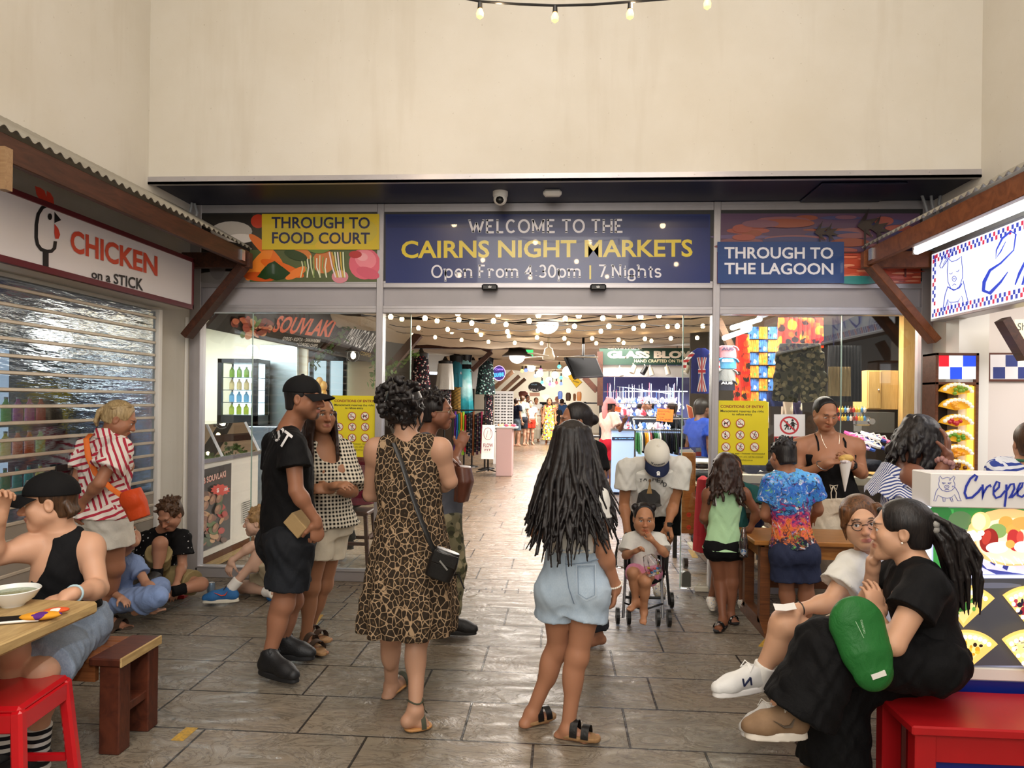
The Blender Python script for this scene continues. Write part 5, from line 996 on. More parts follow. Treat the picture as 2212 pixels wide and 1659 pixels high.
def denim(name,a,b):
    t = NT(name); v = t.co(); n = t.noise(v,5,5,.6,.5); w = t.noise(t.co((1,1,.4),(0,.6,0)),260,2); c = t.mix(t.ramp(n,[(.3,(0,0,0)),(.7,(1,1,1))]),rgb(a),rgb(b)); c = t.mix(t.math('MULTIPLY',w,.35),c,rgb('#dfe6ea')); t.p(col=c,rough=.9,spec=.15); t.bump(t.math('ADD',n,t.math('MULTIPLY',w,.1)),.3,.012); return t.m
def prints(name,base,cols,sc=14,thr=.34,lines=None):
    t = NT(name); v = t.co(); n = t.noise(v,8,2,o='Color'); w = t.node('MixRGB',blend_type='ADD'); w.inputs[0].default_value = .05; t.l.new(v,w.inputs[1]); t.l.new(n,w.inputs[2]); u = w.outputs[0]; c = rgb(base)
    for i,cc in enumerate(cols):
        m2 = t.node('Mapping'); t.l.new(u,m2.inputs[0]); m2.inputs['Location'].default_value = (i*.37,i*.21,i*.53); d = t.voro(m2.outputs[0],sc*(1+.12*i)); c = t.mix(t.math('LESS_THAN',d,thr*(1-.06*i)),c,rgb(cc))
    if lines: c = t.mix(t.math('LESS_THAN',t.math('ABSOLUTE',t.math('SUBTRACT',t.noise(v,22,3,.6,1.5),.5)),.018),c,rgb(lines))
    t.p(col=c,rough=.8,spec=.2); t.bump(t.noise(t.co(),13,3),.2,.02); return t.m
def galaxy():
    t = NT('graphic_print'); v = t.co(); z = t.sep(v)[2]; n = t.noise(v,16,6,.7,1.5); n2 = t.noise(t.co(loc=(3,1,2)),22,4,.6,2); g = t.ramp(t.math('ADD',t.math('MULTIPLY',t.math('SUBTRACT',z,.62),1.9),t.math('MULTIPLY',t.math('SUBTRACT',n,.5),1.1)),[(.08,'#17203c'),(.25,'#e8792e'),(.38,'#d8426a'),(.5,'#3a2f78'),(.62,'#3f8fd0'),(.78,'#2456b8'),(.95,'#5aa8e8')]); c = t.mix(t.ramp(n2,[(.56,(0,0,0)),(.64,(1,1,1))]),g,t.ramp(t.noise(t.co(loc=(7,2,5)),12,2),[(.4,'#5fae4a'),(.5,'#e8e2f0'),(.6,'#7a2f8e')])); c = t.mix(t.ramp(t.noise(t.co(loc=(1,8,5)),30,3,.6,1),[(.36,(.85,.85,.85)),(.44,(0,0,0))]),c,rgb('#10182e')); t.p(col=c,rough=.6,spec=.3); return t.m
BLK = cloth('black_cotton','#08080a','#131316',.85); WHT = cloth('white_cotton','#d9d8d2','#cfcec6',.85); KHAKI = cloth('khaki_cotton','#8f7f58','#9d8d66'); CREAMC = cloth('cream_cotton','#d9d0bd','#cfc4ae'); SOCKW = cloth('white_sock','#e4e2dd')
LEATHER = mat('black_leather','#0c0c0e',.32,bp=(90,.15)); CORK = mat('cork','#a07c54',.8,nz=(40,'#7d5c3a',.8)); CAPB = cloth('black_canvas','#101012','#19191b',.8,30,.1); BROWNS = mat('brown_suede','#3d2d22',.8,nz=(12,'#4d3a2c',.7))
# ================================================================== the people in front of the doors
def hand_down(p,q,n,th,curl=.45,**k): p.arm(q,hand=dict(n=n,thumb=th,curl=curl,**k)); return p
# ---- woman in denim shorts, back to us
p = Person('woman in a white cropped tee and light denim shorts, long dark hair, seen from behind',3.45,1.56,1.0,'#a8765a'); JW = p
p.std(.08,3.45,(.25,1)); p.j(H=(1238,962,.03),N=(1233,1035),P=(1240,1262,.02),sl=(1176,1080,.03),sr=(1288,1078,-.05),er=(1303,1188,-.06),wr=(1331,1268,.0),el=(1160,1150,.12),wl=(1195,1120,.22),hl=(1203,1272,.03),hr=(1273,1274,-.01),kl=(1206,1402,.08),kr=(1247,1418,-.03),al=(1148,1543,.06),ar=(1226,1577,-.06))
p.jw(tl=atZ(1192,1545,.02),tr=atZ(1288,1596,.02)); p.start().torso((.25,1,0),bust=.7,hips=.97); p.arm('r',hand=dict(d=V(-.15,.1,-1),n=(-1,.1,0),thumb=(0,1,-.2),curl=.5)).arm('l',hand=dict(n=(0,-1,0),thumb=(0,0,1)))
p.leg('l').leg('r'); p.head((.3,1,0),nose=.9,fat=.97); p.body()
p.tee(WHT,hem=.66,sleeve=.38,ease=.012,name='crop_top',wr=.0025)
DEN = denim('light_denim','#8ba3bb','#a9bccd'); so = p.shorts(DEN,top=.62,leg=.42,ease=.016,flare=.03,name='denim_shorts',wr=.0015)
def sdraw(A):
    c1 = '#76899f'; c2 = '#b4c3d2'
    for x0,x1,y0,y1 in ((-14.5,-9.5,-12,2.5),(2.5,11.5,-12.5,3)):
        A.stroke([(x0,y1),(x1,y1+.3),(x1-.2,y0+2.5),((x0+x1)/2,y0),(x0+.3,y0+2.2),(x0,y1)],.35,c2); A.stroke([(x0+.7,y1-.8),(x1-.7,y1-.6),(x1-.8,y0+3),((x0+x1)/2,y0+1),(x0+.9,y0+2.8),(x0+.7,y1-.8)],.25,c1)
    A.stroke([(-2.5,13),(-2.2,0),(-1,-8),(1.5,-15)],.5,c1); A.stroke([(-2,13),(-1.7,0),(-.5,-8),(2,-15)],.3,c2); A.stroke([(-15,10.2),(14,10.4)],.4,c1); A.stroke([(-15,4.6),(-2,2.6),(13,5.4)],.5,c1)
    for x in (-3,8): A.poly([(x-.9,14),(x+.9,14),(x+.9,9.5),(x-.9,9.5)],'#93aac0')
decal(p,so,sdraw,atY(1238,1250,3.2),V(1,-.1,0),V(0,0,-1),(-.05,1,0),'pocket_stitching',.0025)
p.cap_hair(H_BLACK,back=-.1,front=.06,size=1.04,extra=lambda g: [p.locks(g,150,-2.0,2.0,-.06,.085,lambda a: .47-.04*abs(a),grow=.12,wave=.024,r0=.017,r1=.0045,seed=4,rad=.078,back=.03),p.locks(g,40,-1.8,1.8,-.06,.07,.36,grow=.08,wave=.008,r0=.024,r1=.016,seed=5,rad=.06,back=.02)],ear=False,vox=.0042)
p.sandal('l',CORK,LEATHER,buckle='#3a3a3c'); p.sandal('r',CORK,LEATHER,buckle='#5a5a5c')
mb = MB(); c = lerp(p['er'],p['wr'],.93); d = nrm(p['wr']-p['er']); a1 = nrm(np.cross(d,(0,1,0))); a2 = np.cross(d,a1)
for i in range(22): mb.ball(c+a1*.033*math.cos(i*2*PI/22)+a2*.033*math.sin(i*2*PI/22),.0052,8)
mb.build('pearl_bracelet',mat('pearl','#ece6da',.25),p.root,True)
# ---- woman in the leopard dress, walking away
p = Person('woman walking away in a sleeveless leopard print dress, black curly hair pinned up',3.55,1.66,1.0,'#b78d74'); LW = p
p.std(-.72,3.55,(.1,1)); p.j(H=(876,885,.03),N=(880,952),P=(884,1195,.03),sl=(812,968,.0),sr=(950,968,-.02),el=(800,1068,.12),wl=(850,1060,.27),er=(972,1040,.02),wr=(925,1062,.22),hl=(850,1200,.05),hr=(918,1200,.0),kl=(846,1372,.14),kr=(902,1375,-.04),al=(845,1482,.24),ar=(897,1535,-.15))
p.jw(tl=atZ(880,1462,.025),tr=atZ(900,1587,.02)+V(.03,.12,0)); p.start().torso((.1,1,0),bust=.8,hips=1.05,belly=.1); p.arm('l',hand=dict(n=(0,-1,0),thumb=(0,0,1))).arm('r',hand=dict(n=(0,-1,0),thumb=(0,0,1))); p.leg('l').leg('r'); p.head((.25,1,-.05)); p.body()
g = p.tee(None,hem=.7,sleeve=0,ease=.013,neck=.066,build=False,slv=()); rows = [(1045,818,954,.12),(1115,814,958,.135),(1190,798,976,.165),(1260,786,985,.195),(1320,774,990,.215),(1358,772,985,.215)]
g.loft([p.m((a+b)/2,y,.01) for y,a,b,d in rows],[(b-a)/2*3.55/F for y,a,b,d in rows],[d for y,a,b,d in rows],(1,0,0),.03,folds=(.06,9,1.6,1.0))
for q,sg in (('l',-1),('r',1)): g.cutbox(p['s'+q]+V(-.015*sg,0,0),(sg,0,.25),p['s'+q]+V(0,0,-.05),.17,.012)
p.put(g,'leopard_dress',leopard(),.006,wr=.003)
def bun(g):
    rr = np.random.RandomState(8)
    for i in range(90):
        a,b = rr.rand()*2*PI,rr.rand()*PI*.9; d = V(math.cos(a)*math.sin(b),math.sin(a)*math.sin(b)-.3,math.cos(b)*.9); c = p.hp(0,-.05,.045)+d*V(.098,.09,.105); t = nrm(rr.randn(3)); g.chain([c,c+t*.02+d*.012,c+np.cross(t,d)*.025+d*.02],[.014,.011,.005],.006)
    for i in range(14): a = -1.6+3.2*i/13; c = p.hp(.075*math.sin(a),-.08*math.cos(a),-.03); g.chain([c,c+V(.012*math.sin(i*3),-.012,-.04),c+V(.02*math.sin(i*2),-.005,-.075)],[.007,.005,.002],.004)
p.cap_hair(H_BLACK,back=-.075,size=1.08,extra=bun,ear=True,vox=.005)
mb = MB(); R_ = [p['N']+V(.062*math.cos(a),.055*math.sin(a)+.005,.035+.008*math.sin(a)) for a in np.linspace(0,2*PI,25)[:-1]]; mb.tube(R_,.003,6,closed=True); mb.build('necklace',mat('pearl'),p.root,True)
for q in 'lr': e = p.sandal(q,mat('tan_sole','#b5834e',.6),mat('olive_strap','#3c4030',.7),straps=(.62,),sole='#1a1612',ths=.012)
mb = MB(); c = p['ar']+V(0,0,.05); mb.tube([c+V(.036*math.cos(a),.038*math.sin(a),.006*math.sin(a*2)) for a in np.linspace(0,2*PI,17)[:-1]],.004,6,closed=True); mb.tube([c+V(.036,0,0),c+V(.04,.02,-.05),c+V(.045,.07,-.09)],.003,6); mb.build('ankle_strap',mat('olive_strap'),p.root,True)
BAGX = p
# ---- man in the black cap, facing right
p = Person('man in a black cap, black tee and black shorts, facing right with a kraft box',4.05,1.76,1.08,'#94654c',male=True); MC = p
p.std(-1.55,4.05,(.95,.25)); p.j(H=(657,862,.02),N=(622,932,.02),P=(622,1168,.02),sl=(632,962,-.19),sr=(594,958,.2),el=(640,1060,-.24),wl=(684,1126,-.2),er=(600,1060,.26),wr=(650,1120,.28),hl=(634,1176,-.09),hr=(612,1172,.1),kl=(612,1305,-.1),kr=(632,1298,.12),al=(577,1432,-.12),ar=(608,1396,.14))
p.jw(tl=atZ(640,1475,.03),tr=atZ(676,1424,.03)); p.start().torso((.95,.28,0),belly=.2); p.arm('l',hand=dict(d=V(.05,.05,-1),n=(-.6,.75,0),thumb=(-1,-.2,.2),curl=.75)).arm('r',hand=dict(n=(0,-1,0),thumb=(1,0,0))); p.leg('l',bare=False).leg('r',bare=False)
p.head((1,-.06,-.06),jaw=1.1,fat=1.05,nose=1.1,beard='chin+tache+stubble',lips='#a8685c'); p.body()
to = p.tee(cloth('black_tee','#0b0b0d','#141417'),hem=1.02,sleeve=.5,ease=.022,sr=1.12,belly=.02)
decal(p,to,lambda A: A.text('AST',(-8,3),(8,3),9,'#e8e8ea',.02),atY(598,942,3.85),nrm(V(.8,-.1,-.6)),nrm(V(.5,0,.85)),nrm(atY(598,942,3.85)-_C),'back_print',.005,None,3)
p.shorts(cloth('worn_black_cotton','#16181c','#2a2d33'),top=.9,leg=.72,ease=.022,flare=.03,wr=.003)
p.cap_hair(H_BLACK,back=-.07,front=.03,size=.99); p.baseball(CAPB,tilt=.02,bl=.085)
for q in 'lr': p.shoe(q,mat('black_mesh','#0d0d10',.55,bp=(120,.2)),'#101013',lace='#1c1c1f',ankle=.055,size=1.05)
# ---- woman in the gingham top behind him
p = Person('woman in a gingham blouse and cream shorts, arms crossed, beside the capped man',4.55,1.6,1.1,'#9a6c50'); GW = p
p.std(-1.55,4.6,(.8,-.5)); p.j(H=(693,897,-.05),N=(695,950),P=(702,1140),sl=(652,975,-.02),sr=(738,972,.12),el=(650,1060,-.1),wl=(722,1050,-.26),er=(762,1062,-.02),wr=(715,1058,-.22),hl=(690,1145,-.06),hr=(718,1145,.08),kl=(672,1268,-.07),kr=(700,1262,.08),al=(660,1390,-.06),ar=(662,1372,.08))
p.jw(tl=atZ(698,1412,.03),tr=atZ(708,1384,.03)); p.start().torso((.75,-.6,0),bust=1.05,hips=1.05,belly=.15); p.arm('l',hand=dict(n=(0,.5,-1),thumb=(0,0,1))).arm('r',hand=dict(d=V(-.8,-.3,.1),n=(0,.7,-.5),thumb=(0,0,1))); p.leg('l').leg('r'); p.head((.75,-.72,.0),fat=1.06,lip=1.2,lips='#a5655a'); p.body()
p.tee(checks('gingham','#141210','#d5ccba',42),hem=.98,sleeve=.93,ease=.026,neck=.085,scoop=.1,sr=1.15,flare=.03,name='blouse',wr=.004); p.shorts(CREAMC,top=.85,leg=.48,ease=.015,flare=.02,wr=.002)
p.cap_hair(H_DARK,front=.045,back=-.09,size=1.02,extra=lambda g: [p.locks(g,12,.2,2.3,-.06,.04,.34,r0=.018,r1=.007,seed=2,grow=.03),p.locks(g,12,-2.4,-.4,-.06,.04,.4,r0=.018,r1=.007,seed=3,grow=.05)])
for q in 'lr': p.sandal(q,CORK,BROWNS,buckle='#c8bfa8')
mb = MB(); c = lerp(p['er'],p['wr'],.96); d = nrm(p['wr']-p['er']); a1 = nrm(np.cross(d,(0,0,1))); a2 = np.cross(d,a1)
for i in range(14): mb.ball(c+(a1*math.cos(i*PI/7)+a2*math.sin(i*PI/7))*.034,.0075,8)
mb.build('bead_bracelet',mat('amber_beads','#b7a38a',.3),p.root,True)
# ---- person in the grey tee behind the leopard dress
p = Person('person in a grey tee and glasses, arms folded, with a brown shoulder bag',4.7,1.66,1.2,'#80543f'); GP = p
p.std(-.85,4.7,(1,.1)); p.j(H=(944,890),N=(920,944),P=(950,1120),sl=(912,968,-.17),sr=(915,962,.18),el=(972,1012,-.24),wl=(992,968,-.03),er=(985,1005,.18),wr=(955,985,-.1),hl=(955,1126,-.08),hr=(955,1126,.09),kl=(975,1222,-.08),kr=(965,1222,.09),al=(965,1345,-.08),ar=(955,1345,.09))
p.jw(tl=p['al']+V(.19,0,-.07),tr=p['ar']+V(.19,0,-.07)); p.start().torso((1,.1,0),belly=.35,bust=.8); p.arm('l',hand=dict(d=V(.2,.3,.6),n=(0,1,0),thumb=(0,0,1))).arm('r',hand=dict(n=(0,1,0),thumb=(0,0,1))); p.leg('l',bare=False).leg('r',bare=False); p.head((1,.0,-.02),fat=1.12,nose=1.1); p.body()
p.tee(cloth('grey_tee','#53565f','#60636c'),hem=1.12,sleeve=.62,ease=.022,sr=1.1); p.shorts(prints('camouflage','#6f6a52',['#4a4a34','#8d8468','#3a3a2c'],12,.4),top=.98,leg=1.85,ease=.02,flare=.02,name='trousers')
p.cap_hair(H_BLACK,front=.05,back=-.07,size=1.1,bump=.035,vox=.006)
for q in 'lr': p.shoe(q,mat('black_mesh'),'#101013',ankle=.03)
def glasses(p,col='#2a2420',w=.019,h=.016,r=.0016):
    mb = MB()
    for k in (-1,1): mb.tube([p.hp(k*.0315+w*math.cos(a),.0985-.006*abs(math.cos(a)),.004+h*math.sin(a)) for a in np.linspace(0,2*PI,21)[:-1]],r,6,closed=True); mb.tube([p.hp(k*.05,.093,.008),p.hp(k*.074,.06,.008),p.hp(k*.081,.0,.004)],r,6)
    mb.tube([p.hp(-.0125,.0985,.006),p.hp(0,.103,.009),p.hp(.0125,.0985,.006)],r,6); mb.build('glasses',mat('frame_'+col.strip('#'),col,.3,.3),p.root,True)
glasses(p,'#8a7a5a')
# ---- dark haired woman mostly hidden behind the denim shorts
p = Person('dark haired woman in profile behind the woman in denim shorts, reading a phone',4.75,1.62,1.0,'#9a6a50'); PW = p
p.std(.2,4.75,(-.8,-.4)); p.j(H=(1243,910),N=(1256,955),sl=(1228,978,.1),sr=(1288,975,-.05),er=(1300,1050,-.1),wr=(1296,1068,-.32),el=(1230,1050,.0),wl=(1255,1075,-.28)); p.start().torso((-.8,-.5,0),bust=.8); p.arm('l',hand=dict(n=(.3,0,1),thumb=(0,0,1))).arm('r',hand=dict(d=V(.3,-.3,.5),n=(-.6,-.6,.4),thumb=(0,-.3,1),curl=.7)); p.leg('l').leg('r'); p.head((-.93,-.25,-.1),nose=1.1); p.body(); p.tee(BLK,hem=1.05); p.shorts(cloth('dark_cotton','#23242a'),leg=1.9,name='trousers')
p.cap_hair(H_BLACK,front=.05,back=-.06,size=1.04,extra=lambda g: g.ell(p.hp(0,-.12,.0),V(.045,.045,.04),None,.02))
# ---- father bending over the pushchair
p = Person('man in a white cap and printed white tee bending over the pushchair',5.55,1.76,1.1,'#a5714f',male=True); DM = p
p.std(.72,5.8,(0,-1)); p.j(H=(1418,990,-.06),N=(1412,998,.08),P=(1410,1062,.42),sl=(1354,1010,.02),sr=(1472,1006,.02),el=(1348,1092,.05),wl=(1355,1146,-.08),er=(1455,1092,.05),wr=(1442,1136,-.08),hl=(1386,1068,.42),hr=(1436,1068,.42),kl=(1384,1160,.36),kr=(1436,1160,.36),al=(1388,1262,.36),ar=(1422,1262,.32))
p.jw(tl=p['al']+V(-.02,-.17,-.07),tr=p['ar']+V(.0,-.17,-.07)); p.start().torso((0,-.6,-.8)); p.arm('l',hand=dict(d=V(.15,-.25,-1),n=(.5,-.8,0),thumb=(1,0,.2),curl=.9)).arm('r',hand=dict(d=V(.1,-.25,-1),n=(-.5,-.8,0),thumb=(-1,0,.2),curl=.9)); p.leg('l',bare=False).leg('r',bare=False)
p.head((0,-.62,-.8),up=(0,-.8,.6),neck=True); p.body()
to = p.tee(WHT,hem=1.12,sleeve=.55,ease=.022,sr=1.08,wr=.003,name='tee'); g = Sdf(); g.loft([p.m(1411,1010,.02),p.m(1411,1050,.10),p.m(1411,1096,.22)],[.17,.2,.19],[.10,.13,.13],(1,0,0),.03,folds=(.03,5,1,.5)); p.put(g,'tee_front',WHT,wr=.003)
def dprint(A):
    for i,ch in enumerate('BE YA HEAD'):
        if ch == ' ': continue
        a = math.radians(160-14*i); A.text(ch,(14*math.cos(a)-1.5,-10*math.sin(a)+8),(14*math.cos(a)+1.5,-10*math.sin(a)+8),3.4,'#4a4a4a',.03)
    A.poly([(-9,16),(-8,8),(-4,5),(0,4),(4,5),(8,9),(9,16)],'#3c3c3c'); A.poly([(-2,8),(0,-2),(2,8)],'#a08050'); A.ell(0,-2,1,1.4,'#8a6a4a'); A.ell(0,17,10,2,'#5a5a58')
decal(p,p.root.children[-1],dprint,p.m(1411,1045,-.25),V(1,0,0),nrm(V(0,.3,1)),nrm(V(0,1,-.1)),'chest_print',.006)
p.shorts(BLK,top=.7,leg=.95,ease=.03,flare=.03); p.cap_hair(H_BLACK,front=.04,back=-.07)
p.baseball(cloth('white_canvas','#dcd8cc',None,.8,30,.1),tilt=.0,brim_m=cloth('navy_canvas','#1d2540',None,.8,30,.1),bl=.075,size=1.1)
O_,R_,S_ = p.capf; capo = [c for c in p.root.children if c.name.startswith('cap') and 'brim' not in c.name][0]
def ydraw(A):
    A.text('Y',(-5.6,1.6),(-3.6,1.6),3.0,'#15182a',.03); A.text('ANKEES',(-3.5,1.2),(4.8,.2),1.7,'#15182a',.03); A.text('N',(-.4,3.4),(1.2,3.3),1.8,'#15182a',.02); A.text('Y',(.2,3.6),(1.6,3.5),2.0,'#15182a',.02)
decal(p,capo,ydraw,O_+R_[1]*.12*S_+R_[2]*.028,R_[0]*-1 if R_[0][0] < 0 else R_[0],R_[2],-nrm(R_[1]*.9+R_[2]*.2),'team_lettering',.0025)
for o in p.root.children:
    if o.name.startswith('cap_brim'): decal(p,o,lambda A: (A.ell(0,0,1.3,1.3,'#e8e8e4'),A.text('47',(-.7,.5),(.7,.5),1.0,'#20284a',.02),A.rect(-1.2,1.1,1.2,1.9,'#e8e8e4')),O_+R_[1]*.15*S_+R_[2]*.03,R_[0]*-1 if R_[0][0] < 0 else R_[0],R_[1]*-1,-R_[2],'brim_sticker',.002); break
def croc(p,q,m=None):
    e = p.shoe(q,m or prints('charm_clog','#e4ddd0',['#c24a6a','#3f7fc0','#d8a83a','#2c2c30'],42,.2),'#dcd5c6',ankle=.0,name='clog'); return e
croc(p,'l'); croc(p,'r')
mb = MB(); c = lerp(p['er'],p['wr'],.9); mb.tube([c+V(.031*math.cos(a),.031*math.sin(a),0) for a in np.linspace(0,2*PI,17)[:-1]],.009,6,closed=True); mb.box(c+V(-.014,-.045,-.018),c+V(.022,-.03,.018),.004); mb.build('wrist_watch',M_BLACK,p.root)
# ---- toddler
p = Person('toddler in a white tee and pink shorts sitting in the pushchair, fingers at the mouth',5.15,.95,.95,'#b07d5c',vox=.005); TD = p
p.std(.66,5.2,(0,-1)); p.j(H=(1391,1121),N=(1390,1152,.03),P=(1392,1234,.05),sl=(1360,1166,.02),sr=(1424,1166,.02),el=(1351,1200,-.04),wl=(1374,1190,-.16),er=(1437,1196,-.06),wr=(1408,1166,-.13),hl=(1376,1238,.02),hr=(1410,1238,.02),kl=(1367,1238,-.2),kr=(1394,1256,-.24),al=(1373,1300,-.17),ar=(1391,1322,-.17))
p.jw(tl=p['al']+V(-.06,-.1,-.03),tr=p['ar']+V(-.02,-.11,-.05)); p.start().torso((0,-1,0),belly=.3,waist=1.25); p.arm('l',1.15,hand=dict(d=V(.5,-.4,.5),n=(0,-.5,-.8),thumb=(1,0,.5),curl=.7,size=.95)).arm('r',1.15,hand=dict(d=V(-.6,-.1,.9),n=(0,1,.2),thumb=(-1,0,0),curl=.8,size=.95)); p.leg('l',1.15).leg('r',1.15)
p.head((0,-1,-.1),size=1.12,fat=1.12,nose=.85,jaw=.9,neck=True,lip=1.1); p.body(); p.tee(WHT,hem=1.05,sleeve=.75,ease=.016,sr=1.15); p.shorts(cloth('pink_cotton','#d48aa4'),top=.85,leg=.55,ease=.012,fat=1.0)
p.cap_hair(H_BLACK,front=.04,back=-.05,size=1.01,extra=lambda g: [g.ell(p.hp(k*.07,-.02,.09),V(.028,.028,.03)*p.hd[4],None,.01) for k in (-1,1)])
# ---- girl in the green singlet
p = Person('girl in a mint green singlet and black shorts at the table corner, long curly hair',5.25,1.32,.95,'#7d5039'); GG = p
p.std(1.18,5.25,(.15,1)); p.j(H=(1567,1012),N=(1565,1046),P=(1562,1182),sl=(1532,1066),sr=(1604,1064),el=(1520,1118,.02),wl=(1528,1135,.18),er=(1636,1108,.02),wr=(1620,1142,.05),hl=(1546,1186),hr=(1580,1186),kl=(1556,1262,.03),kr=(1582,1258,.02),al=(1562,1342,-.08),ar=(1578,1330,.02))
p.jw(tl=atZ(1548,1362,.02),tr=atZ(1590,1345,.02)); p.start().torso((.15,1,0)); p.arm('l',hand=dict(n=(0,0,-1),thumb=(1,0,0))).arm('r',hand=dict(d=V(-.6,.4,-.5),n=(-.5,0,-.5),thumb=(0,1,0))); p.leg('l').leg('r'); p.head((.2,1,-.15)); p.body()
g = p.tee(None,hem=1.03,sleeve=0,ease=.014,flare=.025,build=False,slv=())
for q,sg in (('l',-1),('r',1)): g.cutbox(p['s'+q]+V(-.025*sg,0,0),(sg,0,.25),p['s'+q]+V(0,0,-.05),.14,.012)
p.put(g,'singlet',cloth('mint_cotton','#b4dcae','#a6d0a0'),wr=.002); mb = MB()
for q,sg in (('l',-1),('r',1)): mb.tube([p['s'+q]+V(-.03*sg+.012*sg*math.cos(a),.088*math.sin(a)*.9,-.045+.085*math.cos(a)) for a in np.linspace(0,2*PI,25)[:-1]],.006,6,closed=True)
mb.build('white_binding',SOCKW,p.root,True); p.shorts(BLK,top=.9,leg=.22,ease=.01,flare=.0)
p.cap_hair(H_DARK,front=.06,back=-.1,size=1.05,ear=False,extra=lambda g: p.locks(g,50,-2.1,2.1,-.07,.06,.2,grow=.07,wave=.022,r0=.02,r1=.008,seed=6,rad=.075))
for q in 'lr': p.sandal(q,mat('black_rubber','#131315',.7),prints('black_white_print','#131315',['#c8c8c4'],40,.3),straps=(.66,),ths=.018)
# ---- child hidden behind her
p = Person('small child in patterned white clogs half hidden behind the girl in mint green',5.65,1.18,.95,'#85573e',vox=.009,cat='person'); CH = p
p.std(1.34,5.68,(.3,-1)); p.j(sl=(1585,1062),sr=(1628,1062),er=(1632,1110,-.05),wr=(1620,1140,-.12),al=(1536,1290),ar=(1603,1296),kl=(1552,1235),kr=(1602,1230),hl=(1575,1172),hr=(1605,1172),P=(1590,1165)); p.start().torso((.2,-1,0)); p.arm('l').arm('r',hand=dict(n=(0,0,-1),thumb=(-1,0,0))); p.jw(tl=p['al']+V(-.02,-.16,-.06),tr=p['ar']+V(.02,-.16,-.06)); p.leg('l',bare=False).leg('r',bare=False); p.head((.2,-1,-.2)); p.body(); p.tee(cloth('teal_cotton','#1f4d4a'),hem=1.08); p.shorts(cloth('dark_cotton'),leg=.6); p.cap_hair(H_DARK); croc(p,'l'); croc(p,'r')
# ---- boy in the graphic tee
p = Person('boy in a bright multicoloured graphic tee and navy shorts, back to us at the table',4.95,1.42,.97,'#94644a'); BG = p
p.std(1.6,4.95,(.1,1)); p.j(H=(1692,985,.03),N=(1700,1022),P=(1714,1190),sl=(1668,1042),sr=(1752,1042),el=(1652,1112,.02),wl=(1672,1130,.2),er=(1768,1100,.03),wr=(1756,1118,.2),hl=(1694,1196),hr=(1738,1196),kl=(1700,1285,.02),kr=(1742,1285,.02),al=(1706,1372),ar=(1738,1372))
p.jw(tl=p['al']+V(0,.15,-.06),tr=p['ar']+V(.03,.15,-.06)); p.start().torso((.1,1,0)); p.arm('l',hand=dict(n=(0,0,-1),thumb=(1,0,0))).arm('r',hand=dict(n=(0,0,-1),thumb=(-1,0,0))); p.leg('l',bare=False).leg('r',bare=False); p.head((-.25,1,-.3)); p.body()
p.tee(galaxy(),hem=.95,sleeve=.6,ease=.02,sr=1.1,flare=.012); p.shorts(cloth('navy_jersey','#272d44','#303752'),top=.85,leg=.62,ease=.018,flare=.03)
p.cap_hair(H_BLACK,front=.05,back=-.075,size=1.0,bump=.02)
for q in 'lr': p.shoe(q,M_DARK,'#d8d6d0',ankle=.03)
# ---- woman eating a crepe
p = Person('woman in a black camisole and cream trousers eating a crepe behind the table',5.83,1.76,1.18,'#a9775a'); CW = p
p.std(2.1,5.83,(0,-1)); p.j(H=(1782,893,-.1),N=(1788,938,-.02),P=(1798,1086),sl=(1727,962),sr=(1848,962),el=(1724,1030,-.03),wl=(1788,1000,-.3),er=(1862,1022,-.03),wr=(1838,1004,-.27),hl=(1775,1092),hr=(1822,1092),kl=(1772,1205),kr=(1828,1205),al=(1770,1322),ar=(1830,1322))
p.jw(tl=p['al']+V(0,-.17,-.07),tr=p['ar']+V(.02,-.17,-.07)); p.start().torso((0,-1,0),bust=1.25,belly=.2,hips=1.05); p.arm('l',1.12,hand=dict(d=V(.9,-.25,.2),n=(0,.3,-1),thumb=(0,0,1),curl=.55)).arm('r',1.12,hand=dict(d=V(-.6,-.2,.5),n=(-.5,.8,0),thumb=(-.3,0,1),curl=.8)); p.leg('l',bare=False).leg('r',bare=False)
p.head((.1,-.9,-.42),fat=1.12,lip=1.05,lidded=.35,nose=1.15,look=(0,-.5)); p.body()
g = p.tee(None,hem=.92,sleeve=0,ease=.012,build=False,slv=(),neck=0); g.cut(lerp(p['N'],p['P'],.27),(0,-.15,1),.01); g.ell(lerp(p['N'],p['P'],.24)+V(0,-.12,0),(.1,.09,.07),None,.02,'s'); p.put(g,'camisole',cloth('black_jersey','#0a0a0c','#151518'),wr=.002)
mb = MB()
for sg in (-1,1): c = p['N']; mb.tube([c+V(sg*.1,-.105,-.17),c+V(sg*.105,-.085,-.06),c+V(sg*.1,-.01,.003),c+V(sg*.09,.08,-.1),c+V(sg*.08,.1,-.2)],.008,6,flat=.4)
mb.build('strap',BLK,p.root,True)
p.shorts(cloth('cream_linen','#d8cdb8','#cbbfa8',.85,12,.35),top=.88,leg=1.95,ease=.02,flare=.06,fat=1.05,name='trousers'); mb = MB(); c = p.m(1800,1050,-.16)
for k in (-1,1): mb.tube([c,c+V(k*.02,-.01,-.05),c+V(k*.016,-.012,-.11)],.004,6); mb.tube([c,c+V(k*.03,-.01,.01),c+V(k*.02,-.01,-.025),c],.004,6)
mb.build('drawstring',CREAMC,p.root,True)
p.cap_hair(H_BLACK,front=.035,back=-.05,size=1.0,extra=lambda g: g.ell(p.hp(0,-.12,.03),(.04,.04,.04),None,.02))
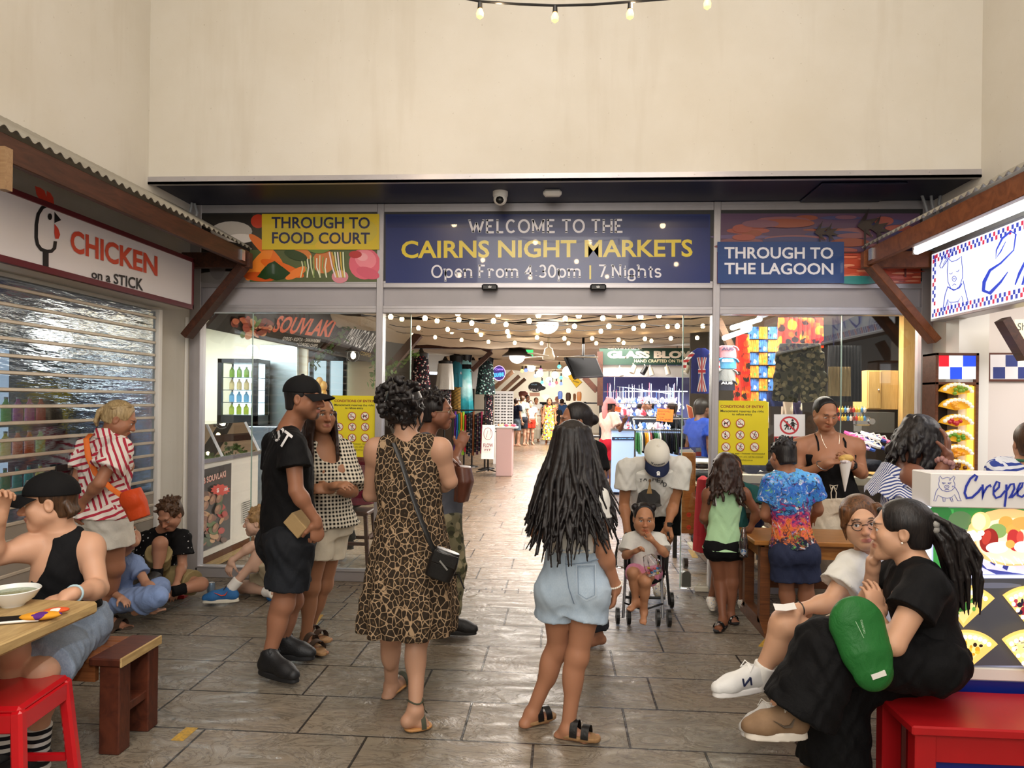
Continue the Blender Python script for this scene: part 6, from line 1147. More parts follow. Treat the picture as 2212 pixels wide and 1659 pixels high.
def chain_neck(p,drop=.17,pend=True,col='#cfc9b8'):
    mb = MB(); P_ = [p['N']+p.lat*.072*math.cos(a)+p.fwd*(.03+.085*math.sin(a)) + V(0,0,.035-drop*max(0,math.sin(a))) for a in np.linspace(-.15,PI+.15,19)]; mb.tube(P_,.0016,5)
    if pend: c = P_[9]; mb.ball(c-V(0,0,.012),(.011,.004,.011),12)
    mb.build('necklace',mat('silver_chain',col,.25,.9),p.root,True)
chain_neck(p)
mb = MB(); c = lerp(p['er'],p['wr'],.93); d = nrm(p['wr']-p['er']); a1 = nrm(np.cross(d,(0,0,1))); a2 = np.cross(d,a1); mb.tube([c+(a1*math.cos(a)+a2*math.sin(a))*.034 for a in np.linspace(0,2*PI,17)[:-1]],.008,6,closed=True); mb.obox(c+V(.01,-.038,.0),(.034,.012,.038),None,.004); mb.build('wrist_watch',M_BLACK,p.root)
mb = MB(); c = lerp(p['el'],p['wl'],.82); d = nrm(p['wl']-p['el']); a1 = nrm(np.cross(d,(0,0,1))); a2 = np.cross(d,a1); mb.tube([c+d*.02*math.sin(a)+(a1*math.cos(a)+a2*math.sin(a))*.042 for a in np.linspace(0,2*PI,21)[:-1]],.004,6,closed=True); mb.build('bangle',M_CHROME,p.root,True)
# ---- woman in the striped ruffle dress, head on hand
p = Person('woman in a blue striped ruffle dress resting her forehead on her hand at the counter',4.05,1.66,1.05,'#7b4f3c'); RW = p
p.std(2.0,4.05,(.8,.1)); p.j(H=(1988,950),N=(1962,1006),P=(1952,1205),sl=(1938,1022,.2),sr=(1972,1028,-.16),er=(2008,1068,-.32),wr=(2046,990,-.26),el=(1960,1080,.25),wl=(2010,1060,.25)); p.start().torso((.85,-.05,-.3),bust=.9); p.arm('l',hand=dict(n=(0,0,-1),thumb=(0,-1,0))).arm('r',1.08,hand=dict(d=V(.08,.12,1),n=(-.75,.6,0),thumb=(-1,-.3,.2),curl=.25)); p.leg('l').leg('r'); p.head((.85,.12,-.5)); p.body()
SEER = stripes('seersucker','#e4e6ee','#43528f',95,(.8,.6,0),.1); g = p.tee(None,hem=.95,sleeve=0,ease=.014,neck=0,build=False,slv=()); g.cut(lerp(p['N'],p['P'],.2),(.1,0,1),.01); p.put(g,'bodice',SEER,wr=.003)
g = Sdf(); g.loft([lerp(p['N'],p['P'],t) for t in (.75,1.,1.6)],[.16,.2,.3],[.13,.17,.26],(0,1,0),.02,folds=(.05,8,1,0)); p.put(g,'skirt',SEER)
mb = MB(); c = lerp(p['N'],p['P'],.14)
for lay in range(2):
    G = []
    for i in range(73):
        a = 2*PI*i/72; row = []
        for j in range(5): t = j/4; w = 1+.35*t; row.append(c+V((.115+.03*lay)*math.cos(a)*w,(.215+.02*lay)*math.sin(a)*w*.95,.055-.05*lay-.085*t+.014*t*math.sin(a*13+lay)+.035*math.cos(2*a)*(1-t)))
        G.append(row)
    mb.sheet(G); mb.sheet([[q-V(0,0,.004) for q in r] for r in G][::-1])
mb.build('ruffle_collar',SEER,p.root,True)
p.cap_hair(H_BLACK,front=.075,back=-.1,size=1.1,ear=False,vox=.005,extra=lambda g: [p.locks(g,44,-2.2,2.2,-.03,.09,.17,grow=.05,wave=.02,r0=.026,r1=.01,seed=9,rad=.078,drop=(-.28,0,-.95)),p.locks(g,16,-1.,1.,-.03,.06,.12,grow=.09,wave=.012,r0=.022,r1=.009,seed=12,rad=.07)])
mb = MB(); c = lerp(p['er'],p['wr'],.86); d = nrm(p['wr']-p['er']); a1 = nrm(np.cross(d,(0,1,0))); a2 = np.cross(d,a1)
for i in range(12): a = i*PI/6; mb.ball(c+(a1*math.cos(a)+a2*math.sin(a))*.036+d*.006*math.sin(i*2),(.013,.013,.015),10)
mb.build('scrunchie',cloth('dusty_satin','#9a6f6a','#c29a92',.4),p.root,True)
# ---- woman behind the crepe counter
p = Person('woman in a blue and white leaf print top behind the crepe counter',4.3,1.62,1.05,'#b07f62',vox=.008); FW = p
p.std(2.85,4.35,(.3,.5)); p.j(H=(2226,958),N=(2216,1005),sl=(2165,1018,.05),sr=(2262,1018)); p.start().torso((.3,.9,0)); p.arm('l').arm('r'); p.head((.3,1,0)); p.body(); p.tee(stripes('leaf_print','#e6e8ee','#3a4a9a',30,cell=12,duty=.2,dist=.06),hem=1.1,sleeve=.6,ease=.03,sr=1.3); p.cap_hair(H_BROWN,back=-.07,size=1.05,extra=lambda g: g.ell(p.hp(0,-.1,.0),V(.05,.05,.05),None,.02)); mb = MB(); mb.tube([p['N']+V(.06*math.cos(a),.06*math.sin(a),.03) for a in np.linspace(0,2*PI,17)[:-1]],.008,6,closed=True); mb.build('green_strap',mat('green_cord','#2f6a4a',.6),p.root,True)
# ---- seated woman with glasses
p = Person('seated woman with round glasses in a white tee, legs crossed, holding a paper slip',3.35,1.62,.95,'#c79a7c'); SG = p
p.std(1.5,3.4,(-.8,-.4)); p.j(H=(1860,1128),N=(1880,1196,.05),P=(1888,1392,.05),sl=(1838,1226,.0),sr=(1926,1220,.12),el=(1792,1302,-.06),wl=(1722,1316,-.1),er=(1902,1322,.1),wr=(1950,1372,-.08),hl=(1870,1400,-.02),hr=(1900,1402,.12),kl=(1694,1352,-.12),kr=(1722,1412,.02),al=(1636,1472,-.1),ar=(1664,1568,.04))
p.jw(tl=p.m(1545,1506,-.2),tr=p.m(1608,1590,-.06)); p.start().torso((-.75,-.6,0),bust=.7); p.arm('l',hand=dict(d=V(-1,-.15,-.35),n=(0,.3,-1),thumb=(0,-.3,1),curl=.5)).arm('r',hand=dict(d=V(.7,-.5,-.1),n=(-.2,-.3,1),thumb=(0,.3,1),curl=.6)); p.leg('l',bare=False).leg('r',bare=False)
p.head((-.22,-1,-.04),up=(-.17,0,1),fat=1.03,nose=.85,jaw=.95,look=(.35,0),lip=1.05,lips='#b46a62'); p.body()
p.tee(WHT,hem=1.0,sleeve=.55,ease=.02,sr=1.15,wr=.003); p.shorts(prints('dotted_cotton','#e2dcce',['#3a3a3a'],60,.16),top=.9,leg=.42,ease=.018,flare=.03)
p.cap_hair(hair_mat('auburn_hair','#2a1a12','#7a4f2c'),front=.07,back=-.06,size=1.03,vox=.004,extra=lambda g: [g.ell(p.hp(0,-.11,.0),V(.045,.05,.05),None,.02)]+[g.chain([p.hp(k*.07,.05,.075),p.hp(k*.083,.045,.0),p.hp(k*.078,.035,-.07)],[.02,.011,.003],.01) for k in (-1,1)])
glasses(p,'#241d1c',.0225,.0205,.0018)
WSH = mat('white_leather','#dcdcda',.45,bp=(60,.15))
for q in 'lr':
    p.shoe(q,WSH,'#e6e4e2',lace='#f0efec',ankle=.035)
    g = Sdf(); c = p['a'+q]; u = nrm(p['k'+q]-c); g.tube(c-u*.03,c+u*.085,.043,.046,.01); p.put(g,'sock',SOCKW,.005,wr=.001)
    if q == 'l':
        Q = p.shoeQ; mb = MB(); N_ = [Q(.42,-.046,.05),Q(.44,-.046,.085),Q(.56,-.046,.05),Q(.58,-.046,.085)]
        for a,b in ((0,1),(1,2),(2,3)): mb.beam(N_[a],N_[b],.006,.006)
        mb.build('letter_mark',mat('navy_leather','#20284a',.5),p.root)
mb = MB(); c = lerp(p['el'],p['wl'],.9); d = nrm(p['wl']-p['el']); a1 = nrm(np.cross(d,(0,0,1))); a2 = np.cross(d,a1); mb.tube([c+(a1*math.cos(a)+a2*math.sin(a))*.029 for a in np.linspace(0,2*PI,17)[:-1]],.003,6,closed=True); mb.build('hair_tie',M_BLACK,p.root,True)
# ---- seated woman in black with a ponytail
p = Person('seated woman in black tee and wide black trousers, ponytail, chin on her hand',2.85,1.66,1.0,'#c4977a'); SB = p
p.std(1.75,2.85,(-.9,.1)); p.j(H=(1946,1146,.06),N=(1975,1218,.03),P=(2008,1415),sl=(1940,1240,.27),sr=(2000,1262,-.13),el=(1874,1322,.24),wl=(1886,1222,.14),er=(1930,1392,-.22),wr=(1896,1336,.02),hl=(1998,1425,.12),hr=(1998,1432,-.08),kl=(1800,1478,.1),kr=(1785,1400,-.1),al=(1800,1680,.08),ar=(1712,1562,-.12))
p.jw(tl=p['al']+V(-.18,0,-.06),tr=p.m(1614,1592,-.14)); p.start().torso((-.95,.2,0),bust=.75); p.arm('l',hand=dict(d=V(.02,-.03,1),n=(.8,-.3,.4),thumb=(.3,-1,0),curl=.55)).arm('r',1.05,hand=dict(d=V(-.05,.3,1),n=(-.2,.95,0),thumb=(1,0,0),curl=.3)); p.leg('l',bare=False).leg('r',bare=False)
p.head((-.9,.38,-.04),nose=.85,jaw=.9); p.body(clip=False); TEEB = cloth('black_tee'); p.tee(TEEB,hem=1.05,sleeve=.5,ease=.02,sr=1.1,wr=.002); p.shorts(cloth('black_crepe','#08080a','#101013',.8,8,.4),top=.9,leg=1.85,ease=.02,flare=.06,fat=1.08,name='trousers',wr=.004)
def pony(g):
    rr = np.random.RandomState(2); c = p.hp(0,-.115,.03); g.ell(c,V(.03,.03,.03),None,.02)
    for i in range(70): o = rr.randn(3)*.015; L_ = .8+.4*rr.rand(); g.chain([c+o*.7,c+V(.05,-.02,-.05)+o*1.3,c+V(.082,-.03,-.15*L_)+o*1.6,c+V(.092,-.03,-.27*L_)+o*1.3],[.012,.011,.009,.003],.005)
p.cap_hair(H_BLACK,front=.065,back=-.065,size=1.03,vox=.004,extra=lambda g: [pony(g)]+[g.chain([p.hp(k*.06,.07,.07),p.hp(k*.075,.065,.0),p.hp(k*.072,.055,-.09)],[.014,.006,.002],.008) for k in (1,)])
mb = MB(); c = p.hp(0,-.118,.03)
for i in range(9): a = i*2*PI/9; mb.ball(c+p.hd[3]*.03*math.cos(a)+p.hd[1]*.03*math.sin(a),.0165,10)
mb.build('scrunchie',cloth('grey_satin','#8d8a86','#b0ada8',.45),p.root,True); mb = MB(); mb.ball(p.hp(.084,.0,-.036),.0045,8); mb.ball(p.hp(-.084,.0,-.036),.0045,8); mb.build('pearl_earring',mat('pearl'),p.root,True)
TANS = mat('tan_suede','#7d6248',.75,nz=(30,'#8d7154',.6)); p.shoe('r',TANS,'#e0d8cc',lace='#cfc6b6',ankle=.03,size=1.05); Q = p.shoeQ; mb = MB(); mb.tube([Q(.30,-.047,.085),Q(.36,-.049,.06),Q(.46,-.05,.058),Q(.62,-.044,.078)][::1],[.004,.011,.009,.002],6,flat=.4); mb.build('curved_stripe',mat('grey_suede','#5f5244',.7),p.root,True); p.shoe('l',TANS,'#e0d8cc',ankle=.03)
# ---- young man at the table
p = Person('young man in a black singlet and black cap eating at the corner table',3.1,1.78,1.0,'#c99a7d',male=True); YM = p
p.std(-2.3,3.1,(-.5,-.9)); p.j(H=(106,1086),N=(130,1152,.04),P=(132,1345,.05),sl=(72,1180,-.02),sr=(192,1178,.07),er=(212,1272,.0),wr=(154,1284,-.24),el=(-22,1206,-.16),wl=(-2,1118,-.22),hl=(108,1362,.0),hr=(160,1362,.06),kl=(30,1405,-.36),kr=(92,1448,-.32),al=(12,1632,-.32),ar=(80,1625,-.26))
p.jw(tl=p['al']+V(-.05,-.2,-.08),tr=p['ar']+V(-.05,-.2,-.08)); p.start().torso((-.42,-.9,0)); p.arm('r',1.08,hand=dict(d=V(-.85,-.4,-.3),n=(-.2,.2,-1),thumb=(-.3,-1,.3),curl=.55)).arm('l',1.08,hand=dict(d=V(.12,.0,1),n=(.8,-.4,0),thumb=(.5,-.9,0),curl=.75)); p.leg('l',bare=False).leg('r',bare=False)
p.head((-.86,-.5,-.12),jaw=1.1,nose=1.05,brows='#3a2818',iris='#3a3a30',lidded=.4,look=(0,-.3),lips='#b06a5e'); p.body()
g = p.tee(None,hem=1.05,sleeve=0,ease=.014,build=False,slv=(),neck=.075)
g.ell(p['N']+p.fwd*.10-V(0,0,.07),(.062,.085,.13),None,.015,'s')
for q,sg in (('l',-1),('r',1)): g.cutbox(p['s'+q]+p.lat*(-.02*sg),p.lat*sg+V(0,0,.1),p['s'+q]-V(0,0,.07),.15,.012)
p.put(g,'singlet',cloth('black_jersey'),wr=.002); p.shorts(denim('dark_denim','#5a6a82','#7486a0'),top=.85,leg=1.0,ease=.026,flare=.03,wr=.003,name='denim_shorts')
p.cap_hair(H_BROWN,front=.03,back=-.07,size=.99,vox=.005,extra=lambda g: [g.chain([p.hp(k,-.09+abs(k)*.3,-.01),p.hp(k*1.2,-.105+abs(k)*.3,-.05),p.hp(k*1.1,-.09+abs(k)*.3,-.075)],[.016,.014,.005],.006) for k in (-.06,-.04,-.02,0,.02,.04,.06)]); p.baseball(CAPB,tilt=.12,bl=.085,size=1.06); O_,R_,S_ = p.capf; capo = [c for c in p.root.children if c.name.startswith('cap') and 'brim' not in c.name][0]
decal(p,capo,lambda A: [A.text(t,(-4,y+.25),(4,y+.25),2.1,'#d8d8d8',.07) or A.text(t,(-4,y),(4,y),1.7,'#141416',.01) for t,y in (('SANTA',0),('CREAM',2.4))] and None,O_+R_[1]*.10*S_+R_[0]*.03*S_+R_[2]*.045,R_[0]*-1 if R_[0][0] < 0 else R_[0],R_[2],-nrm(R_[1]+R_[2]*.35),'cap_lettering',.0025)
chain_neck(p,.06,False); mb = MB(); c = lerp(p['er'],p['wr'],.9); d = nrm(p['wr']-p['er']); a1 = nrm(np.cross(d,(0,0,1))); a2 = np.cross(d,a1); mb.tube([c+(a1*math.cos(a)+a2*math.sin(a))*.034 for a in np.linspace(0,2*PI,19)[:-1]],.006,8,closed=True); mb.build('wristband',mat('pale_blue_rubber','#a9c4cc',.5),p.root,True)
STS = stripes('striped_sock','#1a1a1f','#c9c6bf',28,(0,0,1),.0)
for q in 'lr': p.shoe(q,mat('black_mesh'),'#d8d6d0',ankle=.02); g = Sdf(); c = p['a'+q]; u = nrm(p['k'+q]-c); g.tube(c-u*.03,c+u*.13,.045,.05,.01); p.put(g,'sock',STS,.006)
# ---- woman in the red striped shirt
p = Person('woman in a red and white patterned shirt and white shorts facing the roller shutter',4.6,1.66,1.12,'#a06e54'); RS = p
p.std(-2.98,4.6,(.6,.5)); p.j(H=(258,906,.02),N=(232,948),P=(222,1112),sl=(186,972,.03),sr=(258,968,-.1),el=(162,1040,-.04),wl=(166,1092,-.14),er=(214,1044,-.24),wr=(178,1086,-.17),hl=(202,1120,.02),hr=(242,1120,-.02),kl=(214,1230,.02),kr=(248,1225,.0),al=(212,1352,.04),ar=(228,1330,.12))
p.jw(tl=p['al']+V(.19,-.03,-.07),tr=p['ar']+V(.19,-.03,-.07)); p.start().torso((.75,.55,-.1),bust=.8,belly=.2); p.arm('l',hand=dict(d=V(.05,-.1,-1),n=(.5,.6,0),thumb=(1,0,0),curl=.5)).arm('r',hand=dict(d=V(-.35,.1,-1),n=(.2,.9,0),thumb=(-.6,0,.5),curl=.5)); p.leg('l').leg('r'); p.head((.82,.35,-.42),fat=1.08); p.body()
p.tee(stripes('zigzag_stripe','#e4dcd6','#b03044',24,cell=8.5,duty=.35,dist=.02),hem=1.0,sleeve=.62,ease=.026,sr=1.25,neck=.066,flare=.02,wr=.004,name='shirt',belly=.03); mb = MB(); G = []
for i in range(25): a = 2*PI*i/24; G.append([p['N']+V(.068*math.cos(a)*(1+.25*t),.068*math.sin(a)*(1+.25*t),.075-.06*t*t) for t in (0,.5,1)])
mb.sheet(G); mb.sheet([[q-V(0,0,.005) for q in r] for r in G][::-1]); mb.build('collar',bpy.data.materials['zigzag_stripe'],p.root,True)
p.shorts(cloth('white_denim','#dedbd3','#d2cec4'),top=.92,leg=.55,ease=.024,flare=.03,wr=.002)
p.cap_hair(H_BLOND,front=.06,back=-.05,size=1.02,vox=.005,extra=lambda g: [g.chain([p.hp(o,-.1,.05),p.hp(o*1.5,-.13,.0),p.hp(o*1.6,-.12,-.07),p.hp(o,-.1,-.1)],[.018,.016,.012,.004],.006) for o in (-.02,-.01,0,.01,.02)]+[g.chain([p.hp(.05*math.sin(a),.03,.115),p.hp(.082*math.sin(a),-.06,.06),p.hp(0,-.105,.04)],[.006,.009,.012],.004) for a in np.linspace(-1.4,1.4,14)])
for q in 'lr': p.sandal(q,BROWNS,BROWNS)
# ---- child in blue looking up
p = Person('child in light blue shirt and trousers sitting cross legged, face tilted up',4.8,1.25,.95,'#b98a70'); CB = p
p.std(-2.95,4.8,(.6,-.5)); p.j(H=(272,1160),N=(262,1200),P=(246,1292,.02),sl=(234,1220,-.02),sr=(292,1216,.04),el=(228,1270,-.08),wl=(262,1292,-.2),er=(316,1262,-.02),wr=(345,1280,-.12),hl=(236,1300,-.05),hr=(264,1298,.08),kl=(340,1288,-.2),kr=(346,1268,.14),al=(300,1312,-.12),ar=(312,1300,.02))
p.jw(tl=p.m(352,1318,-.15),tr=p['ar']+V(-.12,-.05,-.03)); p.start().torso((.7,-.6,0)); p.arm('l',hand=dict(n=(0,0,-1),thumb=(0,-1,0))).arm('r',hand=dict(d=V(.8,-.3,0),n=(0,-.3,-1),thumb=(0,-1,.3),curl=.7)); p.leg('l').leg('r'); p.head((.72,-.42,.62),up=(-.6,.3,.75),smile=1.,size=1.05,fat=1.05,lidded=.6); p.body()
LBL = cloth('light_blue_gauze','#7f95c2','#8ea3cc',.85,30,.35); p.tee(LBL,hem=1.05,sleeve=.55,ease=.018,flare=.02,wr=.003); mb = MB()
for sg in (-1,1): c = p['N']+p.fwd*.055+V(0,0,.0); mb.prism([c+p.lat*sg*.005,c+p.lat*sg*.055+V(0,0,.03)-p.fwd*.02,c+p.lat*sg*.06+V(0,0,-.01),c+p.lat*sg*.025+V(0,0,-.045)+p.fwd*.025],p.fwd*.005)
mb.build('collar',LBL,p.root); p.shorts(LBL,top=.85,leg=1.75,ease=.02,flare=.02,name='trousers',wr=.003); p.cap_hair(H_FAIR,front=.05,back=-.06)
# ---- boy in the black patterned shirt
p = Person('boy in a black patterned shirt sitting on the floor against the pillar, head bowed',5.3,1.45,.95,'#a97a62'); BB = p
p.std(-2.95,5.3,(0,-1)); p.j(H=(368,1112,-.04),N=(352,1148,.04),P=(346,1246,.1),sl=(316,1166),sr=(392,1162),el=(312,1232,-.03),wl=(356,1268,-.18),er=(394,1222,-.03),wr=(380,1264,-.22),hl=(334,1250,.02),hr=(372,1252,.04),kl=(346,1174,-.24),kr=(434,1262,-.08),al=(338,1248,-.26),ar=(380,1276,-.24))
p.jw(tl=p['al']+V(.02,-.17,-.05),tr=p['ar']+V(-.15,-.06,-.03)); p.start().torso((.05,-1,0)); p.arm('l',hand=dict(n=(0,-.3,-1),thumb=(1,0,0))).arm('r',hand=dict(d=V(-.1,-.3,-1),n=(-.3,.3,-.5),thumb=(-1,0,0))); p.leg('l',bare=False).leg('r',bare=False); p.head((-.12,-.8,-.55),brows='#3a2818',lidded=.5,look=(0,-.4)); p.body()
p.tee(prints('black_doodle_print','#0d0d10',[],lines='#c8c8c8') if 0 else prints('black_doodle_print','#0d0d10',['#b9b9b9'],26,.16),hem=1.05,sleeve=.6,ease=.022,sr=1.15,wr=.003); p.shorts(KHAKI,top=.85,leg=.75,ease=.022,flare=.02); p.cap_hair(H_BROWN,front=.05,back=-.06,size=1.05,bump=.025,vox=.006)
for q in 'lr': p.shoe(q,M_DARK,'#d8d6d0',ankle=.03); g = Sdf(); c = p['a'+q]; u = nrm(p['k'+q]-c); g.tube(c-u*.03,c+u*.07,.04,.042,.01); p.put(g,'sock',BLK,.007)
# ---- blond boy
p = Person('blond boy sitting on the floor in blue trainers, arm over his raised knee',5.6,1.45,.93,'#c6a18c'); BL = p
p.std(-2.35,5.65,(-1,-.1)); p.j(H=(556,1128),N=(576,1164),P=(604,1252,.08),sl=(574,1180,-.12),sr=(588,1178,.16),el=(545,1178,-.25),wl=(500,1212,-.3),er=(600,1230,.2),wr=(605,1275,.15),hl=(600,1258,-.02),hr=(600,1258,.14),kl=(568,1190,-.2),kr=(524,1268,.02),al=(502,1268,-.28),ar=(586,1280,-.14))
p.jw(tl=atZ(440,1302,.025),tr=p['ar']+V(.15,-.05,-.03)); p.start().torso((-1,-.15,0)); p.arm('l',hand=dict(d=V(-.3,-.05,-1),n=(.2,.9,0),thumb=(1,-.2,0),curl=.35)).arm('r'); p.leg('l',bare=False).leg('r',bare=False); p.head((-1,-.22,-.05),brows='#8a6a4a',iris='#4a5a6a',fat=1.02,jaw=.95); p.body()
p.tee(cloth('navy_cotton','#161a2c'),hem=1.05,sleeve=.5,ease=.018); p.shorts(cloth('beige_cotton','#b3a68c','#a3967c'),top=.85,leg=.8,ease=.024,flare=.025); p.cap_hair(H_FAIR,front=.06,back=-.05,size=1.04,bump=.02,vox=.006)
for q in 'lr':
    p.shoe(q,mat('blue_knit','#2a6aa8',.7,bp=(140,.3)),'#ddd8c8',lace='#3a3030',ankle=.035,size=1.1); g = Sdf(); c = p['a'+q]; u = nrm(p['k'+q]-c); g.tube(c-u*.02,c+u*.07,.04,.043,.01); p.put(g,'sock',SOCKW,.006)
    if q == 'l': Q = p.shoeQ; sd = 1 if (Q(.5,1,0)-Q(.5,0,0))[1] < 0 else -1; mb = MB(); mb.tube([Q(.30,sd*.046,.095),Q(.36,sd*.05,.068),Q(.46,sd*.052,.065),Q(.66,sd*.045,.09)],[.004,.012,.01,.002],6,flat=.4); mb.build('curved_stripe',mat('coral_print','#d8503c',.6),p.root,True)
# ================================================================== the market hall behind the doors
M_HALL = mat('dark_hall','#4a3c34',.8); M_PLAST = mat('hall_plaster','#c9bda8',.7)
room('wall_hall',-6.2,6.6,6.4,42,3.5,M_HALL,'blrc')
def inst(o,loc,parent=None,name=None):
    c = o.copy(); COL.objects.link(c); c.parent = parent; c.location = tuple(np.asarray(loc,float)-(parent_loc(parent) if parent is not None else 0)); 
    if name: c.name = name
    return c
# draped cloth ceiling
DRAPE = cloth('ceiling_calico','#cfc0aa','#bdae98',.9,4,.3)
for k,(ya_,yb_,zz,s) in enumerate(((6.5,8.35,2.74,'first behind the doors'),(8.75,10.3,2.74,'second from the doors'),(10.9,13.2,2.76,'third from the doors'),(14.2,18.5,2.85,'fourth from the doors'),(20,27,2.9,'farthest'))):
    G = []; 
    for i in range(41):
        x = -3.6+7.2*i/40; G.append([V(x,ya_+(yb_-ya_)*j/10+.35*math.cos(x*.55),zz-.14*math.cos(x*.42+.2)-.10*math.sin(PI*j/10)-.015*math.sin(x*9+j)) for j in range(11)])
    mb = MB(); mb.sheet(G); mb.sheet([[q+V(0,0,.006) for q in r] for r in G][::-1]); o = mb.build('ceiling_drape',DRAPE,None,True); tag(o,'slack cream cloth swag under the hall roof, '+s,'cloth','cloth swags under the hall roof')
# festoon strings
mbb = MB(); mbb.ball((0,0,-.012),(.027,.027,.031),12); BULB = mbb.build('bulb',mat('warm_bulb','#fff0d0',.3,emit='#ffd9a0',es=14.0),None,True); BULB.location = (0,0,0); bm_ = BULB.data; COL.objects.unlink(BULB)
mbb = MB(); mbb.cyl((0,0,.02),(0,0,.055),.014,.011,8); SOCK = mbb.build('socket',M_BLACK,None,True); COL.objects.unlink(SOCK); SOCK.location = (0,0,0); 
def festoon(pts,Y,label,y1=None):
    n = len(pts); P_ = [atY(x,y,Y+((y1-Y)*i/(n-1) if y1 else 0)) for i,(x,y) in enumerate(pts)]; e = empty('festoon_string',P_[n//2]+V(0,0,.06),label,'string lights','festoon strings in the market hall'); w = []
    A_ = [P_[0]+(P_[0]-P_[1])]+P_+[P_[-1]+(P_[-1]-P_[-2])]
    for a,b in zip(A_[:-1],A_[1:]):
        for t in (0,.25,.5,.75): w.append(lerp(a,b,t)+V(0,0,.058-.10*t*(1-t)))
    w.append(A_[-1]+V(0,0,.058)); mb = MB(); mb.tube(w,.0045,6); mb.build('cable',M_BLACK,e,True)
    for q in P_: c = inst(BULB,q,e); c.data = bm_; inst(SOCK,q-V(0,0,.0),e)
festoon([(844,691),(918,694),(991,697),(1066,700),(1143,700),(1221,695),(1302,694),(1384,691)],7.3,'festoon of warm bulbs just inside the doors, upper row')
festoon([(868,695),(944,699),(1019,704),(1093,707),(1167,710),(1241,711),(1315,711),(1389,710),(1463,711)],7.9,'festoon of warm bulbs just inside the doors, second row')
festoon([(904,714),(967,717),(1029,719),(1096,722),(1162,720),(1228,720),(1298,721),(1369,715),(1442,711),(1518,710)],8.8,'festoon of warm bulbs under the second cloth swag, third row')
festoon([(848,707),(912,717),(976,722),(1039,728),(1099,731),(1160,734),(1219,736),(1279,736),(1336,739),(1393,737),(1449,736),(1506,735)],9.6,'festoon of warm bulbs with twelve lamps, fourth row')
festoon([(893,727),(940,733),(997,739),(1055,743),(1112,745),(1170,746),(1228,746),(1288,746),(1347,745),(1407,741)],10.5,'lowest festoon of warm bulbs, above the television')
festoon([(989,684),(1076,686),(1163,688),(1250,689),(1337,689),(1423,688)],6.75,'festoon of warm bulbs highest and nearest to the door head')
CB = [('#4fd0c0','teal'),('#e060b0','pink'),('#5a6ae0','blue'),('#f0d060','yellow'),('#d04a4a','red')]
for i,(x,y,k) in enumerate(((1208,792,0),(1168,800,1),(1157,812,2),(1136,800,2),(1128,801,3),(1212,816,0),(1202,827,4),(1171,826,0),(1212,829,2),(1188,830,1))):
    p_ = atY(x,y,20+i*.4); e = empty('party_bulb',p_,'small %s party bulb hanging deep in the hall' % CB[k][1],'bulb','coloured party bulbs'); mb = MB(); mb.ball(p_,.055,10); mb.build('globe',mat('bulb_'+CB[k][1],CB[k][0],.3,emit=CB[k][0],es=4),e,True); mb = MB(); mb.cyl(p_+V(0,0,.05),p_+V(0,0,.14),.02,n=6); mb.build('socket',M_BLACK,e)
M_GLOW = mat('lamp_glow','#fff6e8',.4,emit='#fff2dc',es=9)
for i,(x,y,r,Y) in enumerate(((1148,794,.16,22),(1166,807,.15,24),(1199,810,.15,24),(1186,821,.15,27),(1227,803,.2,20),(1194,831,.13,29),(1170,835,.16,30))):
    p_ = atY(x,y,Y); e = empty('globe_lamp',p_,'glaring white globe lamp deep in the hall','lamp','globe lamps deep in the hall'); mb = MB(); mb.ball(p_,r*.8,14); mb.build('globe',M_GLOW,e,True); mb = MB(); mb.cyl(p_+V(0,0,r*.7),p_+V(0,0,r+.5),.012,n=6); mb.build('stem',M_BLACK,e)
def pendant(x,y,Y,R,label,rim='#c8a860'):
    c = atY(x,y,Y); e = empty('pendant_lamp',c,label,'lamp'); mb = MB(); mb.lathe(c,[(R,0),(R*.98,.02),(R*.62,.09),(R*.5,.17),(R*.2,.22),(.03,.3)],24); mb.build('shade',mat('dark_enamel','#2a2420',.35,.4),e,True); mb = MB(); mb.lathe(c,[(R*.99,.004),(R*.55,.03)],24); mb.build('shade_lining',mat('brass_lining',rim,.4,.3),e,True); mb = MB(); mb.ball(c+V(0,0,.0),(R*.52,R*.52,R*.46),20); mb.build('glass_bowl',mat('opal_glass','#fffaf0',.3,emit='#fff4de',es=6),e,True); mb = MB(); mb.cyl(c+V(0,0,.3),(c[0],c[1],3.0),.01,n=6); mb.build('stem',M_BLACK,e); point('pendant_light',c-V(0,0,.25),25,WARM,.15)
pendant(1183,700,8.4,.25,'large dark pendant lamp with opal bowl just inside the doors'); pendant(1117,770,12.6,.27,'second pendant lamp with opal bowl, left of the ceiling fan')
c = atY(1185,770,10.8); e = empty('ceiling_fan',c,'cream ceiling fan below the large pendant lamp','ceiling fan'); CRM = mat('cream_enamel','#d8cdb8',.4); mb = MB(); mb.lathe(c,[(.02,.40),(.02,.14),(.06,.12),(.08,.04),(.1,.0),(.09,-.05),(.03,-.07)],16); mb.build('motor',CRM,e,True)
for k in range(3): a = .2+k*2*PI/3; mb = MB(); d = V(math.cos(a),math.sin(a),0); mb.obox(c+d*.45+V(0,0,.0),(.62,.11,.012),(d,V(-d[1],d[0],0),V(0,0,1)),.004); mb.build('blade',CRM,e)
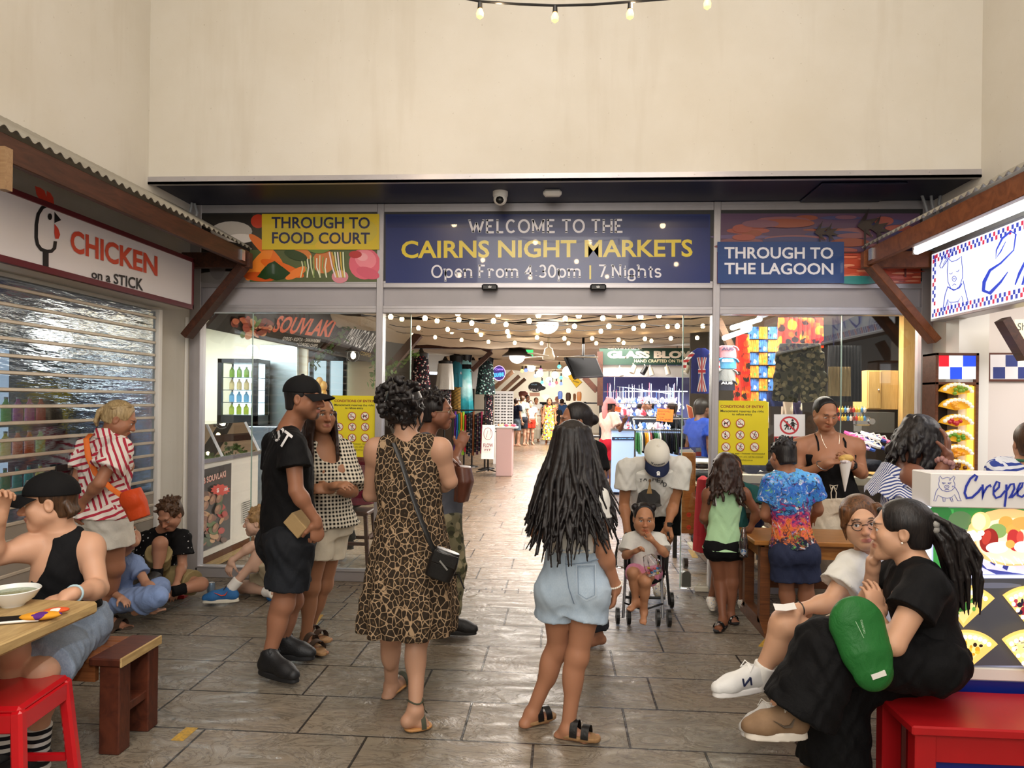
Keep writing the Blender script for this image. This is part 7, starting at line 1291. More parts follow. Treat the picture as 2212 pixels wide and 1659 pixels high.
# timber posts, beams and braces along the aisle
def timber(name,a,b,w,h,label,m=M_BEAM): mb = MB(); mb.beam(a,b,w,h,(0,1,0)); o = tag(mb.build(name,m),label,'timber','timbers along the market aisle'); return o
for (x0,y0,x1,y1,Y,w,s) in ((640,790,745,705,9.6,.16,'between the two food stalls'),(838,800,905,722,10.5,.16,'beside the left door post'),(1000,730,1062,757,14.5,.2,'sloping above the dresses'),(1062,760,1020,800,14.5,.13,'brace under the sloping rail above the dresses'),(1068,838,1108,802,20,.16,'first of three braces left of the aisle'),(1085,846,1122,812,22,.16,'second of three braces left of the aisle'),(1098,850,1135,818,24,.16,'third of three braces left of the aisle'),(1296,760,1296,876,12.0,.13,'post beside the television'),(1262,815,1290,845,12.05,.13,'brace beside the television'),(1550,690,1600,795,8.0,.1,'pale brace crossing the right window')): timber('timber_brace',atY(x0,y0,Y),atY(x1,y1,Y),w*.7,w,'dark timber %s' % s if Y != 8.0 else s,M_BEAM if Y < 19 and Y != 8.0 else wood('mid_timber','#5a3e2a','#7d5a3e'))
mb = MB(); mb.box((-3.6,13.9,2.62),(-.9,14.1,2.8)); tag(mb.build('timber_beam',M_BEAM),'dark cross beam above the dress stall','timber','timbers along the market aisle')
# ---------------- souvlaki stall behind the left pane
room('wall_souvlaki',-5.6,XL-.02,6.4,9.1,2.62,M_CREAM,'bl')
e = empty('souvlaki_counter',(-3.6,7.0,0),'food counter with glass display and souvlaki poster behind the left window','counter'); XK = -3.3
mb = MB(); mb.box((-3.95,6.32,.1),(XK-.01,7.6,.98)); mb.build('cabinet',mat('white_laminate','#dcd6cc',.4),e); mb = MB(); mb.box((-3.97,6.3,.98),(XK+.02,7.64,1.02),.004); mb.build('worktop',M_CHROME,e); mb = MB(); mb.box((-3.9,6.3,0),(XK-.04,7.6,.1)); mb.build('plinth',wood('brown_timber','#52301c','#7a4a28'),e)
mb = MB(); xt = XK-.16; mb.prism([(XK,6.32,1.02),(XK,7.62,1.02),(xt,7.62,1.33),(xt,6.32,1.33)],(-.006,0,0)); mb.box((-3.9,6.32,1.325),(xt,7.62,1.335)); mb.box((-3.9,6.32,1.17),(XK-.12,7.6,1.176)); mb.prism([(XK,7.62,1.02),(xt,7.62,1.33),(-3.9,7.62,1.33),(-3.9,7.62,1.02)],(0,.006,0)); mb.build('glass_case',M_GLASS,e)
mb = MB(); 
for y in (6.75,7.6): mb.beam((XK,y,1.02),(xt,y,1.33),.02,.02)
mb.build('case_frame',M_ALU,e)
A = Art(lambda x,y: atX(x,y,XK),(1,0,0)); A.poly([(424,1018),(500,1000),(497,1165),(420,1200)],'#171315')
rr = np.random.RandomState(4)
for i in range(46): x = 428+rr.rand()*58; y = 1065+rr.rand()*115-(x-430)*.2; A.ell(x,y,3+rr.rand()*5,5+rr.rand()*8,['#7d4a32','#9a6244','#4f6a2e','#b82f2a','#2e4a22','#5a3424','#c89a70'][i % 7],rot=rr.rand()*2)
for (x,y) in ((441,1092),(456,1080),(467,1100),(452,1120),(462,1140),(436,1140),(470,1076)): A.ell(x,y,6,11,'#8d5a40',rot=.4); A.ell(x-1,y-2,3,6,'#b0805c',rot=.4)
A.text('LAMB SOUVLAKI',(418,1052),(484,1030),14,'#d8432e',.03); A.text('LAMB SOUVLAKI',(417,1051),(484,1029),13,'#f0e0d0',.0)
A.poly([(466+22*math.cos(a)*(1 if k % 2 else .78)+6,1058+13*math.sin(a)*(1 if k % 2 else .78)) for k,a in enumerate(np.linspace(0,2*PI,25)[:-1])],'#d8301e'); A.text('$',(464,1065),(469,1064),10,'#ffffff',.02); A.text('.00',(479,1061),(488,1059),7,'#ffffff',.02); A.build('poster',M_PRINT,e)
A = Art(lambda x,y: atX(x,y,XK+.002),(1,0,0))
for i in range(10): A.poly([(524,1086+i*4.6),(541,1080+i*4.4),(541,1082+i*4.4),(524,1088+i*4.6)],'#6a6660')
A.build('vent',M_MATTE,e); mb = MB(); mb.prism([(XK+.02,6.3,.02),(XK+.02,8.2,.02),(XK+.1,8.2,.02),(XK+.1,6.3,.02)],(0,0,.03)); tag(mb.build('floor_plank',wood('pale_plank')),'worn timber plank on the floor along the souvlaki counter','plank')
for k,(y,z,col,s,nm) in enumerate(((6.5,1.176,'#d8d2c8',(.12,.2,.06),'white food tray on the upper shelf of the souvlaki display'),(6.8,1.02,'#e6e2da',(.16,.22,.035),'white food tray on the lower shelf of the souvlaki display'),(7.2,1.02,'#5f8f9a',(.02,.22,.13),'teal price card in the souvlaki display'),(7.45,1.05,'#2f9a3a',(.015,.06,.16),'green label hanging at the end of the souvlaki display'),(6.45,1.02,'#cfd0d0',(.07,.07,.09),'small steel tub in the souvlaki display'),(6.6,1.02,'#e09a6a',(.07,.07,.085),'small orange tub in the souvlaki display'))):
    mb = MB(); c = V(XK-.26,y,z+s[2]/2); mb.obox(c,s,None,.01); tag(mb.build(['food_tray','food_tray','price_card','label_card','steel_tub','sauce_tub'][k],mat('food_'+col[1:],col,.4)),nm,['tray','tray','card','card','tub','tub'][k])
c = V(-3.7,6.55,1.335); e = empty('potted_plant',c,'leafy pothos plant in a white pot on the souvlaki counter','plant'); mb = MB(); mb.lathe(c,[(.05,0),(.08,.1),(.085,.11)],14); mb.build('pot',M_WHITE,e,True)
mb = MB(); mb2 = MB(); rr = np.random.RandomState(3)
for i in range(26):
    a = rr.rand()*6.28; r = .08+.16*rr.rand(); t = c+V(math.cos(a)*r,math.sin(a)*r,.08+.2*rr.rand()); mb2.tube([c+V(0,0,.08),lerp(c,t,.6)+V(0,0,.1),t],.003,5); d = nrm(V(math.cos(a),math.sin(a),-.5+rr.rand()*.6)); s_ = nrm(np.cross(d,(0,0,1))); L_ = .06+.03*rr.rand(); up = np.cross(s_,d); G = [[t+d*L_*u+s_*w*L_*.42*math.sin(PI*min(1,u*.9+.12))*1.0-up*abs(w)*.01 for w in (-1,-.5,0,.5,1)] for u in np.linspace(0,1,7)]; mb.sheet(G)
mb.build('leaves',mat('pothos_leaf','#5f9a2a',.4,nz=(30,'#c0d040',.8)),e,True); mb2.build('stems',mat('green_stem','#4f7a2a',.6),e)
def fridge(c,w,d,h,label,rows,name='display_fridge'):
    e = empty(name,c,label,'fridge'); mb = MB(); x0,y0,z0 = c[0]-w/2,c[1],c[2]
    for x in (x0,x0+w-.05): mb.box((x,y0,z0),(x+.05,y0+.05,z0+h))
    mb.box((x0,y0,z0),(x0+w,y0+d,z0+.12)); mb.box((x0,y0,z0+h-.05),(x0+w,y0+d,z0+h)); mb.box((x0+w-.04,y0+d-.05,z0),(x0+w,y0+d,z0+h)); mb.box((x0,y0+d-.02,z0),(x0+w,y0+d,z0+h)); mb.build('cabinet',M_BLACK,e); mb = MB(); mb.box((x0+.03,y0+d-.03,z0+.12),(x0+w-.06,y0+d-.02,z0+h-.05)); mb.build('lit_back',mat('fridge_light','#e8f6ff',.5,emit='#d8f2ff',es=2.4),e); mb = MB(); mb.box((x0+.03,y0+.01,z0+.12),(x0+w-.03,y0+.016,z0+h-.05)); mb.build('glass_door',M_GLASS,e); mb = MB(); n = len(rows)
    for i in range(n): mb.box((x0+.05,y0+.04,z0+.12+i*(h-.2)/n),(x0+w-.05,y0+d-.04,z0+.128+i*(h-.2)/n))
    mb.build('shelf',M_CHROME,e)
    for i,(col,nm) in enumerate(rows):
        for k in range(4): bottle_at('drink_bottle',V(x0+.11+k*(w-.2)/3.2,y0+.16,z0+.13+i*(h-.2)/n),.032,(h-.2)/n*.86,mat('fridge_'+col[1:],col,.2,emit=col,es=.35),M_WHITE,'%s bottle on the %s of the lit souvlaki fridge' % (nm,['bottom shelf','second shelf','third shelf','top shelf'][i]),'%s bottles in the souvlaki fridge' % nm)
    return e
f0 = atY(511,915,8.5); fridge(V(f0[0],8.5,f0[2]-.02),.5,.4,.82,'black framed lit drinks fridge on the souvlaki back bench',[('#c8d84a','lime yellow'),('#7ab8e0','pale blue'),('#d8c08a','amber'),('#7a9a3a','green')]); mb = MB(); mb.box((f0[0]-.35,8.4,0),(f0[0]+.95,8.98,f0[2]-.025),.01); tag(mb.build('back_bench',M_CHROME),'stainless back bench under the lit drinks fridge','bench')
a = atY(562,745,9.0); b = atY(640,960,9.0); mb = MB(); mb.box((a[0],8.99,b[2]),(b[0],9.06,a[2]),.004); tag(mb.build('wall_cladding',mat('brushed_steel','#b9c4c4',.3,.8)),'tall brushed steel wall panel right of the drinks fridge','panel')
c = atY(545,757,8.6); e = empty('round_lamp',c,'glaring round white lamp above the drinks fridge','lamp'); mb = MB(); mb.ball(c,.07,14); mb.build('globe',mat('cool_glow','#f4fcff',.3,emit='#e6f8ff',es=12),e,True)
# tilted stall signs
def tilt_sign(y0,y1,label,cat,draw,xb=-3.3,zb=2.24,xt=-2.88,zt=2.70,bg='#17150f',name='stall_sign'):
    e = empty(name,((xb+xt)/2,(y0+y1)/2,zb),label,cat); n = nrm(V(zt-zb,0,-(xt-xb))); mb = MB(); mb.prism([(xb,y0,zb),(xb,y1,zb),(xt,y1,zt),(xt,y0,zt)],-n*.03); mb.build('panel',M_BEAM,e); A = Art(lambda x,y: plane_at(x,y,(xb,y0,zb),n),n,.0006); A.k = 1; A.mb.cc = bg; A.mb.add([V(*q)+n*.0006 for q in ((xb,y0,zb),(xb,y1,zb),(xt,y1,zt),(xt,y0,zt))],[(0,1,2,3)]); draw(A); A.build('sign_face',attr_mat('lit_board',.5,emit=.15),e); return e
def sdr(A):
    rr = np.random.RandomState(2)
    for i in range(40): A.ell(500+rr.rand()*85,690+rr.rand()*34,4+rr.rand()*9,3+rr.rand()*5,['#a8442c','#c86a44','#7a2a1c','#d89a70','#5a7a2c','#8a3a24'][i % 6],rot=rr.rand()*3)
    A.text('SOUVLAKI',(583,714),(708,726),34,'#e2663a',.03,up=(600,678)); A.text('GYROS • KOFTA • SHAWARMA',(606,732),(688,738),8,'#e8e4da',.01,up=(609,724)); A.text('• LOADED CHIPS',(637,743),(682,748),8,'#e8e4da',.01,up=(639,736))
tilt_sign(6.4,9.4,'tilted black sign reading SOUVLAKI above the food counter','sign',sdr)
def mdr(A):
    A.text('MANGO BAR',(742,740),(800,762),50,'#e8e8e6',.0,up=(765,703)); A.text('COFFEE',(778,766),(800,772),8,'#c8b070',.0,up=(780,758))
tilt_sign(9.9,13.2,'tilted dark sign reading MANGO BAR in thin white letters','sign',mdr,bg='#1c1a18')
# mango bar
room('wall_mango_bar',-5.6,-3.4,9.9,13.0,2.3,mat('mango_cream','#e4d6b4',.6),'b'); a = atY(640,770,12.9); b = atY(745,960,12.9); e = empty('glass_doors',((a[0]+b[0])/2,12.85,0),'dark framed lit glass doors of the mango bar seen through the left window','door'); mb = MB()
for x in np.linspace(a[0],b[0],4): mb.box((x-.03,12.82,0),(x+.03,12.9,a[2]))
mb.box((a[0],12.82,a[2]-.08),(b[0],12.9,a[2])); mb.box((a[0],12.82,1.05),(b[0],12.88,1.12)); mb.build('frame',M_BLACK,e); mb = MB(); mb.box((a[0],12.89,0),(b[0],12.9,a[2])); mb.build('lit_glass',mat('pale_blue_light','#cfe6ee',.4,emit='#c8e4f0',es=.9),e)
def vine(P_,n,label,seed):
    rr = np.random.RandomState(seed); mb = MB(); mb2 = MB(); mb2.tube(P_,.006,5)
    for i in range(n):
        k = rr.randint(len(P_)-1); c = lerp(P_[k],P_[k+1],rr.rand())+rr.randn(3)*.03; d = nrm(rr.randn(3)-V(0,0,.6)); s_ = nrm(np.cross(d,(.1,.3,1))); L_ = .05+.03*rr.rand(); mb.sheet([[c+d*L_*u+s_*w*L_*.35*math.sin(PI*(u*.9+.08)) for w in (-1,0,1)] for u in (0,.35,.7,1)])
    e = empty('hanging_vine',P_[0],label,'plant','vines on the stall timbers'); mb.build('leaves',mat('vine_leaf','#3f5f26',.5,nz=(20,'#7f9a4a',.7)),e); mb2.build('stem',mat('green_stem'),e)
vine([atY(x,y,9.4) for x,y in ((760,700),(725,735),(700,760),(668,795))],90,'vine wound along the brace under the mango bar sign',1); vine([atY(x,y,9.9) for x,y in ((905,760),(880,775),(855,785),(840,800),(838,830))],80,'vine trailing along the brace beside the left door post',2); vine([atY(x,y,9.0) for x,y in ((812,760),(810,800),(806,840))],50,'vine hanging behind the left mullion',3)
c = atY(763,768,9.3); e = empty('cage_lantern',c,'round cage lantern glowing under the mango bar sign','lamp'); mb = MB(); mb.ball(c,(.035,.035,.05),12); mb.build('bulb',M_GLOW,e,True); mb = MB()
for k in range(6): a_ = k*PI/6; mb.tube([c+V(.085*math.cos(a_)*math.sin(t),.085*math.sin(a_)*math.sin(t),.085*math.cos(t)) for t in np.linspace(0,2*PI,17)[:-1]],.003,4,closed=True)
mb.lathe(c,[(.11,.05),(.05,.1),(.02,.13)],12); mb.build('cage',M_BLACK,e)
for i in range(5): c = atY(690+(i % 2)*9,825+i*9,9.2); mb = MB(); mb.ball(c,(.05,.05,.07),12); tag(mb.build('hanging_mango',mat('mango_skin','#d8a850',.4,nz=(6,'#c8884a',.7)),None,True),'pale yellow hanging fruit decoration beside the mango bar doors','decoration','hanging fruit decorations')
e = empty('bar_stool',atY(765,1110,6.9)*V(1,1,0),'dark timber bar stool behind the left window under the burgundy sitter','stool'); c = e.location; c = V(c[0],c[1],0); zt = atY(770,1100,6.9)[2]; mb = MB(); mb.obox(c+V(0,0,zt-.02),(.36,.34,.04),None,.01); mb.build('seat',M_BEAM,e)
for i in (-1,1):
    for j in (-1,1): mb = MB(); mb.beam(c+V(i*.19,j*.17,0),c+V(i*.15,j*.13,zt-.04),.035,.035,(0,1,0)); mb.build('leg',M_BEAM,e)
for z,q in ((.2,0),(.26,1)):
    for s_ in (-1,1): mb = MB(); mb.obox(c+(V(0,s_*.16,z) if q == 0 else V(s_*.18,0,z)),(.34,.025,.03) if q == 0 else (.025,.3,.03)); mb.build('rung',M_BEAM,e)
# ---------------- mannequins and dresses left of the aisle
M_MANN = mat('mannequin_black','#101012',.35)
def drape(mb,c,prof,dep=.6,folds=(.07,8),n=32,ph=0.):
    v = []; m = len(prof)
    for i,(r,z) in enumerate(prof):
        s_ = i/(m-1)
        for k in range(n): a = 2*PI*k/n; q = 1+folds[0]*s_*(math.cos(folds[1]*a+ph+s_)+.4*math.cos(folds[1]*1.7*a)); v.append(c+V(r*math.cos(a)*q,r*dep*math.sin(a)*q,z))
    mb.add(v,[(i*n+k,i*n+(k+1) % n,(i+1)*n+(k+1) % n,(i+1)*n+k) for i in range(m-1) for k in range(n)]+[tuple(range(n)),tuple((m-1)*n+k for k in range(n-1,-1,-1))]); return mb
def mannequin(x,ytop,ybot,Y,label,layers,wpx,head=True):
    t = atY(x,ytop,Y); b = atY(x,ybot,Y); H_ = t[2]-b[2]; w = wpx*Y/F/2; c = V(t[0],t[1],0); e = empty('mannequin',V(t[0],t[1],b[2]),label,'mannequin','dressed mannequins by the aisle'); mb = MB(); drape(mb,c,[(w*.15,t[2]),(w*.16,t[2]-.08*w),(w*.35,t[2]-.45*w),(w*.9,t[2]-.62*w),(w*.85,t[2]-1.1*w),(w*.62,t[2]-2.2*w),(w*.8,t[2]-3*w)],.55,(0,1)); mb.build('torso',M_MANN,e,True)
    for nm,z0,z1,w0,w1,m in layers: mb = MB(); za,zb = t[2]-H_*z0,t[2]-H_*z1; drape(mb,c,[(w*(w0+(w1-w0)*q),za+(zb-za)*q) for q in np.linspace(0,1,9)],.62,(.09,7),ph=x); mb.build(nm,m,e,True)
    mb = MB(); mb.cyl(V(c[0],c[1],b[2]),V(c[0],c[1],0.02),.02,n=8); mb.lathe((c[0],c[1],0),[(.16,0),(.15,.02),(.03,.04)],14); mb.build('stand',M_BLACK,e)
def grad(name,stops,z0,z1,dots=None):
    t = NT(name); z = t.math('DIVIDE',t.math('SUBTRACT',t.sep(t.co())[2],z0),z1-z0); z = t.math('ADD',z,t.math('MULTIPLY',t.math('SUBTRACT',t.noise(t.co(),8,3),.5),.25)); t.p(col=t.ramp(z,stops),rough=.8,spec=.2); return t.m
FLB = prints('dark_floral','#17141a',['#c8b8b0','#8a3a44'],20,.3); TUR = grad('turquoise_ombre',[(0,'#0f4f5a'),(.2,'#2a8a94'),(.45,'#bfe0de'),(.6,'#5fb0b4'),(.85,'#1f7480')],.0,1.45); IKAT = prints('ikat_green','#131a1c',['#8fa8a0','#2f5a50'],16,.3)
mannequin(910,752,850,12.0,'mannequin in a dark floral dress at the left edge of the opening',[('dress',.18,1.,.8,1.15,FLB)],38)
mannequin(962,770,900,15.2,'mannequin in a white cardigan and dark floral trousers',[('cardigan',.12,.55,.95,1.15,WHT),('trousers',.5,1.,.8,.8,FLB)],34)
mannequin(986,758,900,16.0,'mannequin in a teal wrap over mustard trousers',[('wrap',.1,.55,.7,.75,cloth('teal_silk','#1f5a66')),('trousers',.55,1.,.6,.6,stripes('mustard_print','#8a6a2a','#2a2014',30,(.3,0,1)))],34)
mannequin(1005,750,893,16.3,'mannequin in a turquoise halter top and ombre maxi skirt',[('halter_top',.1,.26,.5,.75,cloth('pale_turquoise','#8fc4c8')),('belt',.26,.33,.72,.72,BLK),('skirt',.33,1.,.75,1.05,TUR)],36)
mannequin(1050,762,852,16.3,'mannequin in a short dark green ikat dress',[('dress',.14,1.,.75,1.1,IKAT)],38); mannequin(1056,850,918,16.6,'headless form in a dark floral skirt below the ikat dress',[('skirt',.05,1.,.8,.8,FLB)],24)
mannequin(1022,772,840,17.0,'mannequin in a grey white blouse behind the turquoise one',[('blouse',.1,1.,.9,1.0,cloth('pale_grey','#b8b4b0'))],30)
SCF = ['#5a2a7a','#2f6ab0','#3f8a4a','#e0862a','#8ab82f','#b02a3a','#17171c','#3a3a44','#2f2a30','#7a4a2a','#1a1a20','#4a2a3a','#20202a','#8a2a4a','#15151a','#302028']; SCN = ['purple','blue','green','orange','lime','crimson','black','charcoal','dark brown','rust','jet black','plum','midnight','magenta','ink black','dark wine']
for i in range(16):
    x = 983+i*4.4; Y = 15.6; a = atY(x,888+(i*7) % 9,Y); b = atY(x,975+(i*5) % 12,Y); mb = MB(); m_ = cloth('scarf_'+SCN[i].replace(' ','_'),SCF[i],None) if i < 6 else stripes('scarf_'+SCN[i].replace(' ','_'),SCF[i],['#6a6a74','#7a4a3a','#4a5a4a','#8a7a5a'][i % 4],9,(.2,0,1),.75,dist=.1)
    mb.sheet([[V(a[0]-.02+.012*j,Y+.02*math.sin(j*2.1+q*.4),a[2]+(b[2]-a[2])*q/10) for j in range(5)] for q in range(11)]); mb.sheet([[V(a[0]-.02+.012*j,Y+.012+.02*math.sin(j*2.1+q*.4),a[2]+(b[2]-a[2])*q/10) for j in range(5)] for q in range(11)][::-1]); o = tag(mb.build('hanging_scarf',m_,None,True),'%s scarf hanging below the dressed mannequins' % SCN[i],'scarf','scarves below the mannequins')
e = empty('scarf_rack',atY(1015,1003,15.6)*V(1,1,0),'black metal rack holding scarves left of the aisle','rack'); a = atY(978,886,15.6); b = atY(1056,886,15.6); mb = MB(); mb.tube([a,b],.014,8); 
for x in (a[0],b[0]): mb.tube([(x,15.6,a[2]),(x,15.6,.04)],.014,8); mb.tube([(x-.25,15.5,.03),(x,15.6,.08),(x+.25,15.5,.03)],.014,6)
mb.build('frame',M_BLACK,e)
a = atY(905,762,17.5); b = atY(962,803,17.5); mb = MB(); mb.box((a[0],17.5,b[2]),(b[0],17.6,a[2])); tag(mb.build('header_board',mat('cardboard_white','#c4b8a8',.8)),'blank whitish header board behind the floral mannequin','board'); c = atY(930,806,17); mb = MB(); mb.box(c-V(.4,.03,.03),c+V(.3,.03,.03),.01); tag(mb.build('tube_light',M_TUBE),'lit tube light behind the floral mannequin','lamp')
mb = MB(); mb.box((-4.6,17.8,0),(-2.6,17.85,2.3)); o = mb.build('wall_dress_stall',mat('stall_brown','#4a3a2c',.7)); o['kind'] = 'structure'
# ---------------- further along the aisle
a = atY(1042,918,13.5); b = atY(1068,985,13.5); e = empty('sandwich_board',V((a[0]+b[0])/2,13.5,0),'white sandwich board with a round logo and letters OW left of the aisle','sign'); mb = MB(); mb.prism([(a[0],13.5,a[2]),(b[0],13.5,a[2]),(b[0],13.35,b[2]-.05),(a[0],13.35,b[2]-.05)],(0,.02,0)); mb.prism([(a[0],13.54,a[2]),(b[0],13.54,a[2]),(b[0],13.75,b[2]-.05),(a[0],13.75,b[2]-.05)],(0,.02,0)); mb.build('boards',M_WHITE,e); A = Art(lambda x,y: atY(x,y,13.33),NF); A.ring(1054,937,9,13,1,'#8a2a34'); A.stroke([(1050,945),(1054,930),(1058,940),(1060,928)],1,'#8a2a34'); A.text('FLOW',(1044,966),(1065,966),8,'#8a2030',.02); A.text('FIT',(1047,974),(1061,974),4,'#8a2030',.01); A.build('printing',M_MATTE,e)
a = atY(1072,925,15); b = atY(1106,972,15); e = empty('pink_counter',V((a[0]+b[0])/2,15.2,0),'pale pink counter cluttered with trinkets beside the sandwich board','counter'); mb = MB(); mb.box((a[0],15,0),(b[0],15.5,a[2]),.01); mb.build('cabinet',mat('pale_pink','#d8b4b0',.6),e); mb = MB(); mb.box((a[0]-.03,14.97,a[2]),(b[0]+.1,15.53,a[2]+.03)); mb.build('top',M_WHITE,e)
rr = np.random.RandomState(9)
for i in range(14): c = V(a[0]+.05+rr.rand()*(b[0]-a[0]),15.05+rr.rand()*.3,a[2]+.03); mb = MB(); mb.ball(c+V(0,0,.03),(.04,.03,.03),8); tag(mb.build('trinket',mat('trinket_%d' % (i % 5),['#d88a50','#c84a5a','#e0c090','#8a5a9a','#e8e0d8'][i % 5],.4),None,True),'small colourful trinket heaped on the pale pink counter','trinket','trinkets on the pink counter')
c = atY(1078,806,19); e = empty('neon_sign',c,'round blue and violet neon sign left of the aisle','sign'); A = Art(lambda x,y: atY(x,y,19),NF); A.ell(1078,806,13.5,16,'#3a2a6a'); A.ring(1078,806,13.5,16,1.3,'#e8c8ff'); A.text('Cairns',(1070,800),(1087,800),5,'#b88aff',.02); A.text('SOUVENIR',(1067,815),(1089,813),9,'#50b8ff',.05); A.build('neon',attr_mat('neon_print',.4,emit=1.6),e)
e = empty('sunglasses_stand',atY(1085,960,18)*V(1,1,0),'tall white stand of sunglasses left of the aisle','display stand'); a = atY(1068,845,18); b = atY(1108,935,18); mb = MB(); mb.box((a[0],18,.3),(b[0],18.1,a[2])); mb.box((a[0],17.9,0),(b[0],18.2,.3)); mb.build('board',mat('white_board'),e); mb = MB()
for i in range(14):
    for k in range(3): p_ = V(a[0]+(k+.5)*(b[0]-a[0])/3,17.98,a[2]-.08-i*(a[2]-b[2])/14.5); mb.box(p_-V(.06,.0,.012),p_+V(-.01,.015,.012)); mb.box(p_+V(.01,0,-.012),p_+V(.06,.015,.012))
mb.build('sunglasses',M_DARK,e); o = e.children[-1]; o['kind'] = 'stuff'
e = empty('opal_sign',atY(1154,840,24),'oval black sign reading OPALS above the far shoppers','sign'); A = Art(lambda x,y: atY(x,y,24),NF); A.ell(1157,836,16,11,'#101216'); A.ell(1170,838,9,5,'#2a2c34'); A.text('OPALS',(1143,845),(1163,845),5,'#f0f0f0',.01); A.text('BOULDER',(1148,832),(1160,832),2.6,'#9ac8e8',.01); A.rect(1144,848,1166,856,'#d8a890'); A.build('sign_face',attr_mat('lit_board'),e)
for (x0,y0,x1,y1,Y,nm,lab,col) in ((1168,851,1188,866,33,'diamond_sign','pale diamond shaped sign at the far end of the hall','#e8dca8'),(1205,845,1215,862,27,'hanging_shirt','blue shirt hung high on the right of the far aisle','#3a5a9a'),(1120,845,1140,858,30,'poster_panel','lit poster panel high on the left of the far aisle','#9a5a4a'),(1238,850,1244,866,24,'leather_bag','tan leather bag hung right of the far aisle','#8a5a2a'),(1246,846,1256,866,22,'leather_bag','brown and green leather bag hung right of the far aisle','#9a5f26'),(1222,848,1233,866,24,'leather_bag','dark hide bag hung right of the far aisle','#5a4330')):
    a = atY(x0,y0,Y); b = atY(x1,y1,Y); mb = MB(); 
    if 'diamond' in nm: c = (a+b)/2; mb.prism([(a[0],Y,a[2]-.08),(a[0]+.15,Y,a[2]),(b[0]-.15,Y,a[2]),(b[0],Y,a[2]-.08),(c[0],Y,b[2])],(0,.05,0))
    else: c = (a+b)/2; drape(mb,V(c[0],Y,0),[((b[0]-a[0])*.3,a[2]),((b[0]-a[0])*.5,a[2]-.2*(a[2]-b[2])),((b[0]-a[0])*.5,b[2]+.1),((b[0]-a[0])*.38,b[2])],.4,(.04,5))
    tag(mb.build(nm,mat('far_'+col[1:],col,.5,emit=col if 'diamond' in nm else None,es=.5),None,'diamond' not in nm),lab,nm.split('_')[-1])
# stalls and displays closing off the far end on both sides, each a shelf unit with goods
def shelf_unit(x0,x1,y0,y1,Y,label,cols,rows,per,dep=.5,seed=0,m=None):
    a = atY(x0,y0,Y); b = atY(x1,y1,Y); e = empty('shelf_unit',V((a[0]+b[0])/2,Y+dep/2,0),label,'shelves'); mb = MB(); mb.box((a[0],Y+dep,0),(b[0],Y+dep+.04,a[2])); mb.build('back',m or M_DARK,e); mb = MB(); H_ = a[2]-max(b[2],.1)
    for r in range(rows+1): z = max(b[2],.1)+H_*r/rows; mb.box((a[0],Y,z-.02),(b[0],Y+dep,z))
    mb.build('shelf',M_WHITE,e); rr = np.random.RandomState(seed); k = 0
    for r in range(rows):
        z = max(b[2],.1)+H_*r/rows
        for i in range(per):
            w = (b[0]-a[0])/per; h = H_/rows*(.45+.4*rr.rand()); mb = MB(); c = V(a[0]+w*(i+.5),Y+.12,z); q = rr.rand()
            if q < .5: mb.lathe(c,[(w*.36,0),(w*.4,h*.3),(w*.22,h*.75),(w*.25,h)],8)
            else: mb.obox(c+V(0,0,h/2),(w*.75,.12,h),None,.01)
            col = cols[rr.randint(len(cols))]; tag(mb.build('souvenir',mat('goods_'+col[1:],col,.45),None,q < .5),'small souvenir on the '+label.split(' seen')[0],'souvenir','souvenirs on the '+label.split(' seen')[0])
    return e
shelf_unit(1112,1134,862,935,26,'far left shelves of pale souvenirs',['#e8e0d0','#d8c8a8','#f0ece4','#b8a888'],5,5,seed=1,m=M_PLAST); shelf_unit(1165,1222,868,925,34,'shelves closing the far end of the aisle',['#c8b898','#4a5a8a','#e8e0d4','#8a4a3a','#2a2a34'],4,8,seed=2)
e = empty('display_cabinet',atY(1270,975,16)*V(1,1,0),'glass display cabinet of white ornaments behind the dark haired woman','cabinet'); a = atY(1262,868,14); b = atY(1300,985,14); mb = MB()
for x in (a[0],b[0]-.04): mb.box((x,14,.05),(x+.04,14.04,a[2])); mb.box((x,14.4,.05),(x+.04,14.44,a[2]))
for z in (.0,.5,.9,1.25,a[2]-.04): mb.box((a[0],14,z),(b[0],14.44,z+.03))
mb.build('frame',M_BLACK,e)
# exit sign, television, crossing sign
c = atY(1139,762,13.5); mb = MB(); mb.box(c-V(.11,.02,.07),c+V(.11,.02,.07),.004); o = tag(mb.build('exit_sign',mat('exit_green','#2fb860',.4,emit='#30d070',es=1.2)),'green emergency exit sign beside the second pendant lamp','sign')
q = [atY(x,y,10.9+d) for x,y,d in ((1221,770,0),(1285,766,.35),(1304,812,.25),(1242,815,-.1))]; e = empty('television',np.mean(q,0),'large black tilted television hanging over the aisle','television'); n_ = nrm(np.cross(q[1]-q[0],q[3]-q[0])); n_ = n_ if n_[1] < 0 else -n_; mb = MB(); mb.prism(q,-n_*.05); mb.build('casing',M_BLACK,e); mb = MB(); cc = np.mean(q,0); mb.prism([lerp(p_,cc,.04)+n_*.003 for p_ in q],n_*.001); mb.build('screen',mat('dark_screen','#050508',.5,spec=.1),e); mb = MB(); mb.cyl(cc-n_*.05,cc-n_*.05+V(0,.1,.6),.02,n=8); mb.build('bracket',M_BLACK,e)
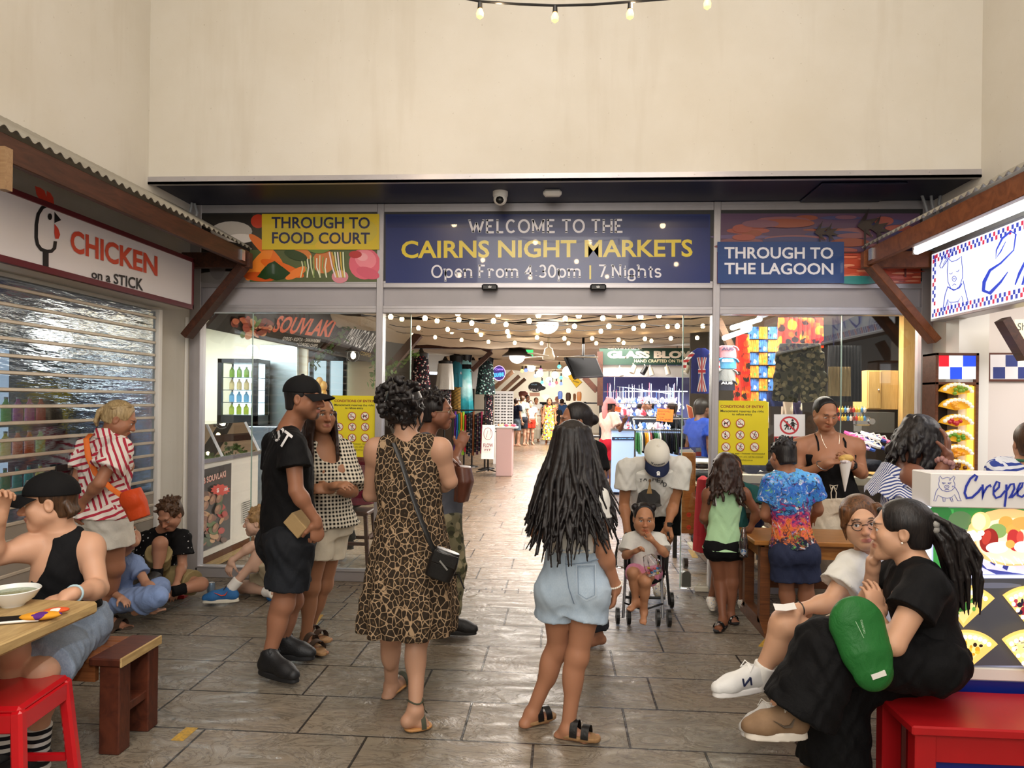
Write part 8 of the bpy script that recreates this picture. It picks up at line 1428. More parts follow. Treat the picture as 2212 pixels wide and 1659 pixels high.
q = [(1226,812),(1238,806),(1258,826),(1245,838)]; e = empty('crossing_sign',atY(1242,822,15),'yellow diamond animal crossing sign below the television','sign'); A = Art(lambda x,y: atY(x,y,15),NF); A.poly(q,'#1a1a14'); A.poly([(x+(1242-x)*.06,y+(822-y)*.06) for x,y in q],'#f0c020'); A.poly([(1238,816),(1243,812),(1247,816),(1244,820),(1240,820)],'#1a1a14'); A.text('CROSSING',(1237,824),(1251,828),3,'#1a1a14',.02); A.build('sign_face',attr_mat('lit_board'),e); mb = MB(); mb.prism([atY(x,y,15.01) for x,y in q],(0,.02,0)); mb.build('plate',M_ALU,e)
# ---------------- glass blowing shop on the right
e = empty('glass_blowing_sign',atY(1400,787,12),'dark green sign reading GLASS BLOWING over the ornament stall','sign'); A = Art(lambda x,y: atY(x,y,12),NF); A.rect(1295,752,1530,788,'#1f3d2f'); A.text('CRYSTAL &',(1312,754.5),(1388,754.5),7,'#d8cdb8',.03); A.text('GLASS BLOWING',(1312,774),(1562,774),16,'#e4d4c0',.06); A.text('HAND CRAFTED ON THE PREMISES',(1370,783),(1520,783),6.5,'#e4d4b0',.02); A.build('sign_face',attr_mat('lit_board'),e); a = atY(1295,752,12.01); b = atY(1530,788,12.01); mb = MB(); mb.box((a[0],12.005,b[2]),(b[0],12.06,a[2])); mb.build('backing',M_DARK,e)
a = atY(1298,788,12.1); b = atY(1535,815,12.1); mb = MB(); mb.box((a[0],12.1,b[2]),(b[0],12.4,a[2])); o = mb.build('trim_8',mat('white_board')); o['kind'] = 'structure'
for i,(x,y,t) in enumerate(((1340,804,.3),(1368,798,-.4),(1392,800,-.6),(1406,803,.3),(1442,801,.2),(1484,799,-.5))):
    c = atY(x,y,11.9); e = empty('track_spotlight',c,'track spotlight under the glass blowing sign, number %s from the left' % ['one','two','three','four','five','six'][i],'spotlight','track spotlights'); mb = MB(); d = nrm(V(t,-.3,-1)); mb.cyl(c-d*.07,c+d*.07,.04,.045,14); mb.build('can',M_BLACK if i == 2 else CRM,e,True); mb = MB(); mb.cyl(c-d*.05,V(c[0],12.05,c[2]+.14),.008,n=6); mb.build('arm',CRM,e)
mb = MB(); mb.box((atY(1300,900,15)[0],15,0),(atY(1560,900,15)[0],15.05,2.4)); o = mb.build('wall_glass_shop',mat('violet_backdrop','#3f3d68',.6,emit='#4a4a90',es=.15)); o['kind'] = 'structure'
a = atY(1322,930,12.3); b = atY(1470,1010,12.3); e = empty('glass_counter',V((a[0]+b[0])/2,12.6,0),'lit glass counter of the ornament stall with web address strip','counter'); mb = MB(); mb.box((a[0],12.3,.05),(b[0],12.8,a[2]),.01); mb.build('cabinet',mat('pale_blue_lit','#a8c0e0',.3,emit='#8ab0e8',es=.5),e); mb = MB(); mb.box((a[0]-.02,12.28,a[2]),(b[0]+.02,12.84,a[2]+.03)); mb.build('top',M_CHROME,e); A = Art(lambda x,y: atY(x,y,12.29),NF); A.rect(1322,944,1372,951,'#14183a'); A.text('at www.gifts',(1328,949.5),(1368,949.5),4,'#7ac0ff',.02); A.build('strip',attr_mat('lit_board'),e)
rr = np.random.RandomState(11); GC = ['#e8ecff','#f4f4fa','#d8e0f8','#f0c8d8','#c8e0f0','#f8e8d0','#e05a6a','#5a8ae0','#f0f0f4']
def ornament(c,s,col,label,grp,hang=False):
    mb = MB(); k = rr.rand()
    if k < .4: mb.ball(c+V(0,0,s),(s*.8,s*.8,s),8)
    elif k < .7: mb.lathe(c,[(s*.6,0),(s*.2,s*.5),(s*.7,s*1.1),(s*.3,s*1.7),(.002,s*2.3)],8)
    else:
        for q in range(5): a_ = q*1.256+.3; mb.tube([c,c+V(math.cos(a_)*s*.7,math.sin(a_)*s*.4,s*.8),c+V(math.cos(a_)*s,math.sin(a_)*s*.5,s*1.8)],[s*.2,s*.16,s*.05],5)
    if hang: mb.tube([c+V(0,0,s*1.6),c+V(0,0,s*2+.25)],.003,4)
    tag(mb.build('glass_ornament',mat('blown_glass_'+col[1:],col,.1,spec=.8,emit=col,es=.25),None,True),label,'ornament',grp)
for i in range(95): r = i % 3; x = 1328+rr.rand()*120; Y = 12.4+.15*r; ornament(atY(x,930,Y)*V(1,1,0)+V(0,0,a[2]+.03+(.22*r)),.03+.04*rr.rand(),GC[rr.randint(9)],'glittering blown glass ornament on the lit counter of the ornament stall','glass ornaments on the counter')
for r in range(2): mb = MB(); z = a[2]+.25+.22*r; mb.box((a[0],12.5+.15*r,z-.012),(b[0],12.7+.15*r,z)); mb.tube([(a[0]+.02,12.6+.15*r,a[2]+.03),(a[0]+.02,12.6+.15*r,z)],.01,6); mb.tube([(b[0]-.02,12.6+.15*r,a[2]+.03),(b[0]-.02,12.6+.15*r,z)],.01,6); tag(mb.build('glass_shelf',M_CHROME),'%s riser shelf on the ornament counter' % ['lower','upper'][r],'shelf')
a2 = atY(1304,846,13.6); b2 = atY(1485,846,13.6); mb = MB(); mb.tube([a2,b2],.012,6); mb.tube([a2+V(.25,0,.1),b2+V(-.3,0,-.05)],.01,6); mb.tube([a2+V(.2,0,0),a2+V(.2,0,1.2)],.008,6); mb.tube([b2-V(.2,0,0),b2+V(-.2,0,1.2)],.008,6); tag(mb.build('hanging_rail',M_CHROME),'chrome rails hung with glass baubles before the violet backdrop','rail')
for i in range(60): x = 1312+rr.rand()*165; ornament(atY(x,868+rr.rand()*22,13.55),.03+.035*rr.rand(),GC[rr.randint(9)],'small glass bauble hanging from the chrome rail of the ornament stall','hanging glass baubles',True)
# clothes rail nearer the doors
a = atY(1372,929,9.2); b = atY(1532,929,9.2); e = empty('clothes_rail',V((a[0]+b[0])/2,9.2,0),'chrome clothes rail behind the man in the white cap','rail'); mb = MB(); mb.tube([(a[0],9.2,.03),a,b,(b[0],9.2,.03)],.014,8); mb.tube([a+V(0,.25,.14),b+V(0,.25,.14)],.012,8); mb.tube([a,a+V(0,.25,.14)],.01,6); mb.tube([b,b+V(0,.25,.14)],.01,6); mb.build('frame',M_CHROME,e)
RC = [('#2f6a3a','dark green'),('#8ab0a0','pale green'),('#e0a030','amber'),('#e8e4dc','white'),('#8a4a4a','dull red'),('#15161c','black'),('#1f2434','navy'),('#2a3a2e','bottle green'),('#3a3a44','charcoal'),('#e8b820','golden yellow')]
for i in range(40):
    t = (i+.5)/40; k = [0,0,1,3,6,2,2,3,4,5][i % 10] if i < 14 else ([5,6,5,7,8,5][i % 6] if i < 34 else 9); p_ = lerp(a,b,t); L_ = .24+.08*((i*7) % 5)/5; mb = MB(); drape(mb,V(p_[0],9.2,0),[(.006,a[2]-.03),(.012,a[2]-.06),(.014,a[2]-.12),(.017,a[2]-L_)],9,(.25,3),12,i); mb.tube([p_+V(0,0,.012),p_-V(0,0,.05)],.003,4); tag(mb.build('hanging_garment',cloth('rail_'+RC[k][1].replace(' ','_'),RC[k][0]),None,True),'%s garment on a hanger on the chrome rail' % RC[k][1],'garment','%s garments on the chrome rail' % RC[k][1])
def price(c0,c1,Y,label,lines,col='#e8762a',cc='#2a2018'):
    e = empty('price_card',atY((c0[0]+c1[0])/2,c1[1],Y),label,'sign'); A = Art(lambda x,y: atY(x,y,Y),NF); A.poly([(c0[0]+2,c0[1]-1),(c0[0]-.5,c1[1]),(c1[0]-2,c1[1]+3),(c1[0]+.5,c0[1]+2)],col)
    for t,x0,x1,y,h in lines: A.text(t,(x0,y),(x1,y+1),h,cc,.01)
    A.build('card',attr_mat('lit_board'),e)
price((1418,883),(1455,909),9.0,'orange handwritten BEACH TOWELS price card over the clothes rail',[('BEACH TOWELS',1422,1448,890,3.6),('$ 12.00',1422,1436,896,3.4),('Sarongs',1424,1434,902,2.6),('2 for 20.00',1421,1449,907,2.6)]); price((1328,878),(1342,888),12.2,'small orange card on the ornament counter',[('BEST',1330,1340,885,4)],'#e85a2a')
q = [(1483,874),(1495,880),(1500,908),(1488,902)]; A = Art(lambda x,y: atY(x,y,8.7),NF); A.poly(q,'#b05030'); A.stroke(q+[q[0]],1.2,'#e0c8a8'); e = empty('price_card',atY(1492,908,8.7),'brown angled price card before the blue shirted shopper','sign'); A.build('card',M_MATTE,e)
e = empty('folding_table',V(1.75,7.75,0),'low table of folded shirts inside the right door leaf','table'); mb = MB(); mb.box((1.15,7.4,.86),(2.1,8.1,.9)); mb.build('top',M_WHITE,e)
for x in (1.18,2.03):
    for y in (7.43,8.03): mb = MB(); mb.box((x,y,0),(x+.04,y+.04,.86)); mb.build('leg',M_DARK,e)
FS = [('#17181c','black'),('#e6b428','yellow'),('#e8e6e0','white'),('#1f2430','navy'),('#3a8ad0','sky blue'),('#2a5a5a','teal'),('#b89a8a','beige')]
for i in range(16):
    k = [6,0,5,1,2,0,1,3,4,2,0,1,2,3,4,0][i]; x = 1.28+(i % 4)*.22; y = 7.5+((i//4) % 2)*.3; z = .9+(i//8)*.045+.01*((i*3) % 4); mb = MB(); mb.obox(V(x,y,z+.022),(.2,.26,.042),(nrm(V(1,.2*((i*5) % 3-1),0)),nrm(V(-.2*((i*5) % 3-1),1,0)),V(0,0,1)),.018); tag(mb.build('folded_shirt',cloth('fold_'+FS[k][1].replace(' ','_'),FS[k][0]),None,True),'%s folded shirt stacked on the low table' % FS[k][1],'shirt','%s folded shirts on the low table' % FS[k][1])
e = empty('arrow_sign',atY(1487,984,7.0),'blue sign with a white arrow pointing right inside the right door leaf','sign'); A = Art(lambda x,y: atY(x,y,7.0),NF); A.rect(1467,966,1513,984,'#1c2e78'); A.rect(1503,968,1515,976,'#6a7078'); A.rect(1503,976,1515,985,'#8a2a2a'); A.poly([(1468,971),(1490,970),(1490,967),(1499,975),(1490,983),(1490,979),(1468,979)],'#c4ccd4'); A.build('sign_face',M_MATTE,e)
e = empty('shelf_trolley',V(1.72,7.1,0),'wheeled timber display trolley of folded tees behind the right door leaf','trolley'); a = atY(1474,1000,6.95); b = atY(1501,1153,6.95); mb = MB(); mb.box((a[0],6.95,b[2]),(b[0],7.05,a[2]+.1),.004); mb.build('timber_post',WT,e)
for z in (.16,.38,.6,.8): mb = MB(); mb.box((b[0],6.95,z),(2.0,7.35,z+.025)); mb.build('shelf',M_CREAM,e)
for x in (a[0]+.05,1.95): mb = MB(); mb.cyl((x-.02,7.0,.05),(x+.02,7.0,.05),.05,n=14); mb.build('castor',M_BLACK,e)
A = Art(lambda x,y: atY(x,y,6.945),NF)
for y in (1112,1139): A.ell(1488,y,5.2,5.2,'#d8482a',10); A.text('$10',(1485,y+2),(1491,y+2),3,'#5a1a10',.01)
A.build('price_dots',M_MATTE,e)
for i,z in enumerate((.185,.405,.625,.825)): mb = MB(); mb.box((b[0]+.02,6.98,z),(1.98,7.3,z+.1),.03); o = mb.build('folded_tee',cloth('fold_black'),None,True); tag(o,'black printed tee folded on the timber trolley, %s shelf' % ['lowest','second','third','top'][i],'shirt')
c = atY(1518,1100,6.6); mb = MB(); t_,b_ = atY(1518,1028,6.6),atY(1518,1190,6.6); drape(mb,V(c[0],6.6,0),[(.015,t_[2]),(.05,t_[2]-.03),(.06,t_[2]-.2),(.075,b_[2])],1.2,(.12,4)); tag(mb.build('hanging_dress',cloth('red_cotton','#a8262e'),None,True),'red garment hanging beside the right door post','garment')
# ---------------- souvenir shop behind the right pane
room('wall_souvenir_shop',1.9,6.4,6.4,10.6,2.9,mat('shop_dark','#3a3028',.7),'b')
def tee_hang(x,y,Y,wpx,hpx,m,label,text=None,tcol='#ffffff',grp='souvenir tees behind the right window'):
    t = atY(x,y,Y); w = wpx*Y/F/2; h = hpx*Y/F; e = empty('souvenir_tee',V(t[0],Y,t[2]-h),label,'shirt',grp); mb = MB(); c = V(t[0],Y,0); drape(mb,c,[(w*.35,t[2]),(w*.75,t[2]-.05*h),(w*.78,t[2]-.4*h),(w*.8,t[2]-h)],.25,(.05,6))
    for s_ in (-1,1): P_ = [c+V(s_*w*.5,0,t[2]-.06*h),c+V(s_*w*.85,0,t[2]-.2*h),c+V(s_*w*1.02,0,t[2]-.42*h)]; mb.tube(P_,[w*.2,w*.22,w*.2],8,flat=.5)
    mb.build('cloth',m,e,True)
    if text: A = Art(lambda px,py: atY(px,py,Y-w*.28),NF); A.text(text,(x-wpx*.3,y+hpx*.42),(x+wpx*.3,y+hpx*.42),hpx*.26,tcol,.04); A.build('lettering',M_MATTE,e)
for x,y,w_,h_,c_,tx,tc,lb in ((1572,746,44,26,'#c88a98','AUS','#2a2f5a','pink tee lettered AUS, top of the column'),(1572,772,44,24,'#4a90c0','AUSTRALIA','#e8f0f4','blue tee lettered AUSTRALIA, second of the column'),(1571,797,42,26,'#8a9094',None,None,'grey tee with a pale print, third of the column'),(1570,821,42,22,'#1a2038','AUS','#f0f0f4','navy tee lettered AUS, lowest of the column')): tee_hang(x,y,7.6,w_,h_,cloth('souv_'+c_[1:],c_),lb,tx,tc)
A_ = atY(1515,752,7.2); e = empty('flag_shirt',V(A_[0],7.2,1.7),'union flag shirt hanging behind the right mullion','shirt'); mb = MB(); t = atY(1515,752,7.2)[2]; b = atY(1515,850,7.2)[2]; drape(mb,V(A_[0],7.2,0),[(.04,t),(.1,t-.04),(.1,b)],.3,(.04,5)); mb.build('cloth',cloth('navy_flag','#1c2f8a'),e,True); A = Art(lambda px,py: atY(px,py,7.15),NF); A.rect(1508,772,1524,846,'#20358f')
for pts,w_,c_ in (([(1508,772),(1524,846)],6,'#e8e8ee'),([(1524,772),(1508,846)],6,'#e8e8ee'),([(1508,772),(1524,846)],2,'#c02030'),([(1524,772),(1508,846)],2,'#c02030'),([(1516,772),(1516,846)],5,'#e8e8ee'),([(1508,802),(1524,802)],10,'#e8e8ee'),([(1516,772),(1516,846)],3,'#c02030'),([(1508,802),(1524,802)],6,'#c02030')): A.stroke(pts,w_,c_)
A.build('flag_print',M_MATTE,e); mb = MB()
for s_ in (-1,1): mb.tube([V(A_[0]+s_*.08,7.2,t-.05),V(A_[0]+s_*.16,7.2,t-.14),V(A_[0]+s_*.17,7.2,t-.22)],[.04,.045,.04],8,flat=.5)
mb.build('striped_sleeve',stripes('red_white_stripe','#c02a34','#eceaea',18,(0,0,1)),e,True)
SUN = prints('sunset_palms','#d02a1c',['#f0a028','#2a1210','#e85a20'],9,.4)
def panel_cloth(name,x0,y0,x1,y1,Y,m,label,cat,grp=None,folds=(.02,9),taper=1.,th=.02):
    a = atY(x0,y0,Y); b = atY(x1,y1,Y); cx = (a[0]+b[0])/2; w = (b[0]-a[0])/2; G = []
    for q in range(15): t = q/14; G.append([V(cx+w*(1+(taper-1)*t)*(2*j/20-1),Y+folds[0]*math.sin(j*folds[1]*.33+t*1.5),a[2]+(b[2]-a[2])*t) for j in range(21)])
    mb = MB(); B_ = [[p_+V(0,th,0) for p_ in r] for r in G]; mb.sheet(G); mb.sheet(B_[::-1]); mb.sheet([G[-1],B_[-1]]); mb.sheet([B_[0],G[0]]); mb.sheet([[r[0] for r in B_],[r[0] for r in G]]); mb.sheet([[r[-1] for r in G],[r[-1] for r in B_]]); return tag(mb.build(name,m,None,True),label,cat,grp)
panel_cloth('palm_print_sarong',1682,686,1778,752,7.0,SUN,'red palm print sarong hanging at the top of the right window','sarong'); panel_cloth('palm_print_sarong',1591,722,1617,868,7.9,SUN,'long red and pink palm print sarong behind the tees','sarong',taper=1.3)
CAMO = prints('camouflage_dark','#4a4636',['#24241c','#6f6448','#33331f','#857a5c'],13,.42); e = empty('camouflage_shorts',atY(1720,870,6.8),'camouflage cargo shorts hanging in the right window','shorts'); mb = MB(); cz = atY(1728,742,6.8); zb_ = atY(1728,868,6.8)[2]
g = Sdf(); sc = 6.8/F; g.loft([cz-V(0,0,.0),cz-V(.0,0,.16)],[42*sc,48*sc],[.05,.06],(1,0,0),.02,folds=(.03,6,1,0))
for s_ in (-1,1): g.tube(cz+V(s_*22*sc,0,-.1),V(cz[0]+s_*30*sc,6.8,zb_),26*sc,27*sc,.03,sq=((0,1,0),.35)); g.ell(V(cz[0]+s_*48*sc,6.78,cz[2]-.33),(.035,.04,.07),None,.01)
v,f = g.mesh(.008); link('cloth',v,f,CAMO,e,True)
panel_cloth('drawstring_bag',1791,792,1838,856,6.75,cloth('beige_canvas','#a8926a','#94805c'),'beige drawstring bag with a round print in the right window','bag',folds=(.012,6)); panel_cloth('black_tee',1790,746,1860,868,7.3,BLK,'large black tee hanging behind the beige drawstring bag','shirt')
TW = ['#4a7ac0','#e8d050','#d83a3a','#5ab0a0','#e8e4dc','#8a5ab0','#e88a3a','#2a3a6a','#c8d8e0','#b04a6a','#6a9a4a','#e0c8a0']; TN = ['blue','yellow','red','aqua','white','violet','orange','navy','pale blue','rose','green','sand']; k = 0
for x0,w_ in ((1617,24),(1640,20),(1660,24)):
    for r in range(6):
        kk = (k*5+r) % 12; panel_cloth('souvenir_bag',x0,706+r*28,x0+w_-2,732+r*28,8.2+.03*r,prints('bag_%d' % k,TW[kk],[TW[(kk+4) % 12],TW[(kk+7) % 12]],16,.3),'%s printed souvenir bag in the hanging columns behind the palm sarong' % TN[kk],'bag','%s souvenir bags behind the right window' % TN[kk],folds=(.01,5)); k += 1
for i,(x0,y0,x1,y1,c_,lb) in enumerate(((1634,868,1660,925,'#d8c878','pale yellow towel'),(1658,846,1690,878,'#1f2a5a','navy flag towel'),(1690,856,1712,900,'#c8bcb0','grey beige towel'),(1712,866,1732,898,'#4a4460','violet grey towel'))): panel_cloth('hanging_towel',x0,y0,x1,y1,7.5+.05*i,prints('towel_%d' % i,c_,['#e8e4d8'],8,.22),lb+' hanging behind the no running sign','towel')
CUP = wood('pine_cupboard','#b08a50','#c8a468',.4,(12,12,1.2)); a = atY(1873,800,7.6); b = atY(1940,885,7.6); e = empty('pine_cupboard',V((a[0]+b[0])/2,7.7,b[2]),'pale pine wall cupboard behind the right window','cupboard'); mb = MB(); mb.box((a[0],7.6,b[2]),(b[0],7.95,a[2]),.004); mb.build('body',CUP,e); mb = MB(); mb.box((a[0]+.01,7.585,b[2]+.01),((a[0]+b[0])/2-.02,7.6,a[2]-.01),.003); o = mb.build('door',CUP,e); mb = MB(); mb.ball(((a[0]+b[0])/2-.05,7.575,(a[2]+b[2])/2),.012,8); mb.build('knob',M_CHROME,o,True); mb = MB(); mb.box((b[0],7.5,0),(b[0]+.9,7.6,2.75)); o = mb.build('wall_pine',CUP); o['kind'] = 'structure'
a = atY(1862,890,7.4); b = atY(1932,935,7.4); mb = MB(); mb.box((a[0],7.4,b[2]),(b[0],7.6,a[2])); tag(mb.build('till_cabinet',mat('till_grey','#5a5854',.5)),'grey cash desk under the pine cupboard','cabinet'); c = atY(1869,910,7.2); mb = MB(); mb.box(c-V(.1,.02,.045),c+V(.05,.05,.045),.015); mb.cyl(c+V(.05,-.025,0),c+V(.05,-.04,0),.03,n=14); tag(mb.build('camera_gadget',M_CHROME),'small silver camera on the cash desk','gadget')
mb = MB(); a = atY(1600,1024,6.5); b = atY(1905,1048,6.5); mb.box((a[0],6.42,b[2]),(b[0],7.0,a[2]),.005); e = tag(mb.build('display_shelf',CRM),'cream display shelf running along the right window','shelf')
for i in range(9): x = 1620+i*33; c = atY(x,1018,6.65); mb = MB(); mb.obox(V(c[0],6.68,a[2]+.05+.02*(i % 3)),(.14,.3,.1),None,.035); tag(mb.build('folded_tee',cloth('fold_navy') if i % 3 else cloth('fold_black'),None,True),'%s folded tee on the cream window shelf' % ('navy' if i % 3 else 'black'),'shirt','%s folded tees on the cream window shelf' % ('navy' if i % 3 else 'black'))
TH = [('#d8408a','pink'),('#c89ac8','lilac'),('#3a6ad0','blue'),('#e8e2da','white'),('#2a3a8a','navy'),('#e86a9a','rose')]
for i in range(11):
    x = 1845+(i % 6)*12; y = 940+(i//6)*16+(i % 3)*3; c = atY(x,y,6.9-.1*(i//6)); k = i % 6; e = empty('flip_flop',c,'%s flip flop on the footwear rack beside the woman with the crepe' % TH[k][1],'sandal','%s flip flops on the rack' % TH[k][1]); mb = MB(); d = nrm(V(.5,-.8,-.35)); s_ = nrm(np.cross(d,(0,0,1))); u_ = np.cross(s_,d); mb.prism([c+d*.11*math.cos(t)+s_*.042*math.sin(t)*(1+.15*math.cos(t)) for t in np.linspace(0,2*PI,15)[:-1]],u_*-.018); mb.build('sole',mat('foam_'+TH[k][1],TH[k][0],.6),e); mb = MB(); mb.tube([c+s_*.04-d*.02,c+u_*.03+d*.02,c+d*.06],.006,5); mb.tube([c-s_*.04-d*.02,c+u_*.03+d*.02,c+d*.06],.006,5); mb.build('strap',M_WHITE,e)
mb = MB(); a = atY(1838,978,6.95); mb.box((a[0],6.6,a[2]-.25),(a[0]+.5,7.2,a[2]-.2)); tag(mb.build('footwear_rack',CUP),'timber rack under the flip flops','rack')
for i in range(22): x = 1808+(i % 11)*6; y = 886+(i//11)*18; c = atY(x,y,7.05); col = ['#c83a2a','#e8b838','#d8c84a','#4a8ac0','#e8e0d0','#8a3a2a'][i % 6]; mb = MB(); mb.tube([c+V(0,0,.04),c+V(0,0,.02)],.003,4); mb.ball(c,(.016,.01,.026),8); tag(mb.build('keyring',mat('keyring_'+col[1:],col,.4),None,True),'%s keyring hanging on the rack beside the woman with the crepe' % ['red','amber','yellow','blue','ivory','brown'][i % 6],'keyring','%s keyrings on the rack' % ['red','amber','yellow','blue','ivory','brown'][i % 6])
for k,(x,y,w_,s_) in enumerate(((1612,700,60,'upper'),(1590,722,50,'lower'))): a = atY(x-w_/2,y+8,7.0); b = atY(x+w_/2,y-10,8.2); mb = MB(); mb.tube([a,b],.025,10); tag(mb.build('tube_light',M_TUBE,None,True),'%s slanting tube light behind the right window' % s_,'lamp')
c = atY(1612,706,7.2); e = empty('round_lamp',c,'yellowish round lamp beside the tubes behind the right window','lamp'); mb = MB(); mb.ball(c,.06,12); mb.build('globe',mat('warm_bulb'),e,True)
# festoon over the court
e = empty('festoon_string',atY(1200,10,3.5),'black festoon cable with bare glass bulbs at the top edge of the picture','string lights'); P_ = [(980,-8),(1037,3),(1120,9),(1199,12),(1280,10),(1361,4),(1450,-3),(1530,-14)]; mb = MB(); mb.tube([atY(x,y,3.5) for x,y in P_],.006,6); mb.build('cable',M_BLACK,e,True)
for x,y in ((1037,5),(1199,13),(1361,6),(1528,-16)): q = atY(x,y+14,3.5); mb = MB(); mb.cyl(q+V(0,0,.03),q,.011,.013,10); mb.build('socket',M_BLACK,e); mb = MB(); mb.lathe(q,[(.010,0),(.019,-.022),(.017,-.04),(.002,-.052)],12); mb.build('bulb',mat('amber_bulb','#ffd8a0',.2,emit='#ffb868',es=2.5),e,True)

mb = MB(); mb.box((-4.5,37,0),(4.5,37.1,3.4)); o = mb.build('wall_far_end',M_PLAST); o['kind'] = 'structure'
area('far_lamp',(-.5,34.5,2.6),(-.5,37,1.8),3.0,160,NEUT,.6)
# ---------------- shoppers inside the hall
def shopper(label,x,yfeet,Y,hgt,fwd,skin,top,bottom,hair,long=0.,dress=None,leg=.5,sleeve=.5,male=False,girth=1.,hat=None,pose=None,hem=1.05,longhair=0.):
    fwd = (*fwd,0); p = Person(label,Y,hgt,girth,skin,vox=.014,male=male); g = atY(x,yfeet,Y); p.std(g[0],Y,fwd)
    if pose: pose(p)
    p.start().torso(fwd,bust=0 if male else .8); p.arm('l',hand=dict(n=(0,1,0),thumb=(0,0,1))).arm('r',hand=dict(n=(0,1,0),thumb=(0,0,1))); p.leg('l').leg('r'); p.head(fwd); p.body()
    if dress: N,P_ = p['N'],p['P']; ax = P_-N; gg = p.tee(None,hem=.7,sleeve=sleeve if sleeve < .2 else 0,build=False,slv=(),neck=.07); k = hgt/1.7; gg.loft([N+ax*.5,P_,P_+V(0,0,-dress)],[.15*k,.19*k,.27*k],[.12*k,.15*k,.24*k],p.lat,.03,folds=(.05,8,1.2,0)); p.put(gg,'dress',top)
    else: p.tee(top,hem=hem,sleeve=sleeve,ease=.022,sr=1.1); p.shorts(bottom,leg=leg,ease=.022,flare=.02,name='trousers' if leg > 1 else 'shorts')
    if hair is not None: p.cap_hair(hair,front=.05,back=-.07,size=1.04,vox=.011,extra=(lambda q: p.locks(q,22,-1.9,1.9,-.05,.06,longhair,grow=.06,wave=.02,r0=.026,r1=.012,rad=.075)) if longhair else None)
    return p
PALE = '#c89a80'; LINEN = cloth('pale_green_linen','#b8c4b8'); NVY = cloth('dark_shorts','#262a32')
shopper('man in a pale green shirt and dark shorts seen from behind in the far aisle',1127,962,25.5,1.8,(.3,1),PALE,LINEN,NVY,H_BROWN,male=True,leg=.75,girth=1.05); shopper('woman in a red skirt and white top among the far shoppers',1145,958,26,1.62,(.3,-1),PALE,cloth('white_cotton'),cloth('brick_red','#a8301e'),H_DARK,leg=.6,hem=.8)
shopper('bearded man with grey hair behind the man in pale green',1138,948,29,1.86,(.4,-1),'#b88a70',cloth('grey_tee'),NVY,H_DARK,male=True,leg=.8); shopper('smiling woman in white halter top and cream trousers in the far aisle',1157,950,28,1.75,(.15,-1),'#b5805f',WHT,CREAMC,H_BROWN,leg=1.9,hem=.8,sleeve=.02)
shopper('woman in a long yellow floral dress walking up the aisle',1186,955,26.5,1.72,(.0,-1),'#a9714f',prints('yellow_floral','#d8c04a',['#e8e4d0','#8a2a3a','#4a7a8a'],9,.34),None,H_DARK,dress=.75,longhair=.4); shopper('girl in black beside the yellow floral dress',1201,952,27,1.5,(-.5,-1),'#b88a6c',BLK,BLK,H_FAIR,leg=1.8); shopper('bald man in a pink tee behind the yellow floral dress',1203,944,30,1.86,(-.5,1),'#c08a72',cloth('pale_pink_tee','#c8a89a'),NVY,None,male=True,leg=.7,girth=1.1)
shopper('man in blue shorts beside the sunglasses stand',1114,955,25,1.7,(.6,.8),PALE,cloth('navy_cotton','#161a2c'),cloth('blue_grey','#6a7a8a'),H_DARK,male=True,leg=.8); shopper('shopper in blue at the right of the far aisle',1213,945,29,1.72,(.2,1),PALE,cloth('mid_blue','#3a5a8a'),NVY,H_DARK,male=True,leg=.8)
def phone_up(p): p.J['er'] = p['sr']+V(.08,-.12,-.24); p.J['wr'] = p['er']+V(.06,-.18,.16); p.J['el'] = p['sl']+V(.02,-.15,-.22); p.J['wl'] = p['el']+V(.12,-.15,.12)
pk = shopper('shopper in a pink cap, pale pink tee and red shorts holding up a phone',1314,1062,12.6,1.66,(.8,.5),'#6a4634',cloth('pale_pink_cotton','#d8b8ac'),cloth('red_jersey','#a8182a'),H_BLACK,pose=phone_up,leg=.7,sleeve=.7); pk.baseball(cloth('rose_canvas','#d88a8a'),bl=.07,size=1.08); mb = MB(); q_ = [pk.hp(0,-.1,.05),pk.hp(.0,-.13,-.05),pk.hp(0,-.12,-.2),pk.hp(0,-.08,-.3)]; mb.tube(q_,[.05,.055,.05,.03],10); mb.build('pink_scarf',cloth('rose_canvas'),pk.root,True)
shopper('man in glasses working at the glass ornament counter',1402,1000,13.1,1.68,(-.8,-.4),'#b07a58',cloth('slate_tee','#4a4e58'),NVY,H_BLACK,male=True); shopper('dark haired woman bent behind the orange price card',1452,1010,13.0,1.62,(-.6,.6),'#8a5a40',BLK,NVY,H_BROWN); shopper('masked person beside the man in glasses at the ornament counter',1384,1000,13.4,1.6,(.5,-.8),'#a9745a',cloth('slate_tee'),NVY,H_BLACK); shopper('shopper in a royal blue tee inside the right door leaf',1513,1040,8.6,1.66,(.9,.4),'#6a4836',cloth('royal_blue','#1f3f9a'),NVY,H_BLACK,male=True)
p = Person('sitter in a burgundy jumpsuit on the bar stool behind the left window',6.85,1.66,1.1,'#8a5a44',vox=.01); p.std(atY(770,1100,6.9)[0],6.9,(0,1)); z0 = atY(770,1085,6.9)[2]; b_ = p.base
for k in ('P','hl','hr'): p.J[k] = p.J[k]*V(1,1,0)+V(0,0,z0+.1)
dz = z0+.1-.88*p.s
for k in ('N','H','sl','sr','el','er','wl','wr'): p.J[k] = p.J[k]+V(0,0,dz)
for k,q in (('kl',-.1),('kr',.08)): p.J[k] = p.J['h'+k[1]]+V(-.28,.05+q*.3,-.14); p.J['a'+k[1]] = p.J[k]+V(.02+q,0,-.38); p.J['t'+k[1]] = p.J['a'+k[1]]+V(-.16,0,-.06)
